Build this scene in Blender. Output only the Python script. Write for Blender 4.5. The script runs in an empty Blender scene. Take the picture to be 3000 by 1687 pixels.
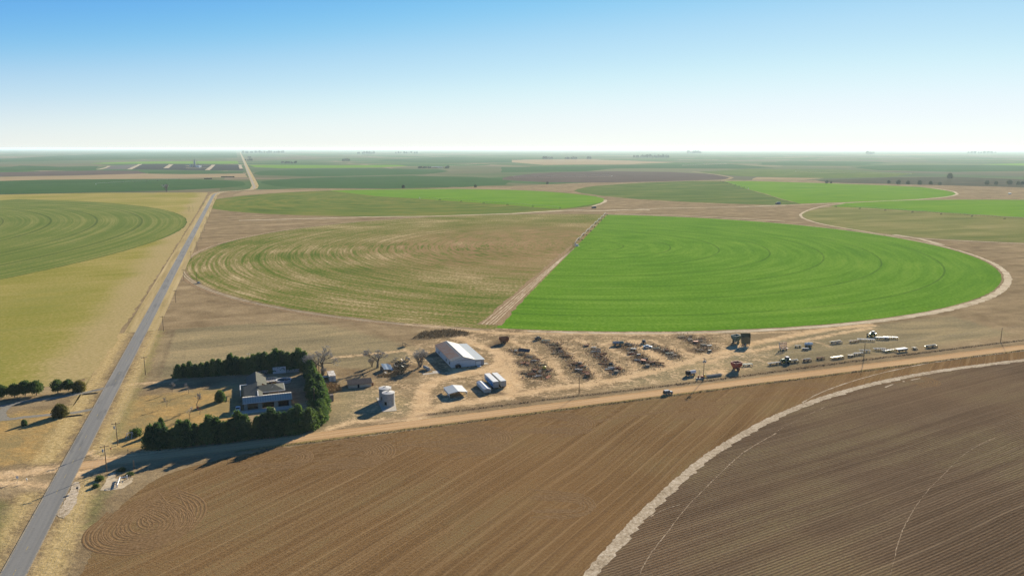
import bpy, bmesh, math, random
import numpy as np
from mathutils import Vector, Matrix, Euler

# ------------------------------------------------------------------ camera, sky, sun, exposure
R = math.radians
SC = bpy.context.scene
COL = SC.collection
FPX, HORIZON, CAM_H = 2190.0, 434.0, 107.0
PITCH = math.atan2(843.5 - HORIZON, FPX)
cd = bpy.data.cameras.new('camera'); cam = bpy.data.objects.new('camera', cd); COL.objects.link(cam)
cam.location = (0, 0, CAM_H); cam.rotation_euler = (math.pi / 2 - PITCH, 0, 0)
cd.sensor_width = 36.0; cd.lens = 36.0 * FPX / 3000.0; cd.clip_start = 1.0; cd.clip_end = 400000.0
SC.camera = cam

SUN_AZ, SUN_EL = R(27.5), R(18.8)          # azimuth clockwise from +Y
W = bpy.data.worlds.new('World'); SC.world = W; W.use_nodes = True
wn = W.node_tree.nodes; wl = W.node_tree.links
sky = wn.new('ShaderNodeTexSky'); sky.sky_type = 'NISHITA'; sky.sun_disc = False
sky.sun_elevation = SUN_EL; sky.sun_rotation = SUN_AZ
sky.altitude = 3000.0; sky.air_density = 0.95; sky.dust_density = 0.05; sky.ozone_density = 3.2
bg = wn['Background']; bg.inputs['Strength'].default_value = 0.05
# the camera's own colour response to a bright sky: highlights roll off, shadows of red deepen
def vmul(k):
    n = wn.new('ShaderNodeVectorMath'); n.operation = 'SCALE'; n.inputs['Scale'].default_value = k; return n
SKY_K = 0.0737
pre = vmul(SKY_K); post = vmul(1 / SKY_K); crv = wn.new('ShaderNodeRGBCurve'); cm = crv.mapping; cm.use_clip = False; cm.extend = 'EXTRAPOLATED'
for ci, pts_ in enumerate((((0, 0), (.22, .115), (.46, .50), (.74, .775), (1.1, .905), (1.5, .98), (2, 1.1)),
                           ((0, 0), (.45, .415), (.68, .655), (.88, .80), (1.05, .89), (1.5, .975), (2, 1.1)),
                           ((0, 0), (.77, .80), (1.0, .865), (1.3, .925), (1.6, .975), (2, 1.1)))):
    c_ = cm.curves[ci]
    while len(c_.points) < len(pts_): c_.points.new(0.5, 0.5)
    for p_, (x_, y_) in zip(c_.points, pts_): p_.location = (x_ / 2, y_ / 2)
cm.update()
wl.new(sky.outputs[0], pre.inputs[0]); wl.new(pre.outputs[0], crv.inputs['Color']); wl.new(crv.outputs[0], post.inputs[0]); wl.new(post.outputs[0], bg.inputs['Color'])
sd = bpy.data.lights.new('sun', 'SUN'); sun = bpy.data.objects.new('sun', sd); COL.objects.link(sun)
sd.energy = 4.15; sd.angle = R(0.53); sd.color = (1.0, 0.90, 0.73)
_d = Vector((math.sin(SUN_AZ) * math.cos(SUN_EL), math.cos(SUN_AZ) * math.cos(SUN_EL), math.sin(SUN_EL)))
sun.rotation_euler = _d.to_track_quat('Z', 'Y').to_euler()
SC.view_settings.view_transform = 'Standard'; SC.view_settings.look = 'None'
SC.view_settings.exposure = 1.56; SC.view_settings.gamma = 1.0
SC.view_settings.use_curve_mapping = False
SC.render.engine = 'CYCLES'
SC.cycles.max_bounces = 6; SC.cycles.volume_bounces = 1; SC.cycles.transparent_max_bounces = 8
SC.cycles.use_denoising = True; SC.cycles.denoising_prefilter = 'NONE'; SC.cycles.use_adaptive_sampling = False; SC.render.filter_size = 1.0
SC.cycles.sample_clamp_indirect = 4.0

# ------------------------------------------------------------------ places: photo pixel -> point of the ground
GA = 0.3456                                   # the survey grid is turned 19.8 degrees
CU, SU = math.cos(GA), math.sin(GA)
def uv(u, v): return (u * CU - v * SU, u * SU + v * CU)
def P(px, py, z=0.0):
    a = (px - 1500) / FPX; b = -(py - 843.5) / FPX
    Y = math.cos(PITCH) + b * math.sin(PITCH); Z = -math.sin(PITCH) + b * math.cos(PITCH)
    k = (z - CAM_H) / Z
    return (a * k, Y * k)
def ZP(x0, y0, s):                            # same, from a pixel of an enlarged crop
    return lambda x, y, z=0.0: P(x0 + x / s, y0 + y / s, z)
rnd = random.Random(7)

# ------------------------------------------------------------------ node helper
class Mat:
    def __init__(s, name, rough=0.9, spec=0.25):
        s.m = bpy.data.materials.new(name); s.m.use_nodes = True
        s.nt = s.m.node_tree; s.b = s.nt.nodes['Principled BSDF']
        s.b.inputs['Roughness'].default_value = rough
        s.b.inputs['Specular IOR Level'].default_value = spec
        s._pos = None
    def n(s, t, **k):
        x = s.nt.nodes.new(t)
        for a, b in k.items(): setattr(x, a, b)
        return x
    def put(s, sock, v):
        if isinstance(v, bpy.types.NodeSocket): s.nt.links.new(v, sock)
        elif isinstance(v, (tuple, list)) and len(v) == 3 and sock.type == 'RGBA': sock.default_value = (*v, 1)
        else: sock.default_value = v
    def pos(s):
        if s._pos is None: s._pos = s.n('ShaderNodeNewGeometry').outputs['Position']
        return s._pos
    def obj(s): return s.n('ShaderNodeTexCoord').outputs['Object']
    def rand(s): return s.n('ShaderNodeObjectInfo').outputs['Random']
    def attr(s, name): return s.n('ShaderNodeAttribute', attribute_name=name).outputs['Fac']
    def mapping(s, v, loc=(0, 0, 0), rot=(0, 0, 0), scale=(1, 1, 1), kind='POINT'):
        x = s.n('ShaderNodeMapping', vector_type=kind); s.put(x.inputs['Vector'], v)
        if kind == 'POINT' or kind == 'TEXTURE': x.inputs['Location'].default_value = loc
        x.inputs['Rotation'].default_value = rot; x.inputs['Scale'].default_value = scale
        return x.outputs[0]
    def grid(s, off=(0, 0), ang=GA, scale=(1, 1, 1)):     # position in survey-grid metres
        v = s.n('ShaderNodeVectorRotate', rotation_type='Z_AXIS'); s.put(v.inputs['Vector'], s.pos()); v.inputs['Angle'].default_value = -ang
        return s.mapping(v.outputs[0], loc=(-off[0] * scale[0], -off[1] * scale[1], 0), scale=scale)
    def noise(s, v, scale, detail=4, rough=0.6, dist=0.0):
        x = s.n('ShaderNodeTexNoise'); s.put(x.inputs['Vector'], v)
        x.inputs['Scale'].default_value = scale; x.inputs['Detail'].default_value = detail
        x.inputs['Roughness'].default_value = rough; x.inputs['Distortion'].default_value = dist
        return x.outputs['Fac']
    def math(s, op, a, b=0.0, c=None, clamp=False):
        x = s.n('ShaderNodeMath', operation=op, use_clamp=clamp)
        s.put(x.inputs[0], a); s.put(x.inputs[1], b)
        if c is not None: s.put(x.inputs[2], c)
        return x.outputs[0]
    def step(s, x, a, b, lo=0.0, hi=1.0):
        r = s.n('ShaderNodeMapRange', interpolation_type='SMOOTHSTEP'); s.put(r.inputs['Value'], x)
        r.inputs['From Min'].default_value = a; r.inputs['From Max'].default_value = b
        r.inputs['To Min'].default_value = lo; r.inputs['To Max'].default_value = hi
        return r.outputs[0]
    def sep(s, v):
        x = s.n('ShaderNodeSeparateXYZ'); s.put(x.inputs[0], v); return x.outputs
    def comb(s, a, b, c=0.0):
        x = s.n('ShaderNodeCombineXYZ'); s.put(x.inputs[0], a); s.put(x.inputs[1], b); s.put(x.inputs[2], c); return x.outputs[0]
    def mix(s, f, a, b, mode='MIX'):
        x = s.n('ShaderNodeMix', data_type='RGBA', blend_type=mode); s.put(x.inputs[0], f)
        s.put(x.inputs[6], a); s.put(x.inputs[7], b); return x.outputs[2]
    def ramp(s, f, stops):
        x = s.n('ShaderNodeValToRGB'); s.put(x.inputs[0], f); e = x.color_ramp.elements
        while len(e) < len(stops): e.new(0.5)
        for i, (p, c) in enumerate(stops): e[i].position = p; e[i].color = (*c, 1)
        return x.outputs[0]
    def bump(s, h, strength=0.5, dist=0.1):
        x = s.n('ShaderNodeBump'); s.put(x.inputs['Height'], h)
        x.inputs['Strength'].default_value = strength; x.inputs['Distance'].default_value = dist
        s.nt.links.new(x.outputs[0], s.b.inputs['Normal'])
    def col(s, c): s.put(s.b.inputs['Base Color'], c); return s.m
    def polar(s, cx, cy):                                   # r, angle*radius-ish
        v = s.n('ShaderNodeVectorMath', operation='SUBTRACT'); s.put(v.inputs[0], s.pos()); v.inputs[1].default_value = (cx, cy, 0)
        x, y, _ = s.sep(v.outputs[0])
        r = s.math('SQRT', s.math('ADD', s.math('MULTIPLY', x, x), s.math('MULTIPLY', y, y)))
        return r, s.math('ARCTAN2', y, x)

# ------------------------------------------------------------------ object helper
def tag(o, label=None, cat=None, group=None, kind=None):
    if label: o['label'] = label
    if cat: o['category'] = cat
    if group: o['group'] = group
    if kind: o['kind'] = kind
    return o
def link(name, me, mats, parent=None):
    o = bpy.data.objects.new(name, me); COL.objects.link(o)
    for m in (mats if isinstance(mats, (list, tuple)) else [mats]):
        if m.name not in me.materials: me.materials.append(m)
    if parent: o.parent = parent
    return o
def mesh_np(name, verts, faces, smooth=False):
    me = bpy.data.meshes.new(name); me.from_pydata([tuple(map(float, v)) for v in verts], [], faces)
    if smooth: me.polygons.foreach_set('use_smooth', [True] * len(me.polygons))
    me.update(); return me
def empty(name, loc, rz=0.0, label=None, cat=None, group=None):
    o = bpy.data.objects.new(name, None); COL.objects.link(o); o.location = loc; o.rotation_euler = (0, 0, rz)
    o.empty_display_size = 0.5
    return tag(o, label, cat, group)
def copy_tree(o, parent=None):
    c = o.copy(); COL.objects.link(c); c.parent = parent
    for ch in list(o.children): copy_tree(ch, c)
    return c

# ------------------------------------------------------------------ ground sheets
def jitter_line(pts, step, amp, closed, seed=0):
    r = np.random.RandomState(seed); out = []
    n = len(pts)
    for i in range(n if closed else n - 1):
        a = np.array(pts[i], float); b = np.array(pts[(i + 1) % n], float)
        L = np.hypot(*(b - a)); k = max(1, int(L / step)); nrm = np.array([-(b - a)[1], (b - a)[0]]) / max(L, 1e-6)
        for j in range(k): out.append(a + (b - a) * j / k + nrm * (r.uniform(-amp, amp) if amp else 0))
    if not closed: out.append(np.array(pts[-1], float))
    return out
def sheet(name, pts, z, m, step=6.0, amp=0.0, seed=0):
    p = jitter_line(pts, step, amp, True, seed)
    me = mesh_np(name, [(x, y, z) for x, y in p], [list(range(len(p)))])
    o = link(name, me, m); return tag(o, kind='structure')
def smooth_poly(pts, n=8):
    pts = [np.array(p, float) for p in pts]; out = []
    for i in range(len(pts) - 1):
        p0 = pts[max(i - 1, 0)]; p1 = pts[i]; p2 = pts[i + 1]; p3 = pts[min(i + 2, len(pts) - 1)]
        for j in range(n):
            t = j / n
            out.append(0.5 * ((2 * p1) + (p2 - p0) * t + (2 * p0 - 5 * p1 + 4 * p2 - p3) * t * t + (3 * p1 - p0 - 3 * p2 + p3) * t ** 3))
    out.append(pts[-1]); return out
def ribbon_geo(pts, w, z, wj=0.0, seed=0, V=None, F=None):
    r = np.random.RandomState(seed)
    V = [] if V is None else V; F = [] if F is None else F
    pts = [np.array(p, float) for p in pts]; n = len(pts); b = len(V)
    for i, p in enumerate(pts):
        t = pts[min(i + 1, n - 1)] - pts[max(i - 1, 0)]; t /= max(np.hypot(*t), 1e-6); nn = np.array([-t[1], t[0]])
        ww = w[i] if isinstance(w, (list, tuple, np.ndarray)) else w
        a = p + nn * (ww / 2 + r.uniform(-wj, wj)); c = p - nn * (ww / 2 + r.uniform(-wj, wj))
        V += [(a[0], a[1], z), (c[0], c[1], z)]
    for i in range(n - 1): F.append((b + 2 * i + 1, b + 2 * i + 3, b + 2 * i + 2, b + 2 * i))
    return V, F
def ribbon(name, pts, w, z, m, wj=0.0, seed=0, smooth=0):
    if smooth: pts = smooth_poly(pts, smooth)
    V, F = ribbon_geo(pts, w, z, wj, seed)
    return tag(link(name, mesh_np(name, V, F), m), kind='structure')
def sector(name, c, rad, a0, a1, z, m, n=160, amp=0.0, seed=0):
    r = np.random.RandomState(seed); full = abs(a1 - a0) >= 2 * math.pi - 1e-6
    pts = [] if full else [c]
    for i in range(n if full else n + 1):
        a = a0 + (a1 - a0) * i / n; rr = rad + r.uniform(-amp, amp); pts.append((c[0] + rr * math.cos(a), c[1] + rr * math.sin(a)))
    return sheet(name, pts, z, m, step=1e9)
# ------------------------------------------------------------------ soil, crops and far farmland
C_MAIN, R_MAIN = (73.1, 830.6), 399.0
GREEN = (0.060, 0.160, 0.012); STRAW = (0.34, 0.245, 0.125); SAND = (0.47, 0.33, 0.20)

def m_far():
    M = Mat('farmland_patchwork', 1.0, 0.0)
    g = M.grid(off=(350.1 - 402.5, 756.7 - 402.5), scale=(1 / 805, 1 / 805, 1))
    x, y, _ = M.sep(g)
    fx = M.math('FLOOR', x); fy = M.math('FLOOR', y)
    wn_ = M.n('ShaderNodeTexWhiteNoise', noise_dimensions='2D'); M.put(wn_.inputs['Vector'], M.comb(fx, fy))
    rx = M.math('SUBTRACT', M.math('SUBTRACT', x, fx), 0.5); ry = M.math('SUBTRACT', M.math('SUBTRACT', y, fy), 0.5)
    r = M.math('SQRT', M.math('ADD', M.math('MULTIPLY', rx, rx), M.math('MULTIPLY', ry, ry)))
    crop = M.ramp(wn_.outputs['Value'], [(0.0, (0.045, 0.10, 0.03)), (0.28, (0.05, 0.12, 0.03)), (0.40, (0.14, 0.115, 0.07)), (0.48, (0.07, 0.115, 0.04)), (0.60, (0.055, 0.11, 0.035)), (0.70, (0.23, 0.18, 0.105)), (0.86, (0.07, 0.105, 0.05)), (1.0, (0.13, 0.10, 0.075))])
    corner = M.ramp(wn_.outputs['Color'], [(0.0, (0.19, 0.14, 0.085)), (0.4, (0.10, 0.115, 0.05)), (0.7, (0.21, 0.155, 0.10)), (1.0, (0.11, 0.095, 0.06))])
    for e in ():
        pass
    c = M.mix(M.step(r, 0.485, 0.492), crop, corner)
    big = M.noise(g, 0.35, 3, 0.5)
    c = M.mix(M.step(big, 0.46, 0.60, 0, 0.55), c, (0.050, 0.110, 0.038))
    fine = M.noise(M.grid(scale=(0.004, 0.02, 1)), 1.0, 5, 0.65)
    c = M.mix(M.step(fine, 0.4, 0.7, 0, 0.22), c, (0.18, 0.145, 0.085))
    return M.col(c)

def m_field(name, stops, ang=GA, stretch=(0.02, 0.12), k=1.0, grain=0.5, rows=0.0, rowp=4.0, fine=0.55):
    M = Mat(name, 1.0, 0.0)
    n1 = M.noise(M.grid(ang=ang, scale=(stretch[0] * k, stretch[1] * k, 1)), 1.0, 6, 0.62, 0.3)
    n2 = M.noise(M.pos(), 0.5, 5, 0.75)
    n3 = M.noise(M.pos(), 0.012, 4, 0.55)
    f = M.math('ADD', M.math('MULTIPLY', n1, 0.62), M.math('MULTIPLY', n3, 0.38))
    f = M.math('ADD', f, M.math('MULTIPLY', M.math('SUBTRACT', n2, 0.5), grain))
    c = M.ramp(f, stops)
    if rows:
        x, y, _ = M.sep(M.grid(ang=ang))
        w = M.math('ADD', M.math('MULTIPLY', M.math('SINE', M.math('ADD', M.math('MULTIPLY', y, 6.2832 / rowp), M.math('MULTIPLY', n1, 5.0))), 0.5), 0.5)
        c = M.mix(M.math('MULTIPLY', w, rows), c, tuple(v * 0.6 for v in stops[0][1]))
    M.bump(M.noise(M.pos(), 1.2, 4, 0.7), 0.4, 0.25)
    return M.col(c)

def m_pivot(name, c, stops, ring=0.0, spacing=50.0, first=0.0, streak=0.10, radial=None, wob=0.35, ringcol=(0.018, 0.045, 0.012), ringw=1.1, grain=0.45, lon=9.0, nw=0.68, conc=0.0):
    """a crop drilled in circles round a centre pivot"""
    M = Mat(name, 1.0, 0.0)
    r, a = M.polar(*c)
    pv = M.comb(M.math('MULTIPLY', r, streak), M.math('MULTIPLY', a, lon), 0.0)
    n1 = M.noise(pv, 1.0, 6, 0.6, wob)
    n2 = M.noise(M.pos(), 0.45, 5, 0.75)
    n3 = M.noise(M.pos(), 0.011, 4, 0.5)
    f = M.math('ADD', M.math('MULTIPLY', n1, nw), M.math('MULTIPLY', n3, 1.0 - nw))
    f = M.math('ADD', f, M.math('MULTIPLY', M.math('SUBTRACT', n2, 0.5), grain))
    if conc:
        rn1 = M.noise(M.comb(M.math('MULTIPLY', r, 0.27), M.math('MULTIPLY', a, 0.15), 0.0), 1.0, 4, 0.7)
        f = M.math('ADD', f, M.math('MULTIPLY', M.math('SUBTRACT', rn1, 0.5), conc))
    col = M.ramp(f, stops)
    if radial:
        rn = M.math('ADD', r, M.math('MULTIPLY', M.math('SUBTRACT', n3, 0.5), 160.0))
        col = M.mix(M.math('MULTIPLY', M.step(rn, radial[0], radial[1], 0.85, 0), M.step(n1, 0.40, 0.56)), col, radial[2])
    if ring:
        q = M.math('SUBTRACT', M.math('MODULO', M.math('ADD', M.math('SUBTRACT', r, first), spacing * 20.5), spacing), spacing / 2)
        d = M.math('ABSOLUTE', q)
        nn = M.noise(M.pos(), 0.05, 3, 0.6)
        k = M.math('MULTIPLY', M.step(d, ringw * 0.5, ringw * 1.5, 1, 0), M.step(nn, 0.25, 0.6, ring * 0.45, ring))
        col = M.mix(k, col, ringcol)
    M.bump(M.noise(M.pos(), 1.0, 4, 0.7), 0.35, 0.25)
    return M.col(col)

def m_near():
    M = Mat('farm_ground', 1.0, 0.0)
    g = M.grid()
    n1 = M.noise(g, 0.06, 6, 0.65); n2 = M.noise(M.pos(), 0.7, 5, 0.78); n3 = M.noise(M.grid(scale=(0.012, 0.05, 1)), 1.0, 5, 0.6, 0.6)
    n4 = M.noise(M.pos(), 0.16, 5, 0.7)
    f = M.math('ADD', M.math('MULTIPLY', n1, 0.35), M.math('MULTIPLY', n3, 0.35))
    f = M.math('ADD', f, M.math('MULTIPLY', n2, 0.3))
    base = M.ramp(f, [(0.36, (0.125, 0.086, 0.046)), (0.46, (0.20, 0.142, 0.076)), (0.55, (0.275, 0.20, 0.108)), (0.66, (0.39, 0.29, 0.16))])
    wob = M.math('ADD', M.math('MULTIPLY', M.math('SUBTRACT', n4, 0.5), 9.0), M.math('MULTIPLY', M.math('SUBTRACT', n2, 0.5), 7.0))
    def mask(name, lo=-1.2, hi=1.4, k=1.0):
        return M.step(M.math('ADD', M.math('SUBTRACT', M.attr(name), 40.0), M.math('MULTIPLY', wob, k)), lo, hi)
    gold = M.ramp(n2, [(0.3, (0.27, 0.165, 0.058)), (0.5, (0.37, 0.235, 0.085)), (0.7, (0.47, 0.32, 0.13))])
    straw = M.ramp(n2, [(0.3, (0.25, 0.185, 0.075)), (0.5, (0.40, 0.29, 0.125)), (0.7, (0.54, 0.40, 0.20))])
    sand = M.ramp(M.math('ADD', M.math('MULTIPLY', n2, 0.5), M.math('MULTIPLY', n4, 0.5)), [(0.32, (0.38, 0.25, 0.128)), (0.5, (0.52, 0.355, 0.188)), (0.66, (0.62, 0.45, 0.26))])
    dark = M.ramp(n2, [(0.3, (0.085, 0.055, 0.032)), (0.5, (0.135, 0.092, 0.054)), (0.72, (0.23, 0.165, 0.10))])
    grey = M.ramp(M.math('ADD', M.math('MULTIPLY', n2, 0.45), M.math('MULTIPLY', n3, 0.55)), [(0.36, (0.125, 0.10, 0.058)), (0.47, (0.205, 0.165, 0.090)), (0.56, (0.285, 0.22, 0.115)), (0.68, (0.40, 0.30, 0.15))])
    weed = M.ramp(n2, [(0.3, (0.08, 0.095, 0.03)), (0.5, (0.14, 0.135, 0.05)), (0.72, (0.26, 0.21, 0.09))])
    c = M.mix(mask('greyed', -4, 6), base, grey)
    mot = M.step(M.math('ADD', M.math('MULTIPLY', n2, 0.5), M.math('MULTIPLY', n4, 0.5)), 0.48, 0.60, 0, 0.85)
    c = M.mix(M.math('MULTIPLY', mask('yard', -6, 8), mot), c, sand)
    gold = M.mix(M.step(M.math('ADD', M.math('MULTIPLY', n1, 0.5), M.math('MULTIPLY', n4, 0.5)), 0.42, 0.6, 0.75, 0), gold, (0.215, 0.17, 0.078))
    c = M.mix(mask('lawn', -4, 5, 1.4), c, gold)
    c = M.mix(mask('straw', -3, 3), c, straw)
    c = M.mix(M.math('MULTIPLY', mask('weedy', -3, 3), 0.75), c, weed)
    c = M.mix(M.math('MULTIPLY', mask('sand', -2.2, 2.2), M.step(n2, 0.25, 0.5, 0.72, 0.98)), c, sand)
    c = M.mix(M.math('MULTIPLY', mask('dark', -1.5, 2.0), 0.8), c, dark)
    M.bump(M.math('ADD', n2, M.math('MULTIPLY', n4, 2.0)), 0.5, 0.35)
    return M.col(c)

BROWNS = [(0.25, (0.085, 0.060, 0.038)), (0.5, (0.145, 0.105, 0.066)), (0.75, (0.23, 0.165, 0.10))]
MF = {}
MF['far'] = m_far()
MF['waste'] = m_field('bare_brown_ground', BROWNS, stretch=(0.008, 0.05))
def m_gold():
    M = Mat('yellow_stubble', 1.0, 0.0)
    u, v, _ = M.sep(M.grid())
    n1 = M.noise(M.grid(ang=0.52, scale=(0.006, 0.12, 1)), 1.0, 6, 0.66, 0.2); n2 = M.noise(M.pos(), 0.5, 5, 0.75); n3 = M.noise(M.pos(), 0.009, 4, 0.55)
    f = M.math('ADD', M.math('MULTIPLY', n1, 0.5), M.math('ADD', M.math('MULTIPLY', n3, 0.5), M.math('MULTIPLY', M.math('SUBTRACT', n2, 0.5), 1.0)))
    c = M.ramp(f, [(0.30, (0.165, 0.17, 0.026)), (0.42, (0.225, 0.205, 0.042)), (0.55, (0.285, 0.235, 0.066)), (0.72, (0.40, 0.305, 0.12))])
    tan = M.ramp(n2, [(0.3, (0.25, 0.185, 0.085)), (0.5, (0.36, 0.27, 0.125)), (0.7, (0.46, 0.35, 0.18))])
    edge = M.math('ADD', u, M.math('MULTIPLY', M.math('SUBTRACT', n3, 0.5), 45.0))
    c = M.mix(M.step(edge, -108, -82, 0, 0.75), c, tan)
    green = M.math('MULTIPLY', M.step(M.math('ABSOLUTE', M.math('ADD', edge, 140.0)), 4, 45, 1, 0), M.step(n1, 0.38, 0.65, 0, 0.6))
    c = M.mix(M.math('MULTIPLY', green, M.step(v, 760, 600)), c, (0.15, 0.17, 0.028))
    return M.col(c)
MF['gold'] = m_gold()
_unused = (lambda *a, **k: None)('yellow_stubble', [(0.3, (0.17, 0.165, 0.026)), (0.45, (0.235, 0.195, 0.042)), (0.58, (0.30, 0.225, 0.066)), (0.75, (0.40, 0.29, 0.115))], ang=0.6, stretch=(0.006, 0.05))
MF['green'] = m_pivot('bright_wheat', C_MAIN, [(0.28, (0.060, 0.145, 0.009)), (0.5, (0.098, 0.205, 0.014)), (0.72, (0.165, 0.262, 0.032))], ring=0.45, spacing=51.0, first=0.0, streak=0.10, lon=3.0, grain=1.1, ringw=0.8)
MF['dry'] = m_pivot('grazed_stubble_circle', C_MAIN, [(0.34, (0.065, 0.105, 0.014)), (0.46, (0.135, 0.150, 0.030)), (0.52, (0.205, 0.168, 0.060)), (0.59, (0.26, 0.195, 0.085)), (0.68, (0.46, 0.36, 0.19))], streak=0.36, radial=(120, 310, (0.26, 0.155, 0.078)), lon=5.0, grain=0.95, wob=0.15, nw=0.52, conc=0.5)
C_LEFT = (-1278.7, 761.8)
MF['olive'] = m_pivot('olive_wheat_circle', C_LEFT, [(0.3, (0.085, 0.125, 0.024)), (0.5, (0.13, 0.16, 0.036)), (0.68, (0.23, 0.22, 0.068))], ring=0.7, spacing=60, first=868, streak=0.12, lon=1.2, ringcol=(0.045, 0.07, 0.02), ringw=1.2, grain=0.9, wob=0.1, conc=0.4)
C_UP = (-214.5, 1602.3)
MF['upper'] = m_pivot('thin_green_circle', C_UP, [(0.3, (0.060, 0.095, 0.018)), (0.47, (0.11, 0.145, 0.028)), (0.6, (0.17, 0.165, 0.036)), (0.75, (0.24, 0.18, 0.08))], streak=0.04, lon=3.0)
MF['lime'] = m_field('bright_far_wheat', [(0.25, (0.080, 0.17, 0.010)), (0.5, (0.115, 0.225, 0.014)), (0.8, (0.18, 0.26, 0.024))], stretch=(0.006, 0.03), grain=0.2)
MF['mid'] = m_field('thin_far_wheat', [(0.3, (0.055, 0.090, 0.022)), (0.5, (0.090, 0.13, 0.030)), (0.72, (0.20, 0.185, 0.06))], stretch=(0.004, 0.03), grain=0.3)
MF['pale'] = m_field('pale_thin_wheat', [(0.3, (0.075, 0.105, 0.028)), (0.46, (0.15, 0.155, 0.045)), (0.58, (0.22, 0.195, 0.07)), (0.75, (0.32, 0.25, 0.12))], stretch=(0.004, 0.03), grain=0.4)
MF['deep'] = m_field('dark_far_wheat', [(0.3, (0.030, 0.065, 0.022)), (0.5, (0.040, 0.090, 0.026)), (0.75, (0.06, 0.105, 0.036))], stretch=(0.003, 0.02), grain=0.2)
MF['plum'] = m_field('bare_dark_soil', [(0.3, (0.075, 0.052, 0.045)), (0.5, (0.10, 0.072, 0.06)), (0.75, (0.13, 0.095, 0.075))], stretch=(0.003, 0.02), grain=0.2)
MF['tan'] = m_field('pale_stubble', [(0.3, (0.22, 0.16, 0.085)), (0.5, (0.29, 0.21, 0.115)), (0.75, (0.36, 0.27, 0.155))], stretch=(0.004, 0.03), grain=0.3)
MF['scrub'] = m_field('scrub_pasture', [(0.3, (0.042, 0.045, 0.030)), (0.5, (0.07, 0.064, 0.042)), (0.75, (0.12, 0.098, 0.06))], stretch=(0.008, 0.03), grain=0.5)
MF['sand'] = m_field('pale_sandy_track', [(0.25, (0.34, 0.235, 0.14)), (0.5, (0.45, 0.325, 0.20)), (0.78, (0.54, 0.41, 0.27))], stretch=(0.05, 0.3), grain=0.5)

# the ground: one disc out past the horizon
def disc(rads, seg, z):
    V = [(0, 0, z)]; F = []
    for r in rads: V += [(r * math.cos(2 * math.pi * i / seg), r * math.sin(2 * math.pi * i / seg), z) for i in range(seg)]
    for i in range(seg): F.append((0, 1 + i, 1 + (i + 1) % seg))
    for k in range(len(rads) - 1):
        a = 1 + k * seg; b = a + seg
        for i in range(seg): F.append((a + i, b + i, b + (i + 1) % seg, a + (i + 1) % seg))
    return V, F
V, F = disc([800, 3000, 10000, 30000, 90000], 96, 0.0)
tag(link('ground', mesh_np('ground', V, F), MF['far']), kind='structure')

# local brown land round the pivots
sheet('pasture', [P(0, 1687), P(0, 620), P(0, 572), P(380, 570), P(640, 560), P(1100, 546), P(1500, 545), P(1900, 528), P(2400, 528), P(3000, 550), (900, 900), (700, 300), (-10, 60), (-280, 60), (-420, 173)], 0.03, m_near(), 40, 3)
Z1 = ZP(0, 400, 3.22); Z2 = ZP(700, 420, 3.22); Z3 = ZP(1500, 420, 3.22); Z4 = ZP(2200, 420, 3.22)
# left: yellow stubble round an olive circle
xr = lambda v, o=0: uv(-72 + o, v)
sheet('stubble_field', [xr(335), xr(600), xr(900), xr(1330), Z1(1960, 530), Z1(1500, 530), Z1(900, 532), Z1(0, 550), (-2600, 1300), (-2300, 600), (-700, 200), P(0, 1140), P(180, 1130), P(255, 1105)], 0.06, MF['gold'], 8, 1.2)
sector('wheat_circle', C_LEFT, 868.5, R(-75), R(75), 0.10, MF['olive'], 240, 0.8)
# main pivot: wheat half and grazed half
A0 = math.atan2(437.6 - 830.6, -10.3 - 73.1)
sector('wheat_circle', C_MAIN, R_MAIN, A0, A0 + math.pi, 0.10, MF['green'], 220, 0.4)
sector('stubble_circle', C_MAIN, 402.0, A0 + math.pi, A0 + 2 * math.pi, 0.08, MF['dry'], 220, 0.8)
# upper pivot and its bright half
sector('wheat_circle', C_UP, 412, 0, 2 * math.pi, 0.10, MF['upper'], 220, 1.5)
a1 = (Z2(850, 448), Z2(1300, 500), Z2(1700, 523), Z3(20, 585), Z3(230, 605), Z3(450, 617))
arc = [Z3(600, 600), Z3(800, 568), Z3(860, 550), Z3(874, 535), Z3(860, 520), Z3(800, 505), Z3(600, 482), Z3(300, 455), Z3(0, 442), Z2(2000, 433), Z2(1500, 435), Z2(1100, 442)]
sheet('wheat_field', list(a1) + arc, 0.14, MF['lime'], 30, 1)
# right pivots
sheet('wheat_circle', [Z3(585, 450), Z3(620, 432), Z3(700, 415), Z3(800, 402), Z3(1200, 374), Z3(1700, 356), Z3(2000, 358), Z3(2190, 425), Z3(2400, 485), Z3(2576, 540), Z4(480, 572), Z4(200, 585), Z3(2450, 583), Z3(2100, 572), Z3(1700, 556), Z3(1200, 528), Z3(850, 497), Z3(650, 470)], 0.10, MF['mid'], 30, 1.5)
sheet('wheat_field', [Z3(2000, 358), Z4(0, 358), Z4(700, 378), Z4(1300, 400), Z4(1600, 414), Z4(1800, 440), Z4(1900, 460), Z4(1930, 472), Z4(1925, 485), Z4(1850, 503), Z4(1600, 525), Z4(1300, 540), Z4(900, 556), Z4(470, 570), Z3(2576, 535), Z3(2400, 480), Z3(2190, 425)], 0.14, MF['lime'], 30, 1)
sheet('wheat_circle', [Z4(475, 680), Z4(490, 660), Z4(560, 632), Z4(700, 606), Z4(820, 603), Z4(1450, 640), Z4(2170, 680), Z4(2600, 705), (1180, 1080), (1050, 830), Z4(2576, 940), Z4(2000, 915), Z4(1600, 890), Z4(1200, 845), Z4(900, 803), Z4(750, 775), Z4(600, 740), Z4(520, 712)], 0.10, MF['pale'], 20, 1.5)
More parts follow.
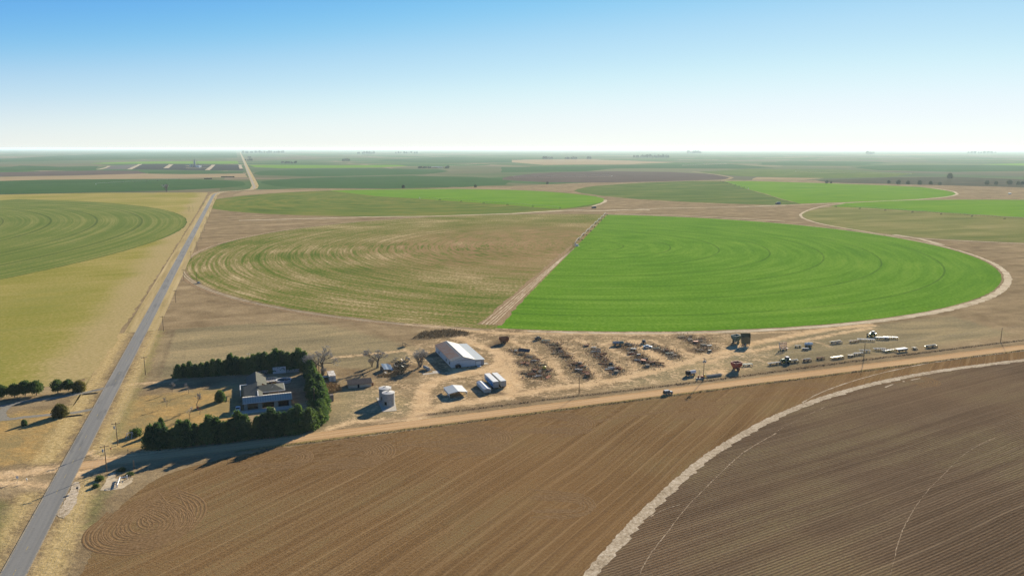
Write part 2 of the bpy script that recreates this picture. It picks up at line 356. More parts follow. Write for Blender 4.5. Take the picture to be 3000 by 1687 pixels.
sheet('wheat_field', [Z4(740, 598), Z4(900, 566), Z4(1300, 545), Z4(1560, 537), Z4(2000, 533), Z4(2600, 535), (1400, 1180), Z4(2600, 702), Z4(2170, 677), Z4(1450, 635), Z4(1100, 612)], 0.14, MF['lime'], 20, 1)

# far fields seen past the farm
FAR = [
 ('wheat_field', MF['deep'], [Z1(-200, 425), Z1(400, 410), Z1(1000, 404), Z1(1700, 402), Z1(2100, 412), Z1(2300, 428), Z1(2325, 447), Z1(2290, 465), Z1(2100, 485), Z1(1700, 505), Z1(900, 528), Z1(-200, 552)]),
 ('stubble_field', MF['tan'], [Z1(-100, 385), Z1(700, 372), Z1(1300, 350), Z1(1700, 358), Z1(2320, 352), Z1(2325, 385), Z1(1800, 388), Z1(1300, 400), Z1(400, 408), Z1(-100, 424)]),
 ('fallow_field', MF['plum'], [Z1(-100, 340), Z1(900, 322), Z1(1300, 325), Z1(1380, 350), Z1(700, 368), Z1(-100, 378)]),
 ('wheat_field', MF['deep'], [Z1(1400, 352), Z1(1400, 335), Z1(1700, 326), Z1(2300, 332), Z1(2290, 346), Z1(1800, 356)]),
 ('wheat_field', MF['lime'], [Z1(850, 258), Z1(1000, 245), Z1(1500, 235), Z1(2240, 232), Z1(2255, 258), Z1(1500, 258)]),
 ('wheat_field', MF['deep'], [Z1(-100, 310), Z1(200, 275), Z1(560, 285), Z1(930, 280), Z1(900, 316), Z1(300, 322), Z1(-100, 332)]),
 ('wheat_field', MF['deep'], [Z1(-100, 220), Z1(1200, 150), Z1(2230, 140), Z1(2240, 200), Z1(1200, 215), Z1(-100, 245)]),
 ('wheat_circle', MF['deep'], [Z2(195, 375), Z2(240, 355), Z2(500, 335), Z2(950, 318), Z2(1600, 308), Z2(2200, 318), Z2(2500, 335), Z2(2570, 360), Z2(2500, 392), Z2(2100, 415), Z2(1400, 430), Z2(700, 425), Z2(350, 405)]),
 ('wheat_field', MF['lime'], [Z2(95, 205), Z2(400, 205), Z2(900, 208), Z2(1500, 205), Z2(1600, 215), Z2(1300, 230), Z2(400, 236), Z2(150, 226)]),
 ('wheat_field', MF['deep'], [Z2(130, 285), Z2(200, 262), Z2(600, 245), Z2(1300, 238), Z2(1900, 248), Z2(1980, 265), Z2(1800, 290), Z2(900, 312), Z2(600, 312), Z2(200, 300)]),
 ('wheat_field', MF['deep'], [Z2(1400, 150), Z2(2000, 130), Z2(2700, 150), Z2(2576, 180), Z2(1900, 190), Z2(1300, 165)]),
 ('fallow_field', MF['plum'], [Z2(2500, 320), Z3(200, 285), Z3(500, 272), Z3(1000, 266), Z3(1500, 272), Z3(1900, 295), Z3(2050, 325), Z3(2020, 340), Z3(1500, 358), Z3(900, 372), Z3(300, 368), Z3(-100, 345)]),
 ('stubble_field', MF['tan'], [Z3(0, 158), Z3(700, 152), Z3(1100, 165), Z3(1540, 182), Z3(1100, 198), Z3(300, 205), Z3(0, 180)]),
 ('wheat_field', MF['deep'], [Z3(-100, 225), Z3(700, 222), Z3(1000, 208), Z3(1500, 200), Z3(2030, 195), Z3(2500, 230), Z3(2200, 240), Z3(1000, 235), Z3(700, 265), Z3(-100, 275)]),
 ('wheat_field', MF['mid'], [Z3(1750, 270), Z3(2200, 245), Z4(700, 245), Z4(1550, 285), Z4(1300, 320), Z4(700, 330), Z4(0, 315), Z3(2060, 305)]),
 ('wheat_field', MF['deep'], [Z4(930, 225), Z4(1400, 205), Z4(2000, 205), Z4(2700, 215), Z4(2700, 262), Z4(1900, 270), Z4(1200, 255)]),
 ('wheat_field', MF['lime'], [Z4(2150, 200), Z4(2700, 185), Z4(2700, 215)]),
 ('wheat_field', MF['deep'], [Z4(100, 180), Z4(600, 172), Z4(1350, 182), Z4(900, 208), Z4(100, 205)]),
 ('stubble_field', MF['tan'], [Z4(60, 320), Z4(700, 330), Z4(500, 345), Z4(0, 345)]),
 ('scrubland', MF['scrub'], [Z4(600, 350), Z4(1300, 325), Z4(1900, 318), Z4(2700, 345), Z4(2700, 420), Z4(2000, 402), Z4(1300, 385), Z4(750, 372)]),
 ('stubble_field', MF['tan'], [Z2(60, 440), Z2(700, 438), Z2(1100, 434), Z2(800, 445), Z2(300, 470), Z2(-60, 495)]),
 ('stubble_field', MF['tan'], [Z3(-600, 412), Z3(0, 430), Z3(0, 440), Z3(-400, 430)]),
]
for i, (n, m, p) in enumerate(FAR): sheet(n, p, 0.06 + 0.002 * i, m, 60, 4, i)
# ------------------------------------------------------------------ the farm's own ground, roads and tracks
K0 = ZP(400, 950, 5.152); K1 = ZP(850, 950, 5.152); K2 = ZP(1200, 950, 5.152); K3 = ZP(1600, 950, 5.152)
K4 = ZP(2050, 950, 5.152); K5 = ZP(2500, 950, 5.152); L2 = ZP(0, 850, 3.22); L3 = ZP(0, 1237, 3.22)
MM = ZP(800, 1100, 2.469); NN = ZP(1600, 1000, 1.84); DD = ZP(500, 600, 2.1467); F1 = ZP(200, 420, 3.68)
def to_uv(p): return (p[0] * CU + p[1] * SU, -p[0] * SU + p[1] * CU)

MF['near'] = m_near()
MF['gverge'] = m_field('yellowed_grass_bank', [(0.3, (0.14, 0.105, 0.040)), (0.5, (0.235, 0.175, 0.065)), (0.72, (0.36, 0.27, 0.12))], stretch=(0.05, 0.4), grain=0.7)

U0, U1, V0, V1, CELL = -330, 480, 90, 480, 1.0
nu = int((U1 - U0) / CELL) + 1; nv = int((V1 - V0) / CELL) + 1
UU, VV = np.meshgrid(np.linspace(U0, U1, nu), np.linspace(V0, V1, nv))
UU = UU.ravel(); VV = VV.ravel()
masks = {}
def blank(): return np.full(UU.shape, -40.0)
def add_line(m, pts, hw, smooth=0, grid=False):
    q = [p if grid else to_uv(p) for p in pts]
    if smooth: q = [tuple(x) for x in smooth_poly(q, smooth)]
    us = [p[0] for p in q]; vs = [p[1] for p in q]; pad = 12
    sel = np.where((UU > min(us) - pad) & (UU < max(us) + pad) & (VV > min(vs) - pad) & (VV < max(vs) + pad))[0]
    a = UU[sel]; b = VV[sel]; best = np.full(a.shape, 1e9)
    for i in range(len(q) - 1):
        (x0, y0), (x1, y1) = q[i], q[i + 1]; dx, dy = x1 - x0, y1 - y0; L2_ = dx * dx + dy * dy + 1e-9
        t = np.clip(((a - x0) * dx + (b - y0) * dy) / L2_, 0, 1)
        best = np.minimum(best, np.hypot(a - x0 - t * dx, b - y0 - t * dy))
    masks[m][sel] = np.maximum(masks[m][sel], np.maximum(hw - best, -40))
def add_poly(m, pts, grid=False):
    q = [p if grid else to_uv(p) for p in pts]; n = len(q)
    ins = np.zeros(UU.shape, bool); best = np.full(UU.shape, 1e9)
    for i in range(n):
        (x0, y0), (x1, y1) = q[i], q[(i + 1) % n]; dx, dy = x1 - x0, y1 - y0
        c = ((y0 > VV) != (y1 > VV)) & (UU < dx * (VV - y0) / (dy if abs(dy) > 1e-9 else 1e-9) + x0); ins ^= c
        t = np.clip(((UU - x0) * dx + (VV - y0) * dy) / (dx * dx + dy * dy + 1e-9), 0, 1)
        best = np.minimum(best, np.hypot(UU - x0 - t * dx, VV - y0 - t * dy))
    masks[m] = np.maximum(masks[m], np.clip(np.where(ins, best, -best), -40, 12))
for k in ('sand', 'dark', 'lawn', 'straw', 'weedy', 'greyed', 'yard'): masks[k] = blank()
# sandy yard and tracks
add_line('sand', [K2(60, 1420), K2(180, 1250), K2(200, 1080), K2(260, 950), K2(450, 830), K2(800, 760), K2(1250, 660), K2(1380, 540), K2(1300, 400), K2(1080, 330), K2(900, 270), K2(760, 180)], 3.6, 6)
add_line('sand', [K2(140, 1380), K2(500, 1240), K2(1000, 1160), K2(1500, 1080), K2(2000, 990), K2(2576, 925), K3(1000, 845), K3(1500, 735), K3(2000, 600), K3(2400, 500), K4(0, 530), K4(300, 440), K4(700, 310), K4(1300, 190), K4(1900, 80), K4(2576, 10), ], 3.4, 4)
add_line('sand', [K2(1500, 1050), K2(1570, 920), K2(1500, 760), K2(1400, 650)], 4.5, 4)
add_line('sand', [K2(700, 700), K2(1000, 720), K2(1300, 700)], 4.5)
add_line('sand', [K4(60, 595), K4(500, 450), K4(900, 390), K4(1500, 262), K4(2200, 122), K4(2576, 62)], 1.9, 4)
add_line('sand', [K2(0, 8), K2(500, 50), K2(900, 95), K2(1300, 130), K2(2000, 140), K3(0, 132), K3(1500, 146), K3(2576, 130)], 2.6, 3)
add_line('sand', [K1(680, 500), K1(1100, 462), K1(1500, 422), K1(1750, 400), K1(1850, 455)], 1.5, 4)
add_line('sand', [K3(1330, 260), K3(1500, 390), K3(1750, 520), K3(1830, 640)], 4.2, 4)
add_line('sand', [K3(2050, 390), K3(2300, 470), K3(2576, 400), K4(200, 430)], 2.2, 4)
for ln, hw in (([(1480, 220), (1750, 370), (2050, 560), (2250, 720), (2330, 850)], 1.9), ([(1330, 400), (1500, 480), (1560, 620), (1650, 800)], 2.6), ([(2150, 250), (2350, 400), (2500, 560)], 1.5)):
    add_line('sand', [K2(*p) for p in ln], hw, 4)
for ln, hw in (([(180, 250), (330, 400), (520, 560), (700, 690), (800, 830)], 1.6), ([(450, 230), (660, 320), (760, 400), (960, 540), (1150, 650)], 1.6), ([(830, 320), (960, 280), (1000, 400), (1250, 480), (1300, 560), (1330, 690), (1200, 740)], 1.5), ([(1900, 340), (2020, 440), (2200, 520)], 1.5), ([(60, 520), (180, 700), (260, 850)], 1.4), ([(1640, 260), (1800, 360)], 1.0)):
    add_line('sand', [K3(*p) for p in ln], hw, 4)
add_line('sand', [K4(700, 140), K4(1100, 120), K4(1500, 110)], 0.8); add_line('sand', [K4(1700, 260), K4(1850, 290), K4(1960, 350)], 0.4, 3)
add_line('sand', [K0(0, 900), K0(300, 880), K0(560, 845)], 1.2, 3)
add_line('sand', [K4(150, 720), K4(300, 690), K4(350, 740)], 2.5)
add_line('sand', [MM(330, 420), MM(560, 340), MM(760, 330), MM(950, 320)], 1.5, 4)
add_line('sand', [(-64, 277), (-90, 276), (-150, 268), (-330, 266)], 3.0, 3, True)
add_line('sand', [(-64, 262), (-74, 268), (-90, 272)], 2.0, 3, True)
add_line('sand', [(-57, 268), (-48, 279), (-30, 279)], 2.5, 3, True)
add_line('sand', [(-57, 288), (-50, 280), (-35, 284), (-25, 285)], 0.8, 3, True)
add_poly('yard', [(30, 283), (66, 286), (200, 287), (262, 300), (262, 360), (160, 430), (118, 412), (84, 398), (62, 345), (44, 320)], True)
# dark weedy rows of scrap, the ditch by the dirt road and painted barn shade
for a, b, hw in ((K2(1260, 330), K2(1400, 240), 3), (K2(1550, 400), K2(1850, 500), 2.6), (K2(1650, 560), K2(2050, 680), 3), (K2(1720, 730), K2(2000, 760), 3.2), (K2(1900, 220), K2(2150, 300), 1.8), (K2(2180, 380), K2(2400, 500), 2.4), (K2(2420, 560), K2(2576, 690), 2.4), (K3(100, 300), K3(330, 510), 2.2), (K3(400, 600), K3(640, 790), 2.6), (K3(720, 390), K3(1050, 720), 2.2), (K3(1020, 310), K3(1400, 480), 2.2), (K3(1300, 520), K3(1700, 620), 3.0), (K3(1700, 390), K3(1950, 480), 2.6), (K3(2060, 190), K3(2350, 330), 2.6), (K3(2200, 400), K3(2500, 390), 3.0)):
    add_line('dark', [a, b], hw + 0.7)
for a, b, hw in ((K1(1330, 780), K1(1750, 760), 2), (K1(1500, 600), K1(1850, 640), 3), (K1(1620, 320), K1(1800, 320), 1.5), (K1(1450, 860), K1(1900, 780), 0.9), (K2(250, 480), K2(450, 470), 2.5), (K2(900, 930), K2(1400, 1050), 2.2)):  # includes shade beside the barn, painted dark into the ground
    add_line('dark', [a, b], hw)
add_line('dark', [(66, 285.2), (118, 285.6), (198, 284.9), (288, 287.4), (408, 288.4), (480, 289)], 1.3, 0, True)
add_line('dark', [(-42.5, 378), (-43, 470), (-42, 560)], 0.6, 0, True); add_line('dark', [(-33, 395), (-36, 480)], -0.6, 0, True)
add_line('dark', [(40, 283.2), (66, 285.2)], 0.3, 0, True)
add_line('dark', [K2(950, 1270), K2(1400, 1195), K2(2000, 1110)], 0.5)
add_poly('greyed', [(-46, 375), (30, 372), (60, 352), (90, 380), (60, 440), (-20, 560), (-46, 620)], True)
add_poly('greyed', [(22, 284), (60, 288), (66, 300), (58, 325), (34, 330)], True)
add_poly('greyed', [(150, 288), (300, 292), (420, 300), (430, 350), (300, 345), (180, 310)], True)
add_poly('lawn', [(-55, 284), (-8, 286), (-6, 310), (-8, 352), (-55, 350)], True)
add_poly('lawn', [(-140, 283), (-66, 285), (-66, 346), (-110, 344), (-150, 330)], True)
add_line('straw', [(-52.5, 90), (-52.5, 262)], 3.4, 0, True); add_line('straw', [(-52.6, 286), (-52.6, 480)], 3.2, 0, True)
add_line('straw', [(-69, 90), (-69, 256)], 3.0, 0, True); add_line('straw', [(-70, 286), (-70, 480)], 3.6, 0, True)
add_line('weedy', [(-50.5, 300), (-49.5, 360), (-50, 480)], 0.8, 0, True); add_line('weedy', [(-74, 110), (-70, 180), (-78, 250)], 6, 0, True)
add_line('weedy', [(-47, 230), (-47.5, 255)], 1.6, 0, True)
def near_ground():
    me = bpy.data.meshes.new('farm_ground')
    co = np.empty((nu * nv, 3)); co[:, 0] = UU * CU - VV * SU; co[:, 1] = UU * SU + VV * CU; co[:, 2] = 0.045
    idx = np.arange(nu * nv).reshape(nv, nu)
    q = np.stack([idx[:-1, :-1], idx[:-1, 1:], idx[1:, 1:], idx[1:, :-1]], -1).reshape(-1, 4)
    me.vertices.add(len(co)); me.vertices.foreach_set('co', co.ravel())
    me.loops.add(q.size); me.loops.foreach_set('vertex_index', q.ravel().astype(np.int32))
    me.polygons.add(len(q)); me.polygons.foreach_set('loop_start', np.arange(0, q.size, 4, dtype=np.int32))
    me.update(calc_edges=True)
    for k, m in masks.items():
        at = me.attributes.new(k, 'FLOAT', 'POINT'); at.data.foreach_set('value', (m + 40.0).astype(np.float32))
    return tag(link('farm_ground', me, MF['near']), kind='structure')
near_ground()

# foreground ploughland
def m_plough(name, ang, cols, pale, period, wide, amp=1.0):
    M = Mat(name, 1.0, 0.0)
    g = M.grid(ang=ang); x, y, _ = M.sep(g)
    n2 = M.noise(M.pos(), 1.1, 5, 0.8); n4 = M.noise(M.grid(ang=ang, scale=(0.008, 0.16, 1)), 1.0, 5, 0.6); n5 = M.noise(M.pos(), 0.018, 4, 0.55)
    n6 = M.noise(M.grid(ang=ang, scale=(0.05, 0.4, 1)), 1.0, 5, 0.7); n7 = M.noise(M.grid(ang=ang, scale=(0.01, 0.33, 1)), 1.0, 2, 0.5)
    f = M.math('ADD', M.math('MULTIPLY', n2, 0.48), M.math('ADD', M.math('MULTIPLY', n4, 0.32), M.math('MULTIPLY', n5, 0.2)))
    c = M.ramp(f, cols)
    yy = M.math('ADD', y, M.math('MULTIPLY', M.math('SUBTRACT', M.noise(M.pos(), 0.012, 2, 0.5), 0.5), 5.0))
    yw = M.math('ADD', yy, M.math('MULTIPLY', M.math('SUBTRACT', n7, 0.5), 2.2))
    def line(p, w, off=0.0):
        d = M.math('ABSOLUTE', M.math('SUBTRACT', M.math('MODULO', M.math('ADD', yw, 5000.0 + off), p), p / 2))
        return M.step(d, w * 0.35, w, 1, 0)
    brk = M.step(n6, 0.26, 0.56, 0.25, 1.0)
    grass = M.step(M.math('ADD', M.math('MULTIPLY', n5, 0.6), M.math('MULTIPLY', n4, 0.4)), 0.46, 0.62, 0, 0.6)
    c = M.mix(M.math('MULTIPLY', grass, M.step(n2, 0.4, 0.6)), c, (0.15, 0.125, 0.055))
    c = M.mix(M.math('MULTIPLY', M.math('MULTIPLY', line(period, 0.34), brk), 0.38 * amp), c, pale)
    c = M.mix(M.math('MULTIPLY', M.math('MULTIPLY', line(wide, 0.7, 1.3), brk), 0.35 * amp), c, pale)
    c = M.mix(M.math('MULTIPLY', line(period * 1.37, 0.5, 0.7), 0.22), c, (0.07, 0.048, 0.03))
    c = M.mix(M.step(M.noise(M.pos(), 0.007, 4, 0.55), 0.42, 0.62, 0, 0.28), c, tuple(v * k_ for v, k_ in zip(pale, (0.82, 0.72, 0.62))))
    fur = M.math('SINE', M.math('MULTIPLY', yy, 6.2832 / 1.0))
    M.bump(M.math('ADD', M.math('MULTIPLY', fur, 0.22), M.math('ADD', n2, M.math('MULTIPLY', n6, 0.6))), 0.6, 0.30)
    return M.col(c)
MF['plough'] = m_plough('brown_ploughed_soil', R(56.5), [(0.34, (0.088, 0.051, 0.022)), (0.5, (0.168, 0.100, 0.043)), (0.66, (0.26, 0.165, 0.080))], (0.28, 0.182, 0.088), 3.6, 9.5)
MF['plough2'] = m_plough('grey_brown_soil', R(29.5), [(0.36, (0.070, 0.046, 0.027)), (0.5, (0.117, 0.079, 0.047)), (0.64, (0.18, 0.127, 0.079))], (0.24, 0.175, 0.108), 3.1, 8.3, 0.5)
edge = [uv(-46, 60), uv(-46.5, 150), uv(-45.5, 190), uv(-43, 222), uv(-40, 240), uv(-35, 252), uv(-30, 259), uv(-22, 263), uv(-10, 267), uv(5, 269), uv(35, 270), uv(68, 270.5), uv(115, 271), uv(195, 271.5), uv(290, 272), uv(345, 272.5), uv(480, 273), uv(900, 273), uv(900, 60)]
sheet('ploughed_field', edge, 0.06, MF['plough'], 1.5, 0.35)
TRK = [P(*p) for p in ((1720, 1687), (1775, 1620), (1855, 1530), (1950, 1440), (2050, 1350), (2110, 1308), (2200, 1255), (2300, 1205), (2420, 1160), (2560, 1120), (2700, 1092), (2830, 1072), (3000, 1052))]
inner = smooth_poly(TRK, 6)
sheet('ploughed_field', [(-2, 140)] + [tuple(p) for p in inner] + [(420, 440), (900, 560), (900, 100), (0, 60)], 0.075, MF['plough2'], 3, 0.8)
# chalky wheel track of the pivot that stood here
MF['chalk'] = m_field('chalky_wheel_track', [(0.28, (0.24, 0.18, 0.115)), (0.5, (0.40, 0.31, 0.215)), (0.75, (0.56, 0.47, 0.36))], ang=R(45), stretch=(0.05, 0.5), grain=0.7)
def m_chalk():
    M = Mat('chalky_track', 1.0, 0.0)
    n2 = M.noise(M.pos(), 0.9, 5, 0.78); n1 = M.noise(M.pos(), 0.12, 4, 0.6)
    c = M.ramp(M.math('ADD', M.math('MULTIPLY', n2, 0.7), M.math('MULTIPLY', n1, 0.3)), [(0.36, (0.19, 0.145, 0.09)), (0.47, (0.35, 0.275, 0.18)), (0.6, (0.53, 0.44, 0.32))])
    M.bump(n2, 0.5, 0.3); return M.col(c)
MF['chalk'] = m_chalk()
Mr_ = Mat('faint_rut', 1.0, 0.0); Mr_.col(Mr_.ramp(Mr_.noise(Mr_.pos(), 0.9, 5, 0.78), [(0.36, (0.12, 0.083, 0.05)), (0.5, (0.24, 0.175, 0.11)), (0.62, (0.42, 0.33, 0.225))])); MF['rut'] = Mr_.m
def off(pts, d):
    out = []
    pts = [np.array(p) for p in pts]
    for i, p in enumerate(pts):
        t = pts[min(i + 1, len(pts) - 1)] - pts[max(i - 1, 0)]; t = t / np.hypot(*t); out.append(p + np.array([-t[1], t[0]]) * d)
    return out
def ragged(line, a0, a1, seed, step=0.9):
    """a strip whose inner edge is scalloped the way a wheel track washes out"""
    r = np.random.RandomState(seed); L = jitter_line(line, step, 0, False); n = len(L); V = []; F = []
    tooth = 0.0; ph = 0
    for i, p in enumerate(L):
        t = np.array(L[min(i + 1, n - 1)]) - np.array(L[max(i - 1, 0)]); t = t / max(np.hypot(*t), 1e-6); nn = np.array([-t[1], t[0]])
        ph += 1
        if tooth <= 0 or ph > tooth: tooth = r.uniform(4, 11); ph = 0; amp = r.uniform(0.2, 1.3)
        w = a1 + amp * (ph / tooth) - r.uniform(0, 0.35)
        a = p + nn * (a0 + r.uniform(-0.3, 0.3)); b = p - nn * w
        V += [(a[0], a[1], 0.10), (b[0], b[1], 0.10)]
    for i in range(n - 1): F.append((2 * i + 1, 2 * i + 3, 2 * i + 2, 2 * i))
    return V, F
TW = smooth_poly([P(*p) for p in ((1735, 1687), (1790, 1622), (1870, 1530), (1962, 1440), (2058, 1355), (2120, 1312), (2210, 1258), (2310, 1208), (2430, 1163), (2570, 1124), (2710, 1096), (2840, 1076), (3040, 1052))], 6)
ext = [TW[0] - (TW[2] - TW[0]) / np.hypot(*(TW[2] - TW[0])) * s for s in (40, 20)] + list(TW)
V, F = ragged(ext, 2.3, 0.9, 5); tag(link('wheel_track', mesh_np('wheel_track', V, F), MF['chalk']), kind='structure')
ribbon('wheel_track', smooth_poly([NN(1380, 330), NN(1500, 268), NN(1700, 200), NN(1900, 150), NN(2100, 112), NN(2300, 84), NN(2576, 52), NN(2700, 42)], 10), 0.6, 0.105, MF['chalk'], 0.25, 3)
for pts, w in (([(505, 1250), (560, 1150), (660, 1020), (760, 890), (860, 790), (960, 690), (1060, 600)], 0.25), ([(1060, 600), (1150, 545), (1240, 495)], 0.45), ([(1250, 480), (1360, 420), (1500, 355)], 0.15), ([(1855, 1264), (1900, 1080), (1940, 980), (2000, 880), (2070, 790), (2150, 710), (2240, 620), (2330, 560), (2420, 520)], 0.18), ([(560, 945), (640, 905), (720, 880)], 0.3)):
    ribbon('wheel_rut', smooth_poly([NN(*p) for p in pts], 8), w, 0.11, MF['rut'], 0.12, len(pts))
for pts in ([(1840, 650), (1970, 632)], [(2050, 618), (2110, 608)], [(870, 842), (920, 832), (1010, 816)], [(480, 950), (600, 905)], [(745, 866), (775, 860)]):
    ribbon('salt_streak', [K5(*p) for p in pts], 0.7, 0.11, MF['chalk'], 0.2)

# furrows where the plough turned: real low ridges
def ridge_geo(pts, w, h, z, V, F):
    pts = [np.array(p, float) for p in pts]; n = len(pts); b = len(V)
    for i, p in enumerate(pts):
        t = pts[min(i + 1, n - 1)] - pts[max(i - 1, 0)]; t /= max(np.hypot(*t), 1e-6); nn = np.array([-t[1], t[0]]) * w / 2
        hh = h * min(1.0, i / 3.0, (n - 1 - i) / 3.0)
        V += [(p[0] + nn[0], p[1] + nn[1], z), (p[0], p[1], z + hh + 0.002), (p[0] - nn[0], p[1] - nn[1], z)]
    for i in range(n - 1):
        a = b + 3 * i; F += [(a + 1, a + 4, a + 3, a), (a + 2, a + 5, a + 4, a + 1)]
def m_ridge():
    M = Mat('turned_soil', 1.0, 0.0)
    n2 = M.noise(M.pos(), 1.3, 4, 0.75)
    return M.col(M.ramp(n2, [(0.3, (0.10, 0.062, 0.030)), (0.5, (0.175, 0.108, 0.051)), (0.7, (0.255, 0.165, 0.086))]))
MF['ridge'] = m_ridge()
def swirl(name, c, radii, a0, a1, tail, seed, squash=1.0, rot=0.0, h=0.045):
    r = random.Random(seed); V = []; F = []
    for k, rad in enumerate(radii):
        cx = c[0] + r.uniform(-0.8, 0.8); cy = c[1] + r.uniform(-0.8, 0.8); s = a0 + r.uniform(-0.25, 0.25); e = a1 + r.uniform(-0.25, 0.25)
        for dd in (0, 1.1):
            pts = []
            n = max(14, int(abs(e - s) * rad / 0.7))
            for i in range(n + 1):
                a = s + (e - s) * i / n; x = (rad + dd) * math.cos(a); y = (rad + dd) * math.sin(a) * squash
                pts.append((cx + x * math.cos(rot) - y * math.sin(rot), cy + x * math.sin(rot) + y * math.cos(rot)))
            for end in (0, 1):
                p = np.array(pts[0 if end == 0 else -1]); q = np.array(pts[1 if end == 0 else -2]); d = (p - q) / np.hypot(*(p - q))
                L = tail * r.uniform(0.5, 1.0); ext_ = [tuple(p + d * L * (j / 8) + np.array([-d[1], d[0]]) * r.uniform(-0.1, 0.1)) for j in range(1, 9)]
                pts = (ext_[::-1] + pts) if end == 0 else (pts + ext_)
            ridge_geo(pts, 0.75, h, 0.062, V, F)
    return tag(link(name, mesh_np(name, V, F), MF['ridge']), kind='structure')
cs = L3(1290, 1000)
swirl('turning_furrows', cs, [3.5, 5, 6.5, 8.2, 10, 11.5, 13.0], R(150), R(405), 10, 1, 1.0, R(20))
swirl('turning_furrows', (cs[0] + 3, cs[1] + 6), [2.5, 4.5, 7, 9.5, 12.5], R(-215), R(55), 14, 2, 1.25, R(12))
swirl('turning_furrows', (cs[0] + 1, cs[1] + 1), [9, 12.2], R(130), R(380), 22, 3, 1.15, R(22))
cl = lambda p: P(800 + p[0] / 2.469, 1100 + p[1] / 2.469)
for i, (p, n_) in enumerate((((600, 560), 7), ((1440, 455), 8), ((2120, 350), 6), ((120, 600), 4))):
    swirl('turning_furrows', cl(p), [3 + 1.5 * k for k in range(n_)], R(-95), R(60), 18, 10 + i, 1.0, R(12), 0.045)
for i, (p, n_) in enumerate((((790, 365), 6), ((1450, 258), 6), ((130, 880), 4))):
    swirl('turning_furrows', NN(*p), [2.5 + 1.4 * k for k in range(n_)], R(-95), R(60), 14, 20 + i, 1.0, R(12), 0.028)
swirl('turning_furrows', K5(1000, 850), [2.5, 4, 5.6, 7.2], R(-95), R(70), 12, 30, 1.0, R(15), 0.04)
# long headland furrows beside the dirt road
V = []; F = []; r_ = random.Random(4)
for k in range(26):
    v = 271.2 - r_.uniform(1.0, 17); u0 = r_.uniform(-15, 230); L = r_.uniform(30, 110)
    ridge_geo([uv(u0 + L * j / 14, v - 0.02 * L * j / 14 * r_.uniform(0.6, 1.4)) for j in range(15)], 0.8, 0.04, 0.062, V, F)
tag(link('headland_furrows', mesh_np('headland_furrows', V, F), MF['ridge']), kind='structure')

# roads
def m_asphalt():
    M = Mat('worn_asphalt', 0.9, 0.2)
    g = M.grid(); x, y, _ = M.sep(g); d = M.math('ABSOLUTE', M.math('ADD', x, 60.75))
    n2 = M.noise(M.pos(), 1.5, 5, 0.75); n1 = M.noise(M.grid(scale=(1.2, 0.02, 1)), 1.0, 4, 0.6); n3 = M.noise(M.grid(scale=(0.3, 0.012, 1)), 1.0, 3, 0.6)
    f = M.math('ADD', M.math('MULTIPLY', n2, 0.35), M.math('ADD', M.math('MULTIPLY', n1, 0.35), M.math('MULTIPLY', n3, 0.3)))
    c = M.ramp(f, [(0.3, (0.115, 0.112, 0.102)), (0.5, (0.165, 0.160, 0.145)), (0.72, (0.225, 0.212, 0.182))])
    pt = M.noise(M.grid(scale=(0.22, 0.035, 1)), 1.0, 3, 0.5)
    c = M.mix(M.step(pt, 0.56, 0.60, 0, 0.45), c, (0.085, 0.085, 0.08)); c = M.mix(M.step(M.noise(M.grid(scale=(0.6, 3.0, 1)), 0.3, 5, 0.8, 1.5), 0.60, 0.66, 0, 0.5), c, (0.06, 0.06, 0.056))
    wheel = M.step(M.math('ABSOLUTE', M.math('SUBTRACT', d, 1.5)), 0.1, 0.75, 0.35, 0)
    c = M.mix(wheel, c, (0.20, 0.187, 0.16))
    c = M.mix(M.math('MULTIPLY', M.step(d, 2.7, 3.25), M.step(n2, 0.35, 0.6)), c, (0.33, 0.26, 0.16))
    return M.col(c)
MF['asphalt'] = m_asphalt()
road_pts = [uv(-60.75, v) for v in (40, 150, 300, 500, 800, 1100, 1400, 1600, 1740)] + smooth_poly([uv(-60.75, 1760), uv(-60.0, 1860), uv(-54, 1950), uv(-38, 2005), uv(-12, 2035), uv(18, 2075), uv(32, 2140), uv(36, 2220)], 5) + [uv(36, v) for v in (2300, 2900, 4000, 6000, 9000, 14000, 22000)]
VR, FR = ribbon_geo([p for q in [road_pts] for p in q], 6.6, 0.16)
tag(link('asphalt_road', mesh_np('asphalt_road', VR, FR), MF['asphalt']), kind='structure')
VS, FS = ribbon_geo([uv(-60.75, v) for v in (480, 800, 1100, 1400, 1600, 1740)] + smooth_poly([uv(-60.75, 1760), uv(-60.0, 1860), uv(-54, 1950), uv(-38, 2005), uv(-12, 2035), uv(18, 2075), uv(32, 2140), uv(36, 2220)], 5) + [uv(40, v) for v in (2300, 2900, 4000, 6000, 9000, 14000, 22000)], 19, 0.13, 0.8, 2)
def m_verge():
    M = Mat('straw_verge', 1.0, 0.0); n2 = M.noise(M.pos(), 0.6, 5, 0.75); n1 = M.noise(M.grid(scale=(0.25, 0.01, 1)), 1.0, 4, 0.6)
    return M.col(M.ramp(M.math('ADD', M.math('MULTIPLY', n2, 0.5), M.math('MULTIPLY', n1, 0.5)), [(0.34, (0.21, 0.165, 0.07)), (0.5, (0.37, 0.275, 0.125)), (0.66, (0.50, 0.38, 0.195))]))
MF['verge'] = m_verge()
tag(link('verge', mesh_np('verge', VS, FS), MF['verge']), kind='structure')
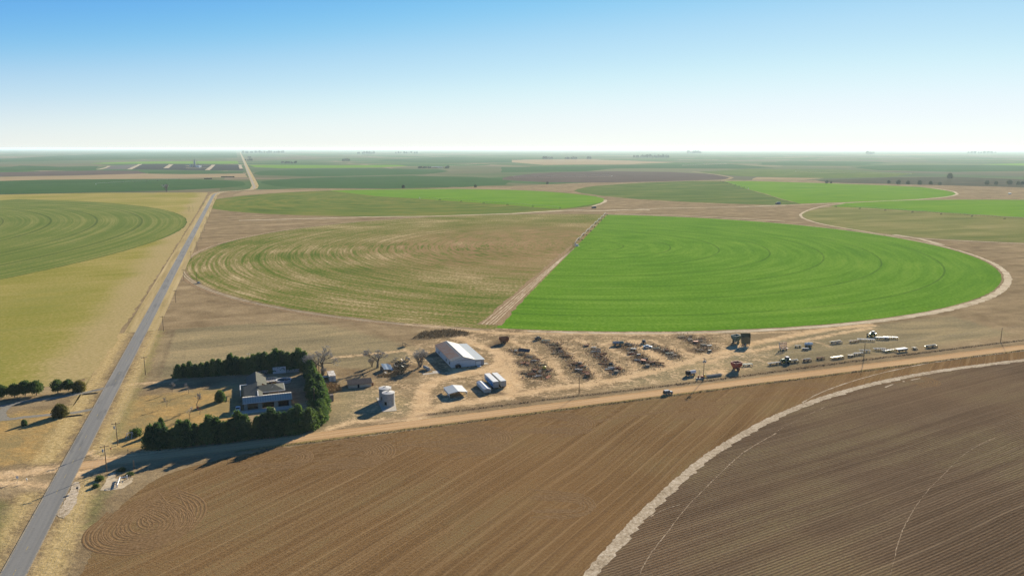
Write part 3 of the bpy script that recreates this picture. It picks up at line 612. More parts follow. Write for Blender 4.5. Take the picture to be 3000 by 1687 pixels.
# worn yellow dashes down the middle
V = []; F = []
for k in range(90):
    v = 60 + 12.2 * k
    if rnd.random() < 0.3: continue
    b = len(V); V += [(*uv(-60.82, v), 0.168), (*uv(-60.68, v), 0.168), (*uv(-60.68, v + 3.0), 0.168), (*uv(-60.82, v + 3.0), 0.168)]; F.append((b, b + 1, b + 2, b + 3))
Mp = Mat('worn_yellow_paint'); Mp.col(Mp.mix(Mp.step(Mp.noise(Mp.pos(), 2.0, 4, 0.7), 0.4, 0.6), (0.42, 0.30, 0.07), (0.19, 0.17, 0.12)))
tag(link('centre_line', mesh_np('centre_line', V, F), Mp.m), kind='structure')
def m_dirtroad():
    M = Mat('packed_red_sand', 1.0, 0.0)
    g = M.grid(); x, y, _ = M.sep(g); d = M.math('ABSOLUTE', M.math('SUBTRACT', y, 277.0))
    n2 = M.noise(M.pos(), 1.1, 5, 0.75); n1 = M.noise(M.grid(scale=(0.012, 0.9, 1)), 1.0, 4, 0.6); n3 = M.noise(M.grid(scale=(0.02, 0.1, 1)), 1.0, 3, 0.6)
    f = M.math('ADD', M.math('MULTIPLY', n2, 0.4), M.math('ADD', M.math('MULTIPLY', n1, 0.35), M.math('MULTIPLY', n3, 0.25)))
    c = M.ramp(f, [(0.33, (0.31, 0.185, 0.085)), (0.5, (0.43, 0.27, 0.132)), (0.67, (0.53, 0.36, 0.19))])
    tr = M.step(M.math('ABSOLUTE', M.math('SUBTRACT', d, 1.1)), 0.2, 0.7, 0.5, 0)
    c = M.mix(tr, c, (0.50, 0.35, 0.20))
    c = M.mix(M.math('MULTIPLY', M.step(d, 3.0, 3.8, 0, 0.7), M.step(n2, 0.4, 0.6)), c, (0.22, 0.145, 0.07))
    M.bump(M.math('ADD', n2, M.math('MULTIPLY', n1, 1.5)), 0.4, 0.15); return M.col(c)
MF['dirt'] = m_dirtroad()
ribbon('dirt_road', [uv(u, 276.2 + (0.6 if u > 100 else 0)) for u in range(-58, 0, 2)] + [uv(u, 276.4 + min(1.6, u * 0.006)) for u in range(0, 500, 3)] + [uv(u, 279.5) for u in range(500, 2600, 60)], 7.6, 0.09, MF['dirt'], 0.35, 8)
# dead-grass bank between dirt road and plough
ribbon('verge', [uv(u, 271.6 + min(1.6, u * 0.006)) for u in range(-8, 480, 2)], 1.3, 0.10, MF['gverge'], 0.6, 9)
# pale sandy ring round the wheat, narrow tracks round the dry half
def arc_pts(c, r, a0, a1, n): return [(c[0] + r * math.cos(a0 + (a1 - a0) * i / n), c[1] + r * math.sin(a0 + (a1 - a0) * i / n)) for i in range(n + 1)]
def m_track():
    M = Mat('sandy_track', 1.0, 0.0); n2 = M.noise(M.pos(), 0.8, 5, 0.75); n1 = M.noise(M.pos(), 0.08, 4, 0.6)
    return M.col(M.ramp(M.math('ADD', M.math('MULTIPLY', n2, 0.55), M.math('MULTIPLY', n1, 0.45)), [(0.36, (0.29, 0.22, 0.135)), (0.48, (0.45, 0.36, 0.235)), (0.62, (0.58, 0.485, 0.34))]))
MF['track'] = m_track()
arcp = arc_pts(C_MAIN, 403.5, A0 + 0.05, A0 + 2.02, 200)
ribbon('sandy_track', arcp, [2.6 + 3.4 * math.sin(math.pi * min(1, i / 170)) for i in range(len(arcp))], 0.12, MF['track'], 0.6, 11)
ribbon('sandy_track', arc_pts(C_MAIN, 400.5, A0 + 2.02, A0 + math.pi, 120), 1.6, 0.12, MF['track'], 0.5, 12)
MT = Mat('dull_track', 1.0, 0.0); MT.col(MT.ramp(MT.noise(MT.pos(), 0.7, 5, 0.75), [(0.35, (0.16, 0.105, 0.055)), (0.5, (0.26, 0.175, 0.095)), (0.65, (0.36, 0.26, 0.15))]))
for rr, w, s in ((404.6, 0.7, 13), (406.6, 0.7, 14)):
    ribbon('wheel_path', arc_pts(C_MAIN, rr, A0 + 3.9, A0 + 2 * math.pi - 0.02, 260), w, 0.12, MF['track'], 0.15, s)
ribbon('dull_path', arc_pts(C_MAIN, 409, A0 + 3.35, A0 + 2 * math.pi - 0.1, 260), 3.0, 0.11, MT.m, 0.6, 15)
# the bare strip the pivot arm parks over, tyre-striped
dv = np.array([math.cos(A0), math.sin(A0)]); nn = np.array([-dv[1], dv[0]]); CM = np.array(C_MAIN)
ribbon('bare_strip', [CM + dv * s - nn * 6 for s in range(0, 400, 8)], [3 + 11 * s / 50 for s in range(50)], 0.125, MT.m, 1.2, 16)
for o_, w in ((3.2, 0.7), (5.4, 0.6), (7.6, 0.7), (10.5, 0.6)):
    ribbon('wheel_path', [CM + dv * s - nn * (o_ * s / 395 + 0.5) for s in range(25, 396, 6)], w, 0.135, MF['track'], 0.25, int(o_ * 10))
# other tracks further out
def zr(name, K, pts, w, m='track', seed=0, sm=6): ribbon(name, smooth_poly([K(*p) for p in pts], sm), w, 0.17, MF[m], w * 0.12, seed)
zr('sandy_track', Z2, [(0, 728), (400, 718), (900, 705), (1340, 693), (1800, 688), (2200, 676), (2576, 664)], 9, seed=1)
zr('sandy_track', Z3, [(0, 665), (300, 645), (600, 632), (830, 637), (1100, 628), (1300, 630)], 14, seed=2)
zr('sandy_track', Z3, [(1100, 628), (1500, 612), (2000, 604), (2300, 596), (2576, 588)], 7, seed=3)
sheet('bare_patch', [Z2(*p) for p in ((150, 772), (300, 758), (480, 754), (630, 752), (600, 762), (480, 774), (330, 780), (220, 780))], .17, MF['tan'], 6, 2.5)
zr('sandy_track', Z3, [(970, 668), (1500, 680), (2100, 705), (2576, 738)], 5, seed=5)
zr('sandy_track', Z4, [(1350, 862), (1600, 905), (1750, 945), (1800, 960)], 7, seed=18)
zr('sandy_track', Z4, [(0, 598), (200, 585), (450, 578), (800, 566), (1200, 548), (1600, 530), (1850, 505), (1930, 487), (1942, 475), (1890, 450), (1700, 424)], 6, seed=6)
zr('sandy_track', Z4, [(880, 566), (700, 590), (560, 625), (480, 662), (470, 682), (500, 710), (600, 745), (750, 778), (1000, 820), (1250, 862), (1600, 897), (2000, 920), (2576, 948)], 4, seed=7)
zr('sandy_track', Z3, [(875, 535), (880, 548), (840, 570), (760, 595)], 7, seed=8)
zr('pale_path', Z2, [(0, 452), (400, 448), (900, 441), (1500, 436), (2100, 428), (2576, 412)], 12, 'tan', seed=9)
zr('pale_path', Z3, [(1700, 268), (1900, 292), (2050, 318), (2065, 330), (2000, 345), (1860, 350)], 14, 'tan', seed=10)
zr('dark_hedge_line', Z2, [(0, 450), (200, 446), (700, 440), (1200, 432), (2000, 424), (2576, 408)], 6, 'scrub', seed=11)
zr('dark_hedge_line', Z1, [(0, 546), (900, 526), (1500, 522), (2060, 520), (2400, 514)], 7, 'scrub', seed=12)
zr('pale_path', Z4, [(200, 140), (900, 122), (1500, 104), (2000, 100)], 50, 'tan', seed=13)
zr('pale_path', Z4, [(460, 272), (900, 282), (1520, 290)], 12, 'chalk', seed=14)
zr('pale_path', Z3, [(1610, 212), (2030, 196)], 14, 'chalk', seed=15)
zr('pale_path', Z3, [(0, 322), (500, 320), (940, 314)], 8, 'chalk', seed=16)
zr('pale_path', Z2, [(1980, 214), (2100, 206), (2250, 196)], 12, 'chalk', seed=17)
zr('pale_path', Z2, [(1500, 100), (1900, 99), (2200, 98)], 60, 'chalk', seed=19)
# ------------------------------------------------------------------ mesh builder
class MB:
    def __init__(s): s.v = []; s.f = []; s.m = []; s.mi = 0
    def add(s, vs, fs):
        b = len(s.v); s.v += [tuple(v) for v in vs]; s.f += [tuple(b + i for i in f) for f in fs]; s.m += [s.mi] * len(fs); return s
    def box(s, x0, x1, y0, y1, z0, z1):
        return s.add([(x0, y0, z0), (x1, y0, z0), (x1, y1, z0), (x0, y1, z0), (x0, y0, z1), (x1, y0, z1), (x1, y1, z1), (x0, y1, z1)],
                     [(0, 3, 2, 1), (4, 5, 6, 7), (0, 1, 5, 4), (1, 2, 6, 5), (2, 3, 7, 6), (3, 0, 4, 7)])
    def tube(s, a, b, r0, r1=None, n=6, caps=True):
        a = Vector(a); b = Vector(b); r1 = r0 if r1 is None else r1; d = (b - a)
        if d.length < 1e-6: return s
        d.normalize(); u = d.orthogonal().normalized(); w = d.cross(u); vs = []
        for p, r in ((a, r0), (b, r1)):
            for i in range(n):
                t = 2 * math.pi * i / n; vs.append(p + (u * math.cos(t) + w * math.sin(t)) * r)
        fs = [(i, (i + 1) % n, n + (i + 1) % n, n + i) for i in range(n)]
        if caps: fs += [tuple(range(n - 1, -1, -1)), tuple(range(n, 2 * n))]
        return s.add(vs, fs)
    def beam(s, a, b, w, h=None):
        """square bar between two points"""
        h = w if h is None else h; a = Vector(a); b = Vector(b); d = (b - a).normalized()
        u = d.cross(Vector((0, 0, 1)));
        if u.length < 1e-3: u = Vector((1, 0, 0))
        u.normalize(); q = u.cross(d); vs = []
        for p in (a, b):
            for i, j in ((-1, -1), (1, -1), (1, 1), (-1, 1)): vs.append(p + u * (w / 2 * i) + q * (h / 2 * j))
        return s.add(vs, [(0, 3, 2, 1), (4, 5, 6, 7), (0, 1, 5, 4), (1, 2, 6, 5), (2, 3, 7, 6), (3, 0, 4, 7)])
    def prism(s, prof, axis, a, b):
        """extrude a 2-D profile along x ('x') or y ('y'); profile is (other horizontal, z)"""
        n = len(prof); vs = []
        for t in (a, b): vs += [((t, p, z) if axis == 'x' else (p, t, z)) for p, z in prof]
        return s.add(vs, [tuple(range(n - 1, -1, -1)), tuple(range(n, 2 * n))] + [(i, (i + 1) % n, n + (i + 1) % n, n + i) for i in range(n)])
    def slab(s, pts, th):
        """sheet of given thickness under a polygon of 3-D points"""
        n = len(pts); lo = [(x, y, z - th) for x, y, z in pts]
        return s.add(list(pts) + lo, [tuple(range(n)), tuple(range(2 * n - 1, n - 1, -1))] + [(i, n + i, n + (i + 1) % n, (i + 1) % n) for i in range(n)])
    def wheel(s, c, r, w, n=14, axis='y'):
        d = Vector((0, w / 2, 0)) if axis == 'y' else Vector((w / 2, 0, 0)); return s.tube(Vector(c) - d, Vector(c) + d, r, r, n)
    def build(s, name, mats, parent=None, smooth=False, fix=True):
        me = bpy.data.meshes.new(name); me.from_pydata(s.v, [], s.f)
        ms = mats if isinstance(mats, (list, tuple)) else [mats]
        for m in ms: me.materials.append(m)
        if len(ms) > 1: me.polygons.foreach_set('material_index', s.m)
        if fix:
            b = bmesh.new(); b.from_mesh(me); bmesh.ops.recalc_face_normals(b, faces=b.faces); b.to_mesh(me); b.free()
        if smooth: me.polygons.foreach_set('use_smooth', [True] * len(me.polygons))
        me.update(); o = bpy.data.objects.new(name, me); COL.objects.link(o)
        if parent: o.parent = parent
        return o
def paint(name, c, rough=0.6, spec=0.3, wear=0.25, metal=0.0, dirt=(0.20, 0.14, 0.085), scale=1.3):
    M = Mat(name, rough, spec); n = M.noise(M.obj(), scale, 5, 0.7)
    M.b.inputs['Metallic'].default_value = metal
    return M.col(M.mix(M.step(n, 0.48, 0.72, 0, wear), c, dirt))
ORD = 'first second third fourth fifth sixth seventh eighth ninth tenth eleventh twelfth thirteenth fourteenth fifteenth sixteenth seventeenth eighteenth nineteenth twentieth twenty-first twenty-second twenty-third twenty-fourth twenty-fifth twenty-sixth twenty-seventh twenty-eighth twenty-ninth thirtieth thirty-first thirty-second thirty-third thirty-fourth thirty-fifth'.split()

# ------------------------------------------------------------------ trees
def leaf_mat(name, a, b, c):
    M = Mat(name, 0.85, 0.15); n = M.noise(M.obj(), 0.9, 4, 0.7)
    r = M.math('ADD', M.math('MULTIPLY', n, 0.75), M.math('MULTIPLY', M.rand(), 0.3))
    cc = M.ramp(r, [(0.32, a), (0.55, b), (0.8, c)]); M.col(cc)
    tl = M.n('ShaderNodeBsdfTranslucent'); M.put(tl.inputs['Color'], M.mix(1.0, cc, (1.5, 1.5, 0.8), 'MULTIPLY')); mx = M.n('ShaderNodeMixShader'); mx.inputs[0].default_value = 0.35
    M.nt.links.new(M.b.outputs[0], mx.inputs[1]); M.nt.links.new(tl.outputs[0], mx.inputs[2]); M.nt.links.new(mx.outputs[0], M.nt.nodes['Material Output'].inputs['Surface'])
    return M.m
MF['cedar'] = leaf_mat('cedar_foliage', (0.040, 0.078, 0.034), (0.070, 0.118, 0.044), (0.13, 0.175, 0.058))
MF['pine'] = leaf_mat('pine_foliage', (0.040, 0.072, 0.028), (0.066, 0.102, 0.036), (0.11, 0.14, 0.048))
MF['bushbrown'] = leaf_mat('bronzed_juniper', (0.060, 0.062, 0.024), (0.10, 0.094, 0.036), (0.16, 0.135, 0.052))
MF['farleaf'] = leaf_mat('far_foliage', (0.02, 0.03, 0.02), (0.035, 0.045, 0.028), (0.06, 0.065, 0.04))
def bark(name, a, b):
    M = Mat(name, 0.95, 0.1); return M.col(M.mix(M.noise(M.obj(), 3.0, 4, 0.7), a, b))
MF['bark'] = bark('grey_bark', (0.10, 0.08, 0.062), (0.22, 0.185, 0.15)); MF['twig'] = bark('pale_twigs', (0.30, 0.26, 0.21), (0.48, 0.43, 0.36))
MF['redtwig'] = bark('red_twigs', (0.24, 0.10, 0.08), (0.36, 0.17, 0.13))

def crown_mesh(name, seed, h, rad, prof, n, size, base=0.0, lump=0.25, droop=0.0):
    """leaf clumps through a crown volume; prof(t) gives the relative radius at height t"""
    r = np.random.RandomState(seed); V = []; F = []
    ph = r.uniform(0, 6.28, 6)
    for k in range(n):
        t = r.uniform(0, 1) ** 0.9; a = r.uniform(0, 2 * math.pi)
        lob = 1 + lump * math.sin(3 * a + ph[0] + 5 * t) * math.sin(9 * t + ph[1]) + lump * 0.7 * math.sin(7 * a + ph[2] + 11 * t)
        rr = rad * prof(t) * lob * (r.uniform(0.1, 1.0) ** 0.42)
        c = np.array([rr * math.cos(a), rr * math.sin(a), base + t * h + r.uniform(-0.15, 0.15)])
        for q in range(3):
            d = r.normal(0, 1, 3); d /= np.linalg.norm(d); d[2] = d[2] * 0.7 + 0.25
            e = np.cross(d, r.normal(0, 1, 3)); e /= max(np.linalg.norm(e), 1e-6); f_ = np.cross(e, d)
            s = size * r.uniform(0.55, 1.2); b = len(V); o_ = c + r.normal(0, size * 0.5, 3)
            o_[2] = max(o_[2], 0.12)
            V += [tuple(o_ - e * s * 0.5), tuple(o_ + f_ * s * 0.35 + d * 0.1), tuple(o_ + e * s * 0.5), tuple(o_ - f_ * s * 0.4)]; F.append((b, b + 1, b + 2, b + 3))
    return mesh_np(name, V, F)
def cone_prof(t): return (1.02 - t) ** 0.66 * min(1.0, 0.72 + t * 2.0) * 1.02
def round_prof(t): return math.sqrt(max(0.0, 1 - (2 * t - 0.9) ** 2 / 1.25))
def egg_prof(t): return math.sqrt(max(0.02, 1 - (1.55 * t - 0.45) ** 2 / 1.25))
def pine_prof(t): return 0.95 * math.sqrt(max(0.03, 1 - (1.9 * t - 0.75) ** 2 / 1.35))
CED = [crown_mesh('crown', 10 + i, 6.9 + 0.45 * ((i * 3) % 4), 2.95 - 0.15 * i, cone_prof, 1700, 0.7, 0.2, 0.28) for i in range(4)]
for m in CED: m.materials.append(MF['cedar'])
trunk_m = {}
def trunk_mesh(h, r):
    b = MB(); b.tube((0, 0, -0.1), (0, 0, h), r, r * 0.45, 7); me = bpy.data.meshes.new('trunk'); me.from_pydata(b.v, [], b.f); me.materials.append(MF['bark']); return me
TR = trunk_mesh(5.5, 0.2)
def plant(name, p, crown_me, trunk_me, sc, label, cat, group=None, rz=None, szf=1.0):
    t = empty(name, (p[0], p[1], 0.045), rnd.uniform(0, 6.28) if rz is None else rz, label, cat, group); t.scale = (sc, sc, sc * szf)
    for nm, me in (('trunk', trunk_me), ('crown', crown_me)):
        if me: o = bpy.data.objects.new(nm, me); COL.objects.link(o); o.parent = t
    return t
# windbreak behind the house
n_ = 23
for i in range(n_):
    t = i / (n_ - 1); u = -33.5 + 57.5 * t; v = 374.6 - 7.0 * t + rnd.uniform(-0.7, 0.7)
    plant('cedar_tree', uv(u, v), CED[i % 4], TR, 0.74 + 0.46 * min(1, t * 1.5) + rnd.uniform(-0.11, 0.11), 'dark cedar in the windbreak behind the house, %s from the road end' % ORD[i], 'tree', 'cedars in the windbreak behind the house')
n_ = 21
for i in range(n_):
    t = i / (n_ - 1); u = -36.5 + 50 * t + (1.6 if u > -3 else 0); u = -36.5 + 50 * t + (1.8 if t > 0.66 else 0)
    plant('cedar_tree', uv(u, 284.6 - 1.3 * t + rnd.uniform(-0.6, 0.6)), CED[(i + 1) % 4], TR, 0.98 + 0.13 * math.sin(i * 1.7) + 0.16 * t, 'dense dark cedar in the hedge along the dirt road, %s from the road end' % ORD[i], 'tree', 'cedars in the hedge along the dirt road')
col_ = smooth_poly([(18.5, 284.0), (22.5, 289.5), (24.6, 297), (26, 306), (26.9, 316), (27.0, 327), (26.4, 338), (25.5, 350), (24.8, 360)], 6)
acc = []; L = 0
for a, b in zip(col_[:-1], col_[1:]):
    L += float(np.hypot(*(b - a)))
    if L > 2.9 * len(acc) + 0.01: acc.append(b)
for i, p in enumerate(acc):
    plant('cedar_tree', uv(p[0] + rnd.uniform(-0.7, 0.7), p[1]), CED[(i + 2) % 4], TR, 0.92 + rnd.uniform(-0.08, 0.14), 'green cedar in the curved hedge right of the house, %s from the dirt road' % ORD[i], 'tree', 'cedars in the curved hedge right of the house')
for i, (u, v, s) in enumerate(((22.3, 300, 0.85), (23.6, 311, 0.95), (23.9, 322, 1.0), (23.6, 333, 0.9))):
    plant('cedar_tree', uv(u, v), CED[i % 4], TR, s, 'green cedar on the house side of the curved hedge, %s from the dirt road' % ORD[i], 'tree', 'cedars on the house side of the curved hedge')
plant('cedar_tree', P(*[(0 + 1525 / 3.22), (850 + 1335 / 3.22)]), CED[1], TR, 0.62, 'small single cedar standing behind the left part of the roadside hedge', 'tree')
# pines and rounded junipers over the road
PINE = [crown_mesh('crown', 40 + i, 4.3, 2.35, pine_prof, 900, 0.62, 1.5, 0.3) for i in range(3)]
for m in PINE: m.materials.append(MF['pine'])
TP = trunk_mesh(3.6, 0.2)
for i, (x, y, s) in enumerate(((12, 1025, 1.0), (140, 1012, 0.98), (240, 998, 1.12), (345, 990, 1.05), (547, 972, 0.98), (645, 955, 0.88))):
    plant('pine_tree', L2(x, y), PINE[i % 3], TP, s, 'rounded green pine beside the left driveway, %s from the frame edge' % ORD[i], 'tree', 'pines beside the left driveway')
RND = crown_mesh('crown', 61, 5.0, 2.9, egg_prof, 1700, 0.6, 0.1, 0.12); RND.materials.append(MF['bushbrown'])
RNG = crown_mesh('crown', 62, 5.2, 2.5, egg_prof, 1700, 0.5, 0.1, 0.06); RNG.materials.append(MF['cedar'])
plant('juniper_bush', L2(748, 952), RND, TR and None, 0.86, 'big bronze-green juniper at the right end of the pine row', 'bush')
plant('juniper_bush', L2(572, 1190), RND, None, 0.93, 'large rounded bronze-green bush between the two left driveways', 'bush')
plant('juniper_bush', L2(230, 1275), RNG, None, 0.42, 'small round green bush left of the large bronze bush', 'bush')
plant('juniper_bush', K0(1264, 1160), RNG, None, 0.84, 'neat dark green dome-shaped bush on the lawn left of the house', 'bush')

# leafless trees
def bare_tree(seed, h, spread, stems=1, depth=5, lean=0.0, tw=1.0, tk=0.034):
    r = random.Random(seed); limb = MB(); twig = MB()
    def grow(p, d, L, rad, k):
        q = p + d * L
        (limb if k > 1 else twig).tube(p, q, rad, rad * 0.68, 6 if k > 2 else 3, False)
        if k == 0: return
        n = r.choice((2, 3, 3)) if k > 1 else r.choice((3, 4))
        for i in range(n):
            ax = Vector((r.uniform(-1, 1), r.uniform(-1, 1), r.uniform(-0.35, 0.65))).normalized()
            nd = (d * r.uniform(0.55, 1.0) + ax * spread * r.uniform(0.5, 1.1)); nd.z += 0.1; nd.normalize()
            grow(q if i else p + d * L * r.uniform(0.75, 1.0), nd, L * r.uniform(0.6, 0.85), max(rad * r.uniform(0.5, 0.68), 0.027 * tw), k - 1)
    for s_ in range(stems):
        d = Vector((r.uniform(-1, 1) * (0.35 if stems > 1 else 0.1) + lean, r.uniform(-1, 1) * (0.35 if stems > 1 else 0.1), 1)).normalized()
        grow(Vector((r.uniform(-.5, .5) * (stems > 1), r.uniform(-.5, .5) * (stems > 1), -0.1)), d, h * 0.24, h * (tk if stems == 1 else 0.016), depth)
    top_ = max(v[2] for v in twig.v); kk = h / top_
    limb.v = [(x * kk, y * kk, z * kk) for x, y, z in limb.v]; twig.v = [(x * kk, y * kk, z * kk) for x, y, z in twig.v]
    out = []
    for b, nm, m in ((limb, 'trunk', MF['bark']), (twig, 'crown', MF['twig'])):
        me = bpy.data.meshes.new(nm); me.from_pydata(b.v, [], b.f); me.materials.append(m); out.append(me)
    return out
def put_bare(p, tm, sc, label, red=False, wide=1.0):
    t = empty('bare_tree', (p[0], p[1], 0.045), rnd.uniform(0, 6), label, 'tree'); t.scale = (sc * wide, sc * wide, sc)
    for nm, me in (('trunk', tm[0]), ('crown', tm[1])):
        if red and nm == 'crown': me = me.copy(); me.materials.clear(); me.materials.append(MF['redtwig'])
        o = bpy.data.objects.new(nm, me); COL.objects.link(o); o.parent = t
    return t
BIG = bare_tree(3, 13.5, 0.95, 1, 7); MID = bare_tree(5, 10.0, 0.95, 1, 7); BRM = bare_tree(8, 9.0, 0.5, 8, 5, 0, 1.0); SML = bare_tree(12, 5.2, 0.75, 1, 6, 0, 0.75, 0.02)
put_bare(K1(488, 760), BIG, 1.04, 'big leafless tree with wide pale crown right of the windbreak', wide=1.55)
put_bare(K1(390, 720), MID, 0.85, 'leafless tree half hidden by the cedars at the end of the windbreak', wide=1.3)
put_bare(K1(1318, 655), MID, 0.98, 'gnarled leafless tree leaning over the collapsed blue-roofed shack', wide=1.5)
put_bare(K1(1240, 640), BRM, 0.50, 'low leafless thicket at the left foot of the gnarled tree')
put_bare(K1(1950, 650), BRM, 0.98, 'many-stemmed leafless tree left of the big barn', wide=1.25)
put_bare(K1(500, 770), BRM, 0.42, 'brown leafless thicket against the small white shed')
for i, (x, y, s, red, lb) in enumerate(((540, 1018, 0.95, 0, 'slim leafless tree on the lawn nearest the windbreak shadow'), (790, 1042, 0.98, 0, 'slim leafless tree on the lawn halfway to the dome bush'), (460, 1242, 0.85, 0, 'small leafless tree alone on the left of the lawn'), (915, 1262, 1.35, 0, 'bushy grey leafless tree left of the dome-shaped bush'), (958, 1362, 0.8, 1, 'small reddish leafless sapling on the lawn'), (806, 1418, 0.95, 0, 'slim leafless tree nearest the front hedge'))):
    put_bare(K0(x, y), SML, s, lb, red)
put_bare(L3(2345, 110), SML, 0.9, 'thin bare sapling in the gap of the front hedge')
SHR = crown_mesh('crown', 71, 1.6, 1.3, round_prof, 420, 0.42, 0.0, 0.35); SHR.materials.append(MF['pine'])
plant('shrub', L3(1285, 125), SHR, None, 1.45, 'low dark shrub on the lawn beside white metal scrap', 'shrub')
plant('shrub', L3(940, 545), SHR, None, 0.95, 'green shrub at the base of the second roadside pole', 'shrub', szf=0.8)
plant('shrub', L3(905, 610), SHR, None, 0.7, 'grey-green shrub at the lower edge of the pump clearing', 'shrub', szf=0.8)
plant('shrub', L3(1150, 455), SHR, None, 0.85, 'low weedy shrub at the top of the pump clearing', 'shrub', szf=0.6)
plant('shrub', L3(1225, 495), SHR, None, 0.8, 'dusty shrub at the right of the pump clearing', 'shrub', szf=0.6)
# ------------------------------------------------------------------ paints and building materials
MF['white'] = paint('white_paint', (0.60, 0.60, 0.57), 0.75, 0.12, 0.2)
MF['offwhite'] = paint('dirty_white_paint', (0.34, 0.325, 0.285), 0.85, 0.1, 0.45)
MF['stucco'] = paint('dull_stucco', (0.34, 0.30, 0.235), 0.9, 0.1, 0.35)
MF['galv'] = paint('galvanised_sheet', (0.30, 0.305, 0.295), 0.75, 0.15, 0.25)
MF['zinc'] = paint('bright_sheet_metal', (0.50, 0.51, 0.50), 0.75, 0.15, 0.18)
MF['rust'] = paint('rusted_steel', (0.17, 0.075, 0.040), 0.9, 0.1, 0.5, 0, (0.27, 0.13, 0.07))
MF['red'] = paint('faded_red_paint', (0.27, 0.040, 0.028), 0.6, 0.3, 0.4, 0, (0.17, 0.075, 0.045))
MF['teal'] = paint('faded_teal_paint', (0.070, 0.145, 0.125), 0.6, 0.3, 0.3)
MF['gbrown'] = paint('brown_olive_paint', (0.16, 0.115, 0.045), 0.7, 0.2, 0.35)
MF['tractor'] = paint('green_tractor_paint', (0.025, 0.115, 0.035), 0.45, 0.4, 0.2)
MF['yellow'] = paint('yellow_paint', (0.60, 0.42, 0.035), 0.5, 0.35, 0.2)
MF['tyre'] = paint('black_tyre', (0.020, 0.020, 0.020), 0.9, 0.1, 0.35, 0, (0.09, 0.07, 0.05))
MF['glass'] = paint('dark_glass', (0.018, 0.024, 0.030), 0.08, 0.6, 0.0)
MF['black'] = paint('dark_interior', (0.022, 0.021, 0.020), 0.9, 0.1, 0.2)
MF['blue'] = paint('blue_graphic', (0.045, 0.16, 0.33), 0.6, 0.3, 0.2)
MF['paleblue'] = paint('pale_blue_sheet', (0.36, 0.44, 0.46), 0.55, 0.3, 0.3)
MF['darksteel'] = paint('dark_steel', (0.060, 0.058, 0.056), 0.7, 0.3, 0.4)
MF['orange'] = paint('orange_primer', (0.40, 0.13, 0.055), 0.7, 0.2, 0.35)
MF['cream'] = paint('cream_wall', (0.50, 0.42, 0.32), 0.85, 0.1, 0.3)
MF['wood'] = paint('grey_timber', (0.20, 0.155, 0.11), 0.9, 0.1, 0.4, 0, (0.11, 0.08, 0.055))
MF['pole'] = paint('pole_timber', (0.115, 0.078, 0.050), 0.9, 0.1, 0.4, 0, (0.20, 0.15, 0.10))
MF['silver'] = paint('silver_tank', (0.50, 0.51, 0.50), 0.35, 0.5, 0.25)
def m_ribs(name, base, alt, period, axis=0, rusty=None):
    M = Mat(name, 0.75, 0.15); x = M.sep(M.obj())[axis]
    w = M.math('ADD', M.math('MULTIPLY', M.math('SINE', M.math('MULTIPLY', x, 6.2832 / period)), 0.5), 0.5)
    n = M.noise(M.obj(), 0.5, 5, 0.7)
    c = M.mix(M.step(w, 0.55, 0.9, 0, 0.8), base, alt); c = M.mix(M.step(n, 0.45, 0.75, 0, 0.35), c, (0.30, 0.24, 0.18))
    if rusty:
        y = M.sep(M.obj()); k = M.math('MULTIPLY', M.step(y[1], *rusty[0]), M.step(y[0], *rusty[1]))
        c = M.mix(M.math('MULTIPLY', k, M.step(M.noise(M.mapping(M.obj(), scale=(0.3, 2.0, 1)), 1.0, 4, 0.7), 0.35, 0.55)), c, (0.19, 0.10, 0.065))
    M.bump(w, 0.5, 0.06); return M.col(c)
MF['ribwhite'] = m_ribs('ribbed_white_sheet', (0.46, 0.42, 0.34), (0.26, 0.24, 0.20), 1.0)
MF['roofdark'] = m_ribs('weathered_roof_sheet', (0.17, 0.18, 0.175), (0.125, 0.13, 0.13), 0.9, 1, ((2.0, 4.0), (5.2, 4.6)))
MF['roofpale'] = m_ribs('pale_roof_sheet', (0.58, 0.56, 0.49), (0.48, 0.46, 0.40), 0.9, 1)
MF['roofblue'] = m_ribs('galvanised_roof_sheet', (0.36, 0.40, 0.41), (0.29, 0.32, 0.33), 0.9, 1)
MF['wallblue'] = m_ribs('ribbed_white_wall', (0.52, 0.53, 0.52), (0.42, 0.43, 0.43), 0.6, 0)
def m_shingle(name, a, b):
    M = Mat(name, 0.95, 0.15); n = M.noise(M.obj(), 2.2, 5, 0.75); br = M.n('ShaderNodeTexBrick'); M.put(br.inputs['Vector'], M.obj())
    br.inputs['Scale'].default_value = 1.6; br.inputs['Mortar Size'].default_value = 0.02; M.put(br.inputs['Color1'], a); M.put(br.inputs['Color2'], b); M.put(br.inputs['Mortar'], tuple(v * 0.6 for v in a))
    return M.col(M.mix(M.step(n, 0.35, 0.7, 0, 0.5), br.outputs['Color'], tuple(v * 1.35 for v in b)))
MF['shingle'] = m_shingle('grey_green_shingle', (0.070, 0.072, 0.055), (0.10, 0.10, 0.078)); MF['oldshingle'] = m_shingle('worn_brown_shingle', (0.105, 0.075, 0.055), (0.165, 0.125, 0.095))
MF['brick'] = m_shingle('tan_brick', (0.36, 0.235, 0.13), (0.42, 0.285, 0.165))
def m_conc(name, a, b, sc=0.8):
    M = Mat(name, 0.95, 0.15); n = M.noise(M.obj(), sc, 6, 0.75); return M.col(M.ramp(n, [(0.3, a), (0.7, b)]))
MF['conc'] = m_conc('concrete', (0.33, 0.29, 0.225), (0.47, 0.41, 0.32)); MF['stave'] = m_conc('weathered_concrete', (0.24, 0.225, 0.195), (0.43, 0.40, 0.35), 1.2)
MF['reed'] = m_conc('dry_cornstalks', (0.20, 0.125, 0.05), (0.46, 0.32, 0.15), 2.0)

def root(name, u, v, label, cat, group=None, rz=GA, z=0.05):
    x, y = uv(u, v); return empty(name, (x, y, z), rz, label, cat, group)

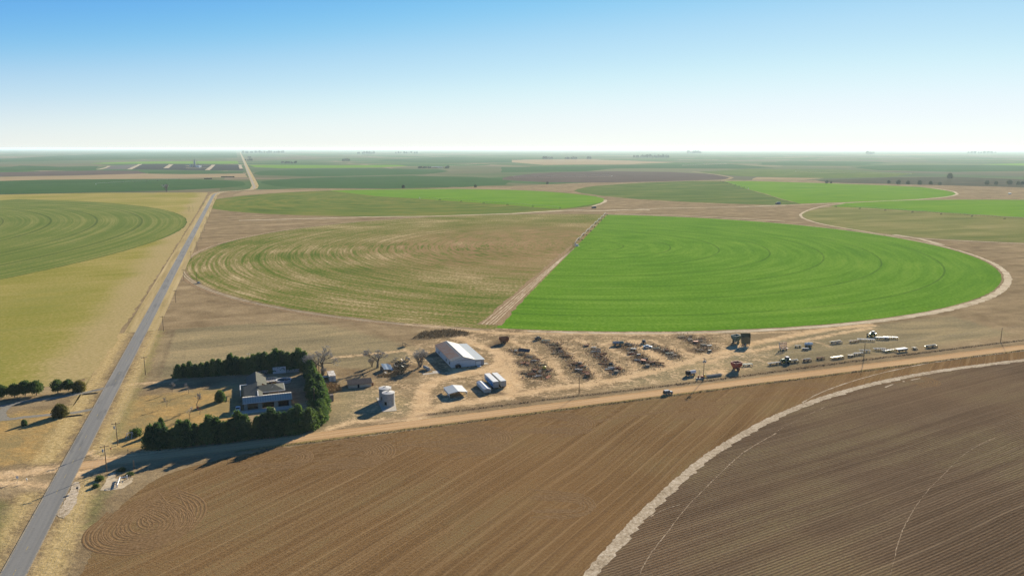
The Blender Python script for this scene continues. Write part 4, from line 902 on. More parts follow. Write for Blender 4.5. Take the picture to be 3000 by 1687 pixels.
# ------------------------------------------------------------------ the farmhouse
h = root('farmhouse', 0, 330, 'brick farmhouse with grey-green shingle roofs and white ribbed garage front', 'house')
def part(b, n, m, p=None, **k): return b.build(n, m, p or h, **k)
b = MB(); b.box(-2.8, 5.0, 9.5, 25, 0, 2.6); b.prism([(-2.8, 2.6), (5.0, 2.6), (1.1, 4.6)], 'y', 10.2, 24.9)
part(b, 'wall', MF['brick'])
b = MB(); b.box(-4.0, 3.4, -11.4, 9.5, 0, 2.7); b.box(3.4, 12.0, -3.6, 5.6, 0, 3.8); part(b, 'wall', MF['brick'])
def gable(x0, x1, xr, y0, y1, z0, zr, z1=None, ov=0.45):
    z1 = z0 if z1 is None else z1; b = MB()
    b.slab([(x0 - ov, y0, z0 - 0.2), (xr, y0, zr), (xr, y1, zr), (x0 - ov, y1, z0 - 0.2)], 0.16)
    b.slab([(xr, y0, zr), (x1 + ov, y0, z1 - 0.2), (x1 + ov, y1, z1 - 0.2), (xr, y1, zr)], 0.16); return b
rf = part(gable(-2.8, 5.0, 1.1, 9.8, 25.4, 2.8, 4.9), 'roof', MF['shingle'])
part(gable(-4.0, 2.9, 1.4, -11.4, 9.8, 2.85, 4.75, 4.2), 'roof', MF['shingle'])
b = MB(); b.slab([(1.9, -4.1, 3.9), (12.5, -4.1, 3.9), (8.4, 1.2, 5.4), (1.9, 1.2, 5.4)], 0.16); b.slab([(1.9, 1.2, 5.42), (8.4, 1.2, 5.42), (12.5, 6.3, 3.9), (1.9, 6.3, 3.9)], 0.16); b.slab([(12.52, -4.1, 3.9), (12.52, 6.3, 3.9), (8.42, 1.2, 5.4)], 0.14)
part(b, 'roof', MF['shingle'])
b = MB(); b.beam((1.9, -4.2, 3.8), (12.6, -4.2, 3.8), 0.12, 0.2); b.beam((12.6, -4.2, 3.8), (12.6, 6.4, 3.8), 0.12, 0.2); b.beam((1.4, -11.6, 4.77), (1.4, -4.2, 4.77), 0.3, 0.06); part(b, 'fascia_and_lit_strip', MF['white'])  # eave fascias, plus a white ridge beam painting in the sunlit roof strip
for x0, x1 in ((3.9, 5.9), (10.0, 11.6)):
    w = MB().box(x0, x1, -3.68, -3.61, 2.2, 3.5).build('window', MF['white'], h)
    for i in range(3):
        xa = x0 + 0.08 + i * (x1 - x0 - 0.1) / 3; MB().box(xa, xa + (x1 - x0 - 0.34) / 3, -3.71, -3.66, 2.3, 3.4).build('pane', MF['glass'], w)
MB().box(5.6, 6.3, 2.6, 3.3, 4.6, 6.0).build('chimney', MF['brick'], rf)
b = MB(); b.beam((6.9, -1.9, 4.7), (7.3, -2.0, 4.95), 0.12); b.beam((7.3, -2.0, 4.95), (7.8, -1.4, 5.2), 0.12); part(b, 'roof_vent', MF['offwhite'])
# garage
b = MB()
for x0, x1 in ((-4.4, -3.0), (1.1, 2.7), (7.5, 9.2), (13.4, 14.4)): b.box(x0, x1, -14.0, -13.6, 0, 2.55)
b.box(-4.4, 14.4, -14.0, -13.6, 2.55, 3.1); b.box(-4.4, -4.1, -13.6, -11.4, 0, 3.0); b.box(14.1, 14.4, -13.6, -7.0, 0, 3.0); b.box(-4.1, 14.1, -7.4, -7.0, 0, 3.0)
part(b, 'garage_front', MF['stucco'])
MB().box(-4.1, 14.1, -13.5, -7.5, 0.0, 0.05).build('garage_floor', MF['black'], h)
b = MB(); b.slab([(-4.9, -14.3, 2.95), (14.9, -14.3, 2.95), (14.9, -11.6, 4.75), (-4.9, -11.6, 4.75)], 0.1); b.slab([(-4.9, -11.6, 4.75), (14.9, -11.6, 4.75), (14.9, -7.0, 3.6), (-4.9, -7.0, 3.6)], 0.1)
aw = part(b, 'garage_roof', MF['ribwhite'])
b = MB()
for i in range(40):
    x = -4.75 + i * 0.5; b.beam((x, -14.28, 3.0), (x, -11.6, 4.79), 0.09, 0.09)
rb = b.build('rib', MF['cream'], aw); rb['kind'] = 'stuff'
b = MB(); b.beam((-4.9, -14.33, 2.9), (14.9, -14.33, 2.9), 0.09, 0.24); b.build('gutter', MF['white'], aw)
# white porch beam on posts left of the house
b = MB(); b.beam((-5.9, 12.6, 2.8), (-2.8, 12.6, 2.8), 0.3); b.beam((-5.75, 5.4, 2.8), (-5.75, 12.5, 2.8), 0.3); part(b, 'porch_beam', MF['white'])
for x, y in ((-5.75, 12.6), (-5.75, 5.5)): part(MB().box(x - .12, x + .12, y - .12, y + .12, 0, 2.65), 'porch_post', MF['white'])
# pad, pool, deck, fence
pd = MB().slab([(-9, -18.6, 0.06), (14.6, -18.4, 0.06), (14.6, -14.2, 0.06), (-9, -14.2, 0.06)], 0.08).build('driveway', MF['conc']); pd.location = (*uv(0, 330), 0.05); pd.rotation_euler.z = GA; tag(pd, kind='structure')
dk = root('pool_deck', 7.9, 350.6, 'white raised timber deck beside the oval pool', 'deck')
for i in range(10): MB().box(-2.6 + i * 0.52, -2.14 + i * 0.52, -1.9, 1.9, 1.15, 1.22).build('plank', MF['offwhite'], dk)
b = MB()
for x in (-2.6, 0, 2.55):
    for y in (-1.9, 1.9): b.box(x - .06, x + .06, y - .06, y + .06, 0, 2.1)
for y in (-1.9, 1.9): b.beam((-2.6, y, 2.1), (2.6, y, 2.1), 0.1); b.beam((-2.6, y, 1.65), (2.6, y, 1.65), 0.07)
b.beam((-2.6, -1.9, 2.1), (-2.6, 1.9, 2.1), 0.1); b.build('railing', MF['white'], dk)
pl = root('swimming_pool', 13.1, 350.2, 'oval above-ground pool with thick white rim', 'pool')
def oval(a, b_, z): return [(a * math.cos(t * math.pi / 14), b_ * math.sin(t * math.pi / 14), z) for t in range(28)]
def ovwall(a, b_, z0, z1, w):
    m = MB(); A = oval(a, b_, z0) + oval(a, b_, z1) + oval(a - w, b_ - w, z1) + oval(a - w, b_ - w, z0); n = 28
    return m.add(A, [(k * n + i, k * n + (i + 1) % n, (k + 1) * n + (i + 1) % n, (k + 1) * n + i) for k in range(3) for i in range(n)])
ovwall(3.4, 2.9, 0, 1.25, 0.08).build('wall', MF['paleblue'], pl); ovwall(3.6, 3.1, 1.22, 1.34, 0.42).build('rim', MF['white'], pl)
MW = Mat('pool_water', 0.06, 0.5); MW.col((0.012, 0.055, 0.085)); m_ = MB(); m_.add(oval(3.3, 2.8, 0.95), [tuple(range(28))]); m_.build('water', MW.m, pl)
fn = root('yard_fence', 0, 366, 'white rail fence joined to tall white panels behind the house', 'fence')
b = MB(); pts_ = [(2.2, -0.6), (4.2, 0.8), (6.2, 1.4), (8.8, 1.0)]
for a_, c_ in zip(pts_[:-1], pts_[1:]):
    for z in (0.5, 1.0, 1.5): b.beam((*a_, z), (*c_, z), 0.08, 0.16)
for a_ in pts_: b.box(a_[0] - .08, a_[0] + .08, a_[1] - .08, a_[1] + .08, 0, 1.7)
b.build('railing', MF['white'], fn)
for i in range(8): MB().box(9 + 0.76 * i, 9.73 + 0.76 * i, -0.75 - 0.01 * (i % 2), -0.66, 0, 3.2).build('panel', MF['white'], fn)
for i in range(6): MB().box(15.3 + 1.0 * i, 16.26 + 1.0 * i, -1.2 - 0.02 * (i % 2), -1.1, 0, 1.5).build('panel', MF['offwhite'], fn)
ms = root('aerial_mast', -1.4, 371.0, 'tall thin mast with flat aerial behind the house roof', 'mast')
MB().tube((0, 0, 0), (0, 0, 9.6), 0.11, 0.07).build('pole', MF['darksteel'], ms)
b = MB(); b.tube((-1.0, 0, 9.5), (1.0, 0, 9.5), 0.05); [b.tube((x, -0.5, 9.5), (x, 0.5, 9.5), 0.035) for x in (-0.9, -0.45, 0, 0.45, 0.9)]; b.build('aerial', MF['zinc'], ms)
MB().box(0.1, 0.7, -0.2, 0.2, 5.6, 6.2).build('lamp', MF['white'], ms)

# ------------------------------------------------------------------ barn, carport, sheds, silos
bn = root('barn', 92.6, 345.6, 'big white metal barn with ridged roof and lower lean-to', 'barn')
def bw(b, n, m, **k): return b.build(n, m, bn, **k)
b = MB(); b.prism([(0, 0), (12.4, 0), (12.4, 3.05), (6.1, 5.15), (0, 3.6)], 'y', 0, 32.4); bw(b, 'wall', MF['wallblue'])
b = MB(); b.prism([(12.42, 0), (17.0, 0), (17.0, 2.75), (12.42, 2.95)], 'y', 0.15, 32.2); bw(b, 'lean_to', MF['galv'])
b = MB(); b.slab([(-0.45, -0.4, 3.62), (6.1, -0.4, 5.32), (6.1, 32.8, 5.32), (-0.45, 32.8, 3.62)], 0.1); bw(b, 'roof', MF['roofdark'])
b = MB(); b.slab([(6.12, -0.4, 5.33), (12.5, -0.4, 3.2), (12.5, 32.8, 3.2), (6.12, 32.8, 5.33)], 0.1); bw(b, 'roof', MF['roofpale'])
b = MB(); b.slab([(12.52, -0.3, 3.13), (17.4, -0.3, 2.86), (17.4, 32.6, 2.86), (12.52, 32.6, 3.13)], 0.1); bw(b, 'lean_to_roof', MF['roofblue'])
bw(MB().box(6.05, 6.17, -0.45, 32.85, 5.3, 5.38), 'ridge_cap', MF['white'])
d = bw(MB().box(12.6, 15.4, -0.02, 0.12, 0, 2.2), 'door', MF['white']); b = MB(); [b.beam((12.6, -0.05, z), (15.4, -0.05, z), 0.06) for z in (0.1, 2.15)]; [b.beam((x, -0.05, 0.1), (x, -0.05, 2.15), 0.06) for x in (12.6, 15.4)]; b.build('frame', MF['darksteel'], d)
d = bw(MB().box(5.6, 9.6, -0.10, -0.02, 0, 3.3), 'sliding_door', MF['zinc']); MB().beam((3.0, -0.14, 3.4), (12.2, -0.14, 3.4), 0.1).build('track', MF['darksteel'], d)
for y in (3.2, 9.4, 24.0): bw(MB().box(-0.06, 0.02, y, y + 1.3, 0.9, 2.1), 'window', MF['black'])
b = MB(); b.box(2.3, 4.0, -1.3, -0.3, 0, 1.9); st = root('dark_implement', 95.0, 344.6, 'dark rusty implement standing against the barn front', 'implement')
b = MB(); b.wheel((0, 0, 0.7), 0.7, 0.3); b.wheel((1.6, 0, 0.7), 0.7, 0.3); b.build('wheel', MF['tyre'], st); b = MB(); b.box(-0.5, 2.0, 0.2, 0.9, 0.5, 1.5); b.beam((0, 0.5, 1.4), (1.7, 0.5, 2.2), 0.16); b.beam((1.6, 0.1, 0.5), (0.2, 0.8, 2.2), 0.14); b.build('frame', MF['darksteel'], st)
sl = MB().slab([(0, 0, .1), (8.5, 0.2, .1), (8.6, 4.2, .1), (5.3, 4.4, .1), (5.2, 1.9, .1), (0, 1.8, .1)], 0.12).build('concrete_apron', MF['conc']); sl.location = (*uv(76.9, 339.4), 0.02); sl.rotation_euler.z = GA - 0.02; tag(sl, kind='structure')
sl = MB().slab([(0, 0, .1), (2.4, 0, .1), (2.0, 2.6, .1), (0, 2.6, .1)], 0.12).build('concrete_apron', MF['conc']); sl.location = (*uv(109.8, 346.2), 0.02); sl.rotation_euler.z = GA; tag(sl, kind='structure')

cp = root('carport', 79.8, 302.2, 'open pale metal carport with low ridged roof', 'carport')
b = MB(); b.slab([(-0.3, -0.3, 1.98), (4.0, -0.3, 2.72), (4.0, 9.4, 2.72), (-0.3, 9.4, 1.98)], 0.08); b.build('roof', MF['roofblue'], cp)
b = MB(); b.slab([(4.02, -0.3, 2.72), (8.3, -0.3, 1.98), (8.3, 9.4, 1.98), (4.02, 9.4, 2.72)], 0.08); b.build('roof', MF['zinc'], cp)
MB().box(-0.04, 0.04, -0.2, 9.2, 0.75, 1.92).build('side_panel', MF['white'], cp); MB().box(7.96, 8.04, -0.2, 9.2, 0.75, 1.92).build('side_panel', MF['white'], cp)
MB().slab([(0, -0.22, 1.95), (4, -0.22, 2.66), (8, -0.22, 1.95), (7.6, -0.22, 1.85), (4, -0.22, 2.4), (0.4, -0.22, 1.85)], 0.03).build('gable_trim', MF['offwhite'], cp)
for x in (0.0, 8.0):
    for y in (0, 3, 6, 9): MB().box(x - .07, x + .07, y - .07, y + .07, 0, 1.9).build('post', MF['white'], cp)

hu = root('field_hut', 40.3, 330.4, 'long low tan hut with sagging brown shingle roof', 'hut', rz=GA - 0.03)
b = MB(); b.prism([(0, 0), (6.2, 0), (6.2, 1.9), (3.1, 3.0), (0, 1.9)], 'x', 0, 10.2); b.build('wall', MF['cream'], hu)
rf = MB(); rf.slab([(-0.4, -0.6, 1.8), (10.6, -0.6, 1.8), (10.6, 3.1, 3.2), (-0.4, 3.1, 3.2)], 0.14); rf.slab([(-0.4, 3.12, 3.2), (10.6, 3.12, 3.2), (10.6, 6.8, 1.8), (-0.4, 6.8, 1.8)], 0.14); ro = rf.build('roof', MF['oldshingle'], hu)
b = MB()
for i in range(60):
    x = -0.4 + 11 * rnd.random(); w = rnd.uniform(0.15, 0.6); b.box(x, x + w, -0.75 + rnd.uniform(0, 0.12), -0.5, 1.60 + rnd.uniform(0, .1), 1.76)
eb = b.build('loose_shingles', MF['oldshingle'], ro); eb['kind'] = 'stuff'
MB().box(4.0, 4.9, -0.06, 0.1, 0, 1.75).build('door', MF['black'], hu)
dm = root('rubbish_drum', 51.4, 331.5, 'two dark drums standing at the right end of the tan hut', 'drum')
b = MB(); b.tube((0, 0, 0), (0, 0, 1.2), 0.4, 0.4, 12); b.build('drum', MF['rust'], dm); b = MB(); b.tube((0.0, 1.0, 0), (0.0, 1.0, 1.1), 0.4, 0.4, 12); b.build('drum', MF['darksteel'], dm)

sh = root('garden_shed', 33.2, 343.6, 'small white metal shed with flat rust-stained roof', 'shed')
MB().box(0, 3.0, 0, 8.6, 0, 2.55).build('wall', MF['wallblue'], sh)
MRS = Mat('rust_stained_white_roof'); MRS.col(MRS.mix(MRS.step(MRS.noise(MRS.obj(), 1.0, 5, 0.75), 0.46, 0.58), (0.50, 0.49, 0.45), (0.20, 0.12, 0.08)))
MB().slab([(-0.15, -0.15, 2.75), (3.15, -0.15, 2.62), (3.15, 8.75, 2.62), (-0.15, 8.75, 2.75)], 0.12).build('roof', MRS.m, sh); MB().box(0.9, 2.1, -0.05, 0.05, 0, 2.0).build('door', MF['galv'], sh)
tl = root('flat_trailer', 29.2, 348.2, 'low white flat trailer against the left of the small white shed', 'trailer')
MB().box(0, 4.0, 0, 1.9, 0.7, 1.15).build('bed', MF['paleblue'], tl); [MB().wheel((x, y, 0.4), 0.4, 0.25).build('wheel', MF['tyre'], tl) for x in (1.4, 2.5) for y in (-0.1, 2.0)]
bx = root('steel_cabinet', 29.6, 314.9, 'upright brown-grey steel cabinet right of the curved hedge', 'cabinet')
MB().box(0, 2.3, 0, 1.3, 0.1, 2.9).build('body', paint('brown_steel', (0.20, 0.155, 0.14), 0.7, 0.2, 0.4), bx); [MB().box(x, x + 1.05, -0.05, 0.02, 0.2, 2.75).build('door', MF['galv'] if 0 else paint('brown_steel_door', (0.22, 0.18, 0.165), 0.7, 0.2, 0.4), bx) for x in (0.07, 1.17)]

pad = MB().slab([(-3.6, -8.0, .1), (2.2, -8.4, .1), (3.6, 2.2, .1), (-3.0, 11.0, .1)], 0.12).build('concrete_pad', MF['conc']); pad.location = (*uv(52.9, 302.6), 0.02); pad.rotation_euler.z = GA; tag(pad, kind='structure')
def silo(u, v, label):
    s = root('silo', u, v, label, 'silo', 'twin concrete silos'); R_ = 2.6; H_ = 5.6
    b = MB(); n = 40; vs = []
    for z in (0, H_): vs += [(R_ * math.cos(2 * math.pi * i / n), R_ * math.sin(2 * math.pi * i / n), z) for i in range(n)]
    b.add(vs, [(i, (i + 1) % n, n + (i + 1) % n, n + i) for i in range(n)]); b.build('wall', MF['stave'], s, smooth=True)
    for z in (0.9, 1.8, 2.7, 3.6, 4.5, 5.3):
        m = MB(); A = [(r * math.cos(2 * math.pi * i / n), r * math.sin(2 * math.pi * i / n), zz) for r, zz in ((R_, z - .05), (R_ + .035, z - .03), (R_ + .035, z + .03), (R_, z + .05)) for i in range(n)]
        m.add(A, [(k * n + i, k * n + (i + 1) % n, (k + 1) * n + (i + 1) % n, (k + 1) * n + i) for k in range(3) for i in range(n)]); m.build('hoop', MF['galv'], s)
    b = MB(); vs = [(r * math.cos(2 * math.pi * i / n), r * math.sin(2 * math.pi * i / n), z) for r, z in ((R_ + .12, H_ - .08), (R_ + .12, H_ + .06), (0.5, H_ + .42)) for i in range(n)]
    b.add(vs, [(k * n + i, k * n + (i + 1) % n, (k + 1) * n + (i + 1) % n, (k + 1) * n + i) for k in range(2) for i in range(n)] + [tuple(2 * n + i for i in range(n))]); rf = b.build('roof', paint('pale_cap', (0.50, 0.48, 0.43), 0.8, 0.15, 0.3), s)
    h_ = MB(); h_.beam((-0.75, -0.1, H_ + .40), (0.4, 0.5, H_ + .48), 0.34, 0.2); h_.build('hatch', MF['black'], rf)
    MB().box(-0.5, 0.5, -R_ - 0.06, -R_ + 0.4, 0.9, 2.3).build('door', MF['black'], s).rotation_euler.z = R(-38)
    b = MB(); a = R(12); x, y = (R_ + .14) * math.cos(a), (R_ + .14) * math.sin(a)
    for o_ in (-.2, .2): b.tube((x - o_ * math.sin(a), y + o_ * math.cos(a), 0.6), (x - o_ * math.sin(a), y + o_ * math.cos(a), H_ + .5), 0.045, 0.045, 5)
    for k in range(14): b.tube((x + .2 * math.sin(a), y - .2 * math.cos(a), 0.8 + k * .37), (x - .2 * math.sin(a), y + .2 * math.cos(a), 0.8 + k * .37), 0.03, 0.03, 4)
    b.build('ladder', MF['white'], s)
silo(53.2, 302.0, 'front pale concrete silo of the pair, nearer the concrete apron'); silo(53.0, 308.6, 'rear pale concrete silo partly hidden by the front one')

# collapsed shack
sk = root('collapsed_shack', 59.5, 349.6, 'collapsed dark shack under a bent pale-blue metal roof', 'shack', rz=GA + 0.15)
b = MB(); b.box(0, 0.15, 0, 4.6, 0, 2.2); b.box(0, 5.4, 4.5, 4.65, 0, 1.8); b.box(5.3, 5.45, 0.5, 4.6, 0, 1.2); b.build('wall', MF['darksteel'], sk)
for i, (x0, z0, tw_) in enumerate(((1.0, 2.9, 0.1), (2.3, 2.75, -0.2), (3.5, 2.5, 0.25), (4.6, 2.0, 0.1))):
    MB().slab([(x0 - .65, 0.2 + tw_, z0 - 1.5), (x0 + .6, 0.1, z0 - 1.6), (x0 + .62, 4.4, z0 + .2), (x0 - .6, 4.6 + tw_, z0 + .3)], 0.06).build('roof_sheet', MF['paleblue'], sk)
b = MB()
for i in range(34):
    p = Vector((rnd.uniform(-0.6, 5.6), rnd.uniform(-1.6, 1.6), rnd.uniform(0.1, 1.2))); b.beam(p, p + Vector((rnd.uniform(-1.3, 1.3), rnd.uniform(-0.8, 0.8), rnd.uniform(-.1, .9))), 0.13, 0.05)
o_ = b.build('broken_boards', MF['wood'], sk); o_['kind'] = 'stuff'

# dry cornstalks by the hedge
def stalks(name, poly, n, hgt, mat, seed, kind='stuff'):
    r = random.Random(seed); b = MB(); xs = [p[0] for p in poly]; ys = [p[1] for p in poly]; k = 0
    def ins(x, y):
        c = False
        for i in range(len(poly)):
            (x0, y0), (x1, y1) = poly[i], poly[i - 1]
            if (y0 > y) != (y1 > y) and x < (x1 - x0) * (y - y0) / (y1 - y0) + x0: c = not c
        return c
    while k < n:
        x, y = r.uniform(min(xs), max(xs)), r.uniform(min(ys), max(ys))
        if not ins(x, y): continue
        k += 1; hh = hgt * r.uniform(0.5, 1.15); dx, dy = r.uniform(-.3, .3), r.uniform(-.3, .3); w = r.uniform(0.05, 0.16); a = r.uniform(0, 3.14); c, s = math.cos(a) * w, math.sin(a) * w
        b.add([(x - c, y - s, 0.03), (x + c, y + s, 0.03), (x + dx * hh + c, y + dy * hh + s, hh * .7), (x + dx * hh * 1.9, y + dy * hh * 1.9, hh)], [(0, 1, 2, 3)])
    o = b.build(name, mat, fix=False); return tag(o, kind=kind)
stalks('dry_cornstalks', [K1(500, 1045), K1(620, 1050), K1(780, 1000), K1(740, 930), K1(600, 900), K1(510, 925)], 900, 1.5, MF['reed'], 3)
MF['weed'] = m_conc('brown_weeds', (0.060, 0.045, 0.025), (0.20, 0.145, 0.075), 1.0); MF['scrubweed'] = m_conc('scrub_weeds', (0.10, 0.07, 0.035), (0.34, 0.25, 0.125), 0.6); MF['strawy'] = m_conc('straw_weeds', (0.20, 0.15, 0.07), (0.42, 0.31, 0.15), 1.0)
stalks('weed_patch', [K2(40, 220), K2(300, 215), K2(650, 190), K2(920, 165), K2(900, 125), K2(620, 70), K2(450, 90), K2(200, 110)], 1700, 1.3, MF['scrubweed'], 4)
stalks('weed_patch', [K1(1330, 800), K1(1450, 780), K1(1700, 760), K1(1800, 620), K1(1600, 560), K1(1560, 720)], 900, 0.9, MF['weed'], 5)
stalks('straw_tufts', [K1(1320, 800), K1(1600, 795), K1(1590, 750), K1(1330, 765)], 260, 0.9, MF['reed'], 6)
stalks('weed_patch', [uv(66, 285.9), uv(118, 286.4), uv(198, 285.9), uv(288, 288.4), uv(408, 289.4), uv(480, 290), uv(480, 288.2), uv(408, 287.4), uv(288, 286.2), uv(198, 283.7), uv(118, 284.6), uv(66, 284.3)], 3000, 0.5, MF['scrubweed'], 7)
stalks('straw_tufts', [uv(-5, 271.6), uv(200, 273), uv(480, 274), uv(480, 272.6), uv(200, 271.3), uv(-5, 270.4)], 3600, 0.5, MF['strawy'], 8)
# ------------------------------------------------------------------ vehicles
def car_body(L, Wd, prof, m, t, name='body'):
    """lofted along the length: prof = [(x, z_low, z_high, half width)]"""
    b = MB(); vs = []; n = 8
    for x, z0, z1, hw in prof:
        c = 0.12; vs += [(x, -hw + c, z0), (x, hw - c, z0), (x, hw, z0 + c), (x, hw, z1 - c), (x, hw - c, z1), (x, -hw + c, z1), (x, -hw, z1 - c), (x, -hw, z0 + c)]
    k = len(prof); fs = [(i * n + j, i * n + (j + 1) % n, (i + 1) * n + (j + 1) % n, (i + 1) * n + j) for i in range(k - 1) for j in range(n)] + [tuple(range(n - 1, -1, -1)), tuple((k - 1) * n + j for j in range(n))]
    b.add(vs, fs); return b.build(name, m, t)
def add_wheels(t, xs, hw, r, w=0.26, hub=None):
    for x in xs:
        for y in (-hw, hw):
            wl_ = MB().wheel((x, y, r), r, w).build('wheel', MF['tyre'], t)
            MB().wheel((x, y + (0.02 + w / 2) * (1 if y > 0 else -1), r), r * 0.55, 0.03, 10).build('rim', hub or MF['galv'], wl_)
def greenhouse(t, x0, x1, hw, z0, z1, rake0, rake1, roofm, inset=0.12):
    """a cabin: dark glass sides under a painted roof"""
    b = MB(); A = [(x0, hw), (x1, hw)]; 
    lo = [(x0, -hw, z0), (x1, -hw, z0), (x1, hw, z0), (x0, hw, z0)]; hi = [(x0 + rake0, -hw + inset, z1), (x1 - rake1, -hw + inset, z1), (x1 - rake1, hw - inset, z1), (x0 + rake0, hw - inset, z1)]
    b.add(lo + hi, [(0, 1, 5, 4), (1, 2, 6, 5), (2, 3, 7, 6), (3, 0, 4, 7), (0, 3, 2, 1), (4, 5, 6, 7)]); g = b.build('window', MF['glass'], t)
    r = MB(); r.slab([(x0 + rake0 - .05, -hw + inset - .03, z1 + .09), (x1 - rake1 + .08, -hw + inset - .03, z1 + .07), (x1 - rake1 + .08, hw - inset + .03, z1 + .07), (x0 + rake0 - .05, hw - inset + .03, z1 + .09)], 0.10); r.build('roof', roofm, t)
    p = MB()
    for f in (0.0, 0.48, 1.0):
        xa = x0 + (x1 - x0) * f; xb = x0 + rake0 + (x1 - rake1 - x0 - rake0) * f
        for s in (-1, 1): p.beam((xa, s * (hw + .005), z0), (xb, s * (hw - inset + .005), z1), 0.09)
    p.build('pillar', roofm, t)
def jeep():
    t = root('off_road_car', 172.3, 274.6, 'grey boxy off-road car driving along the dirt road', 'car', rz=GA + 0.02)
    body = paint('slate_car_paint', (0.20, 0.225, 0.25), 0.35, 0.5, 0.12); dark = paint('dark_blue_grey_paint', (0.055, 0.065, 0.08), 0.4, 0.5, 0.2)
    car_body(4.4, 1.8, [(-2.15, 0.62, 1.08, 0.80), (-2.0, 0.52, 1.18, 0.84), (0.55, 0.5, 1.2, 0.85), (0.75, 0.5, 1.22, 0.78), (1.95, 0.55, 1.14, 0.70), (2.05, 0.6, 1.05, 0.66)], dark, t)
    b = MB(); b.slab([(0.7, -0.72, 1.25), (2.0, -0.64, 1.17), (2.0, 0.64, 1.17), (0.7, 0.72, 1.25)], 0.05); b.build('bonnet', body, t)
    greenhouse(t, -2.05, 0.62, 0.82, 1.18, 1.82, 0.10, 0.30, body)
    for s in (-1, 1):
        for x in (-1.35, 1.4): MB().slab([(x - .5, s * 0.86 - .18, 0.92), (x + .5, s * 0.86 - .18, 0.92), (x + .5, s * 0.86 + .18, 0.88), (x - .5, s * 0.86 + .18, 0.88)], 0.07).build('wing', dark, t)
        MB().box(2.04, 2.1, s * 0.45 - .12, s * 0.45 + .12, 0.82, 1.04).build('headlight', MF['white'], t)
    MB().box(2.06, 2.24, -0.78, 0.78, 0.55, 0.72).build('bumper', MF['black'], t); MB().box(-2.35, -2.15, -0.8, 0.8, 0.55, 0.7).build('bumper', MF['black'], t)
    MB().wheel((-2.3, 0.1, 1.0), 0.38, 0.25, 14, 'x').build('spare_wheel', MF['tyre'], t)
    add_wheels(t, (-1.35, 1.4), 0.80, 0.42)
jeep()
def pickup():
    t = root('pickup_truck', -6.8, 316.0, 'white pickup parked nose-out in the house shadow', 'pickup', rz=GA - math.pi / 2 - 0.02)
    w = MF['white']
    car_body(5.6, 1.95, [(-2.75, 0.6, 1.15, 0.92), (-2.6, 0.5, 1.22, 0.96), (-0.4, 0.5, 1.22, 0.97), (1.2, 0.5, 1.22, 0.97), (1.4, 0.5, 1.2, 0.95), (2.55, 0.52, 1.1, 0.92), (2.75, 0.6, 1.0, 0.86)], w, t)
    MB().slab([(1.25, -0.85, 1.25), (2.6, -0.8, 1.14), (2.6, 0.8, 1.14), (1.25, 0.85, 1.25)], 0.04).build('bonnet', w, t)
    greenhouse(t, -0.75, 1.35, 0.9, 1.2, 1.85, 0.2, 0.6, w)
    MB().box(-2.55, -0.85, -0.78, 0.78, 1.18, 1.225).build('bed', MF['black'], t)
    for s in (-1, 1): MB().box(2.74, 2.79, s * .62 - .18, s * .62 + .18, 0.8, 1.0).build('headlight', MF['glass'], t)
    MB().box(2.76, 2.8, -0.4, 0.4, 0.75, 1.0).build('grille', MF['black'], t); MB().box(2.72, 2.9, -0.9, 0.9, 0.45, 0.66).build('bumper', MF['zinc'], t)
    add_wheels(t, (-1.7, 1.75), 0.86, 0.40)
pickup()
def sedan(u, v, rz):
    t = root('old_sedan', u, v, 'old pale-blue sedan on bare sand among the scrap rows', 'car', rz=rz)
    m = paint('faded_pale_blue_paint', (0.44, 0.52, 0.55), 0.4, 0.45, 0.2)
    car_body(4.8, 1.8, [(-2.4, 0.5, 0.85, 0.80), (-2.2, 0.35, 0.95, 0.88), (-1.2, 0.32, 1.0, 0.9), (1.0, 0.32, 1.0, 0.9), (2.2, 0.35, 0.88, 0.86), (2.4, 0.45, 0.75, 0.78)], m, t)
    greenhouse(t, -1.45, 1.0, 0.82, 0.97, 1.45, 0.55, 0.65, m)
    for s in (-1, 1): MB().box(2.36, 2.42, s * .55 - .15, s * .55 + .15, 0.56, 0.7).build('headlight', MF['white'], t)
    MB().box(2.36, 2.5, -0.8, 0.8, 0.36, 0.5).build('bumper', MF['zinc'], t); add_wheels(t, (-1.45, 1.5), 0.80, 0.33, 0.22)
sedan(203.4, 346.6, GA - 0.5)
def dead_truck(p, label, rz, m):
    t = empty('old_truck', (*p, 0.05), rz, label, 'truck')
    car_body(4, 1.8, [(-1.9, 0.6, 1.3, 0.85), (-0.3, 0.55, 1.3, 0.9), (0.9, 0.55, 1.25, 0.85), (1.9, 0.6, 1.1, 0.7)], m, t); greenhouse(t, -0.6, 0.8, 0.82, 1.28, 1.9, 0.15, 0.35, m); add_wheels(t, (-1.2, 1.25), 0.8, 0.4)
dead_truck(K2(1940, 232), 'small dark derelict van near the wheat edge above the scrap rows', GA + 0.1, MF['darksteel'])
dead_truck(K3(1475, 285), 'derelict dark-cabbed truck behind the pale-blue sedan', GA + 1.3, MF['darksteel'])
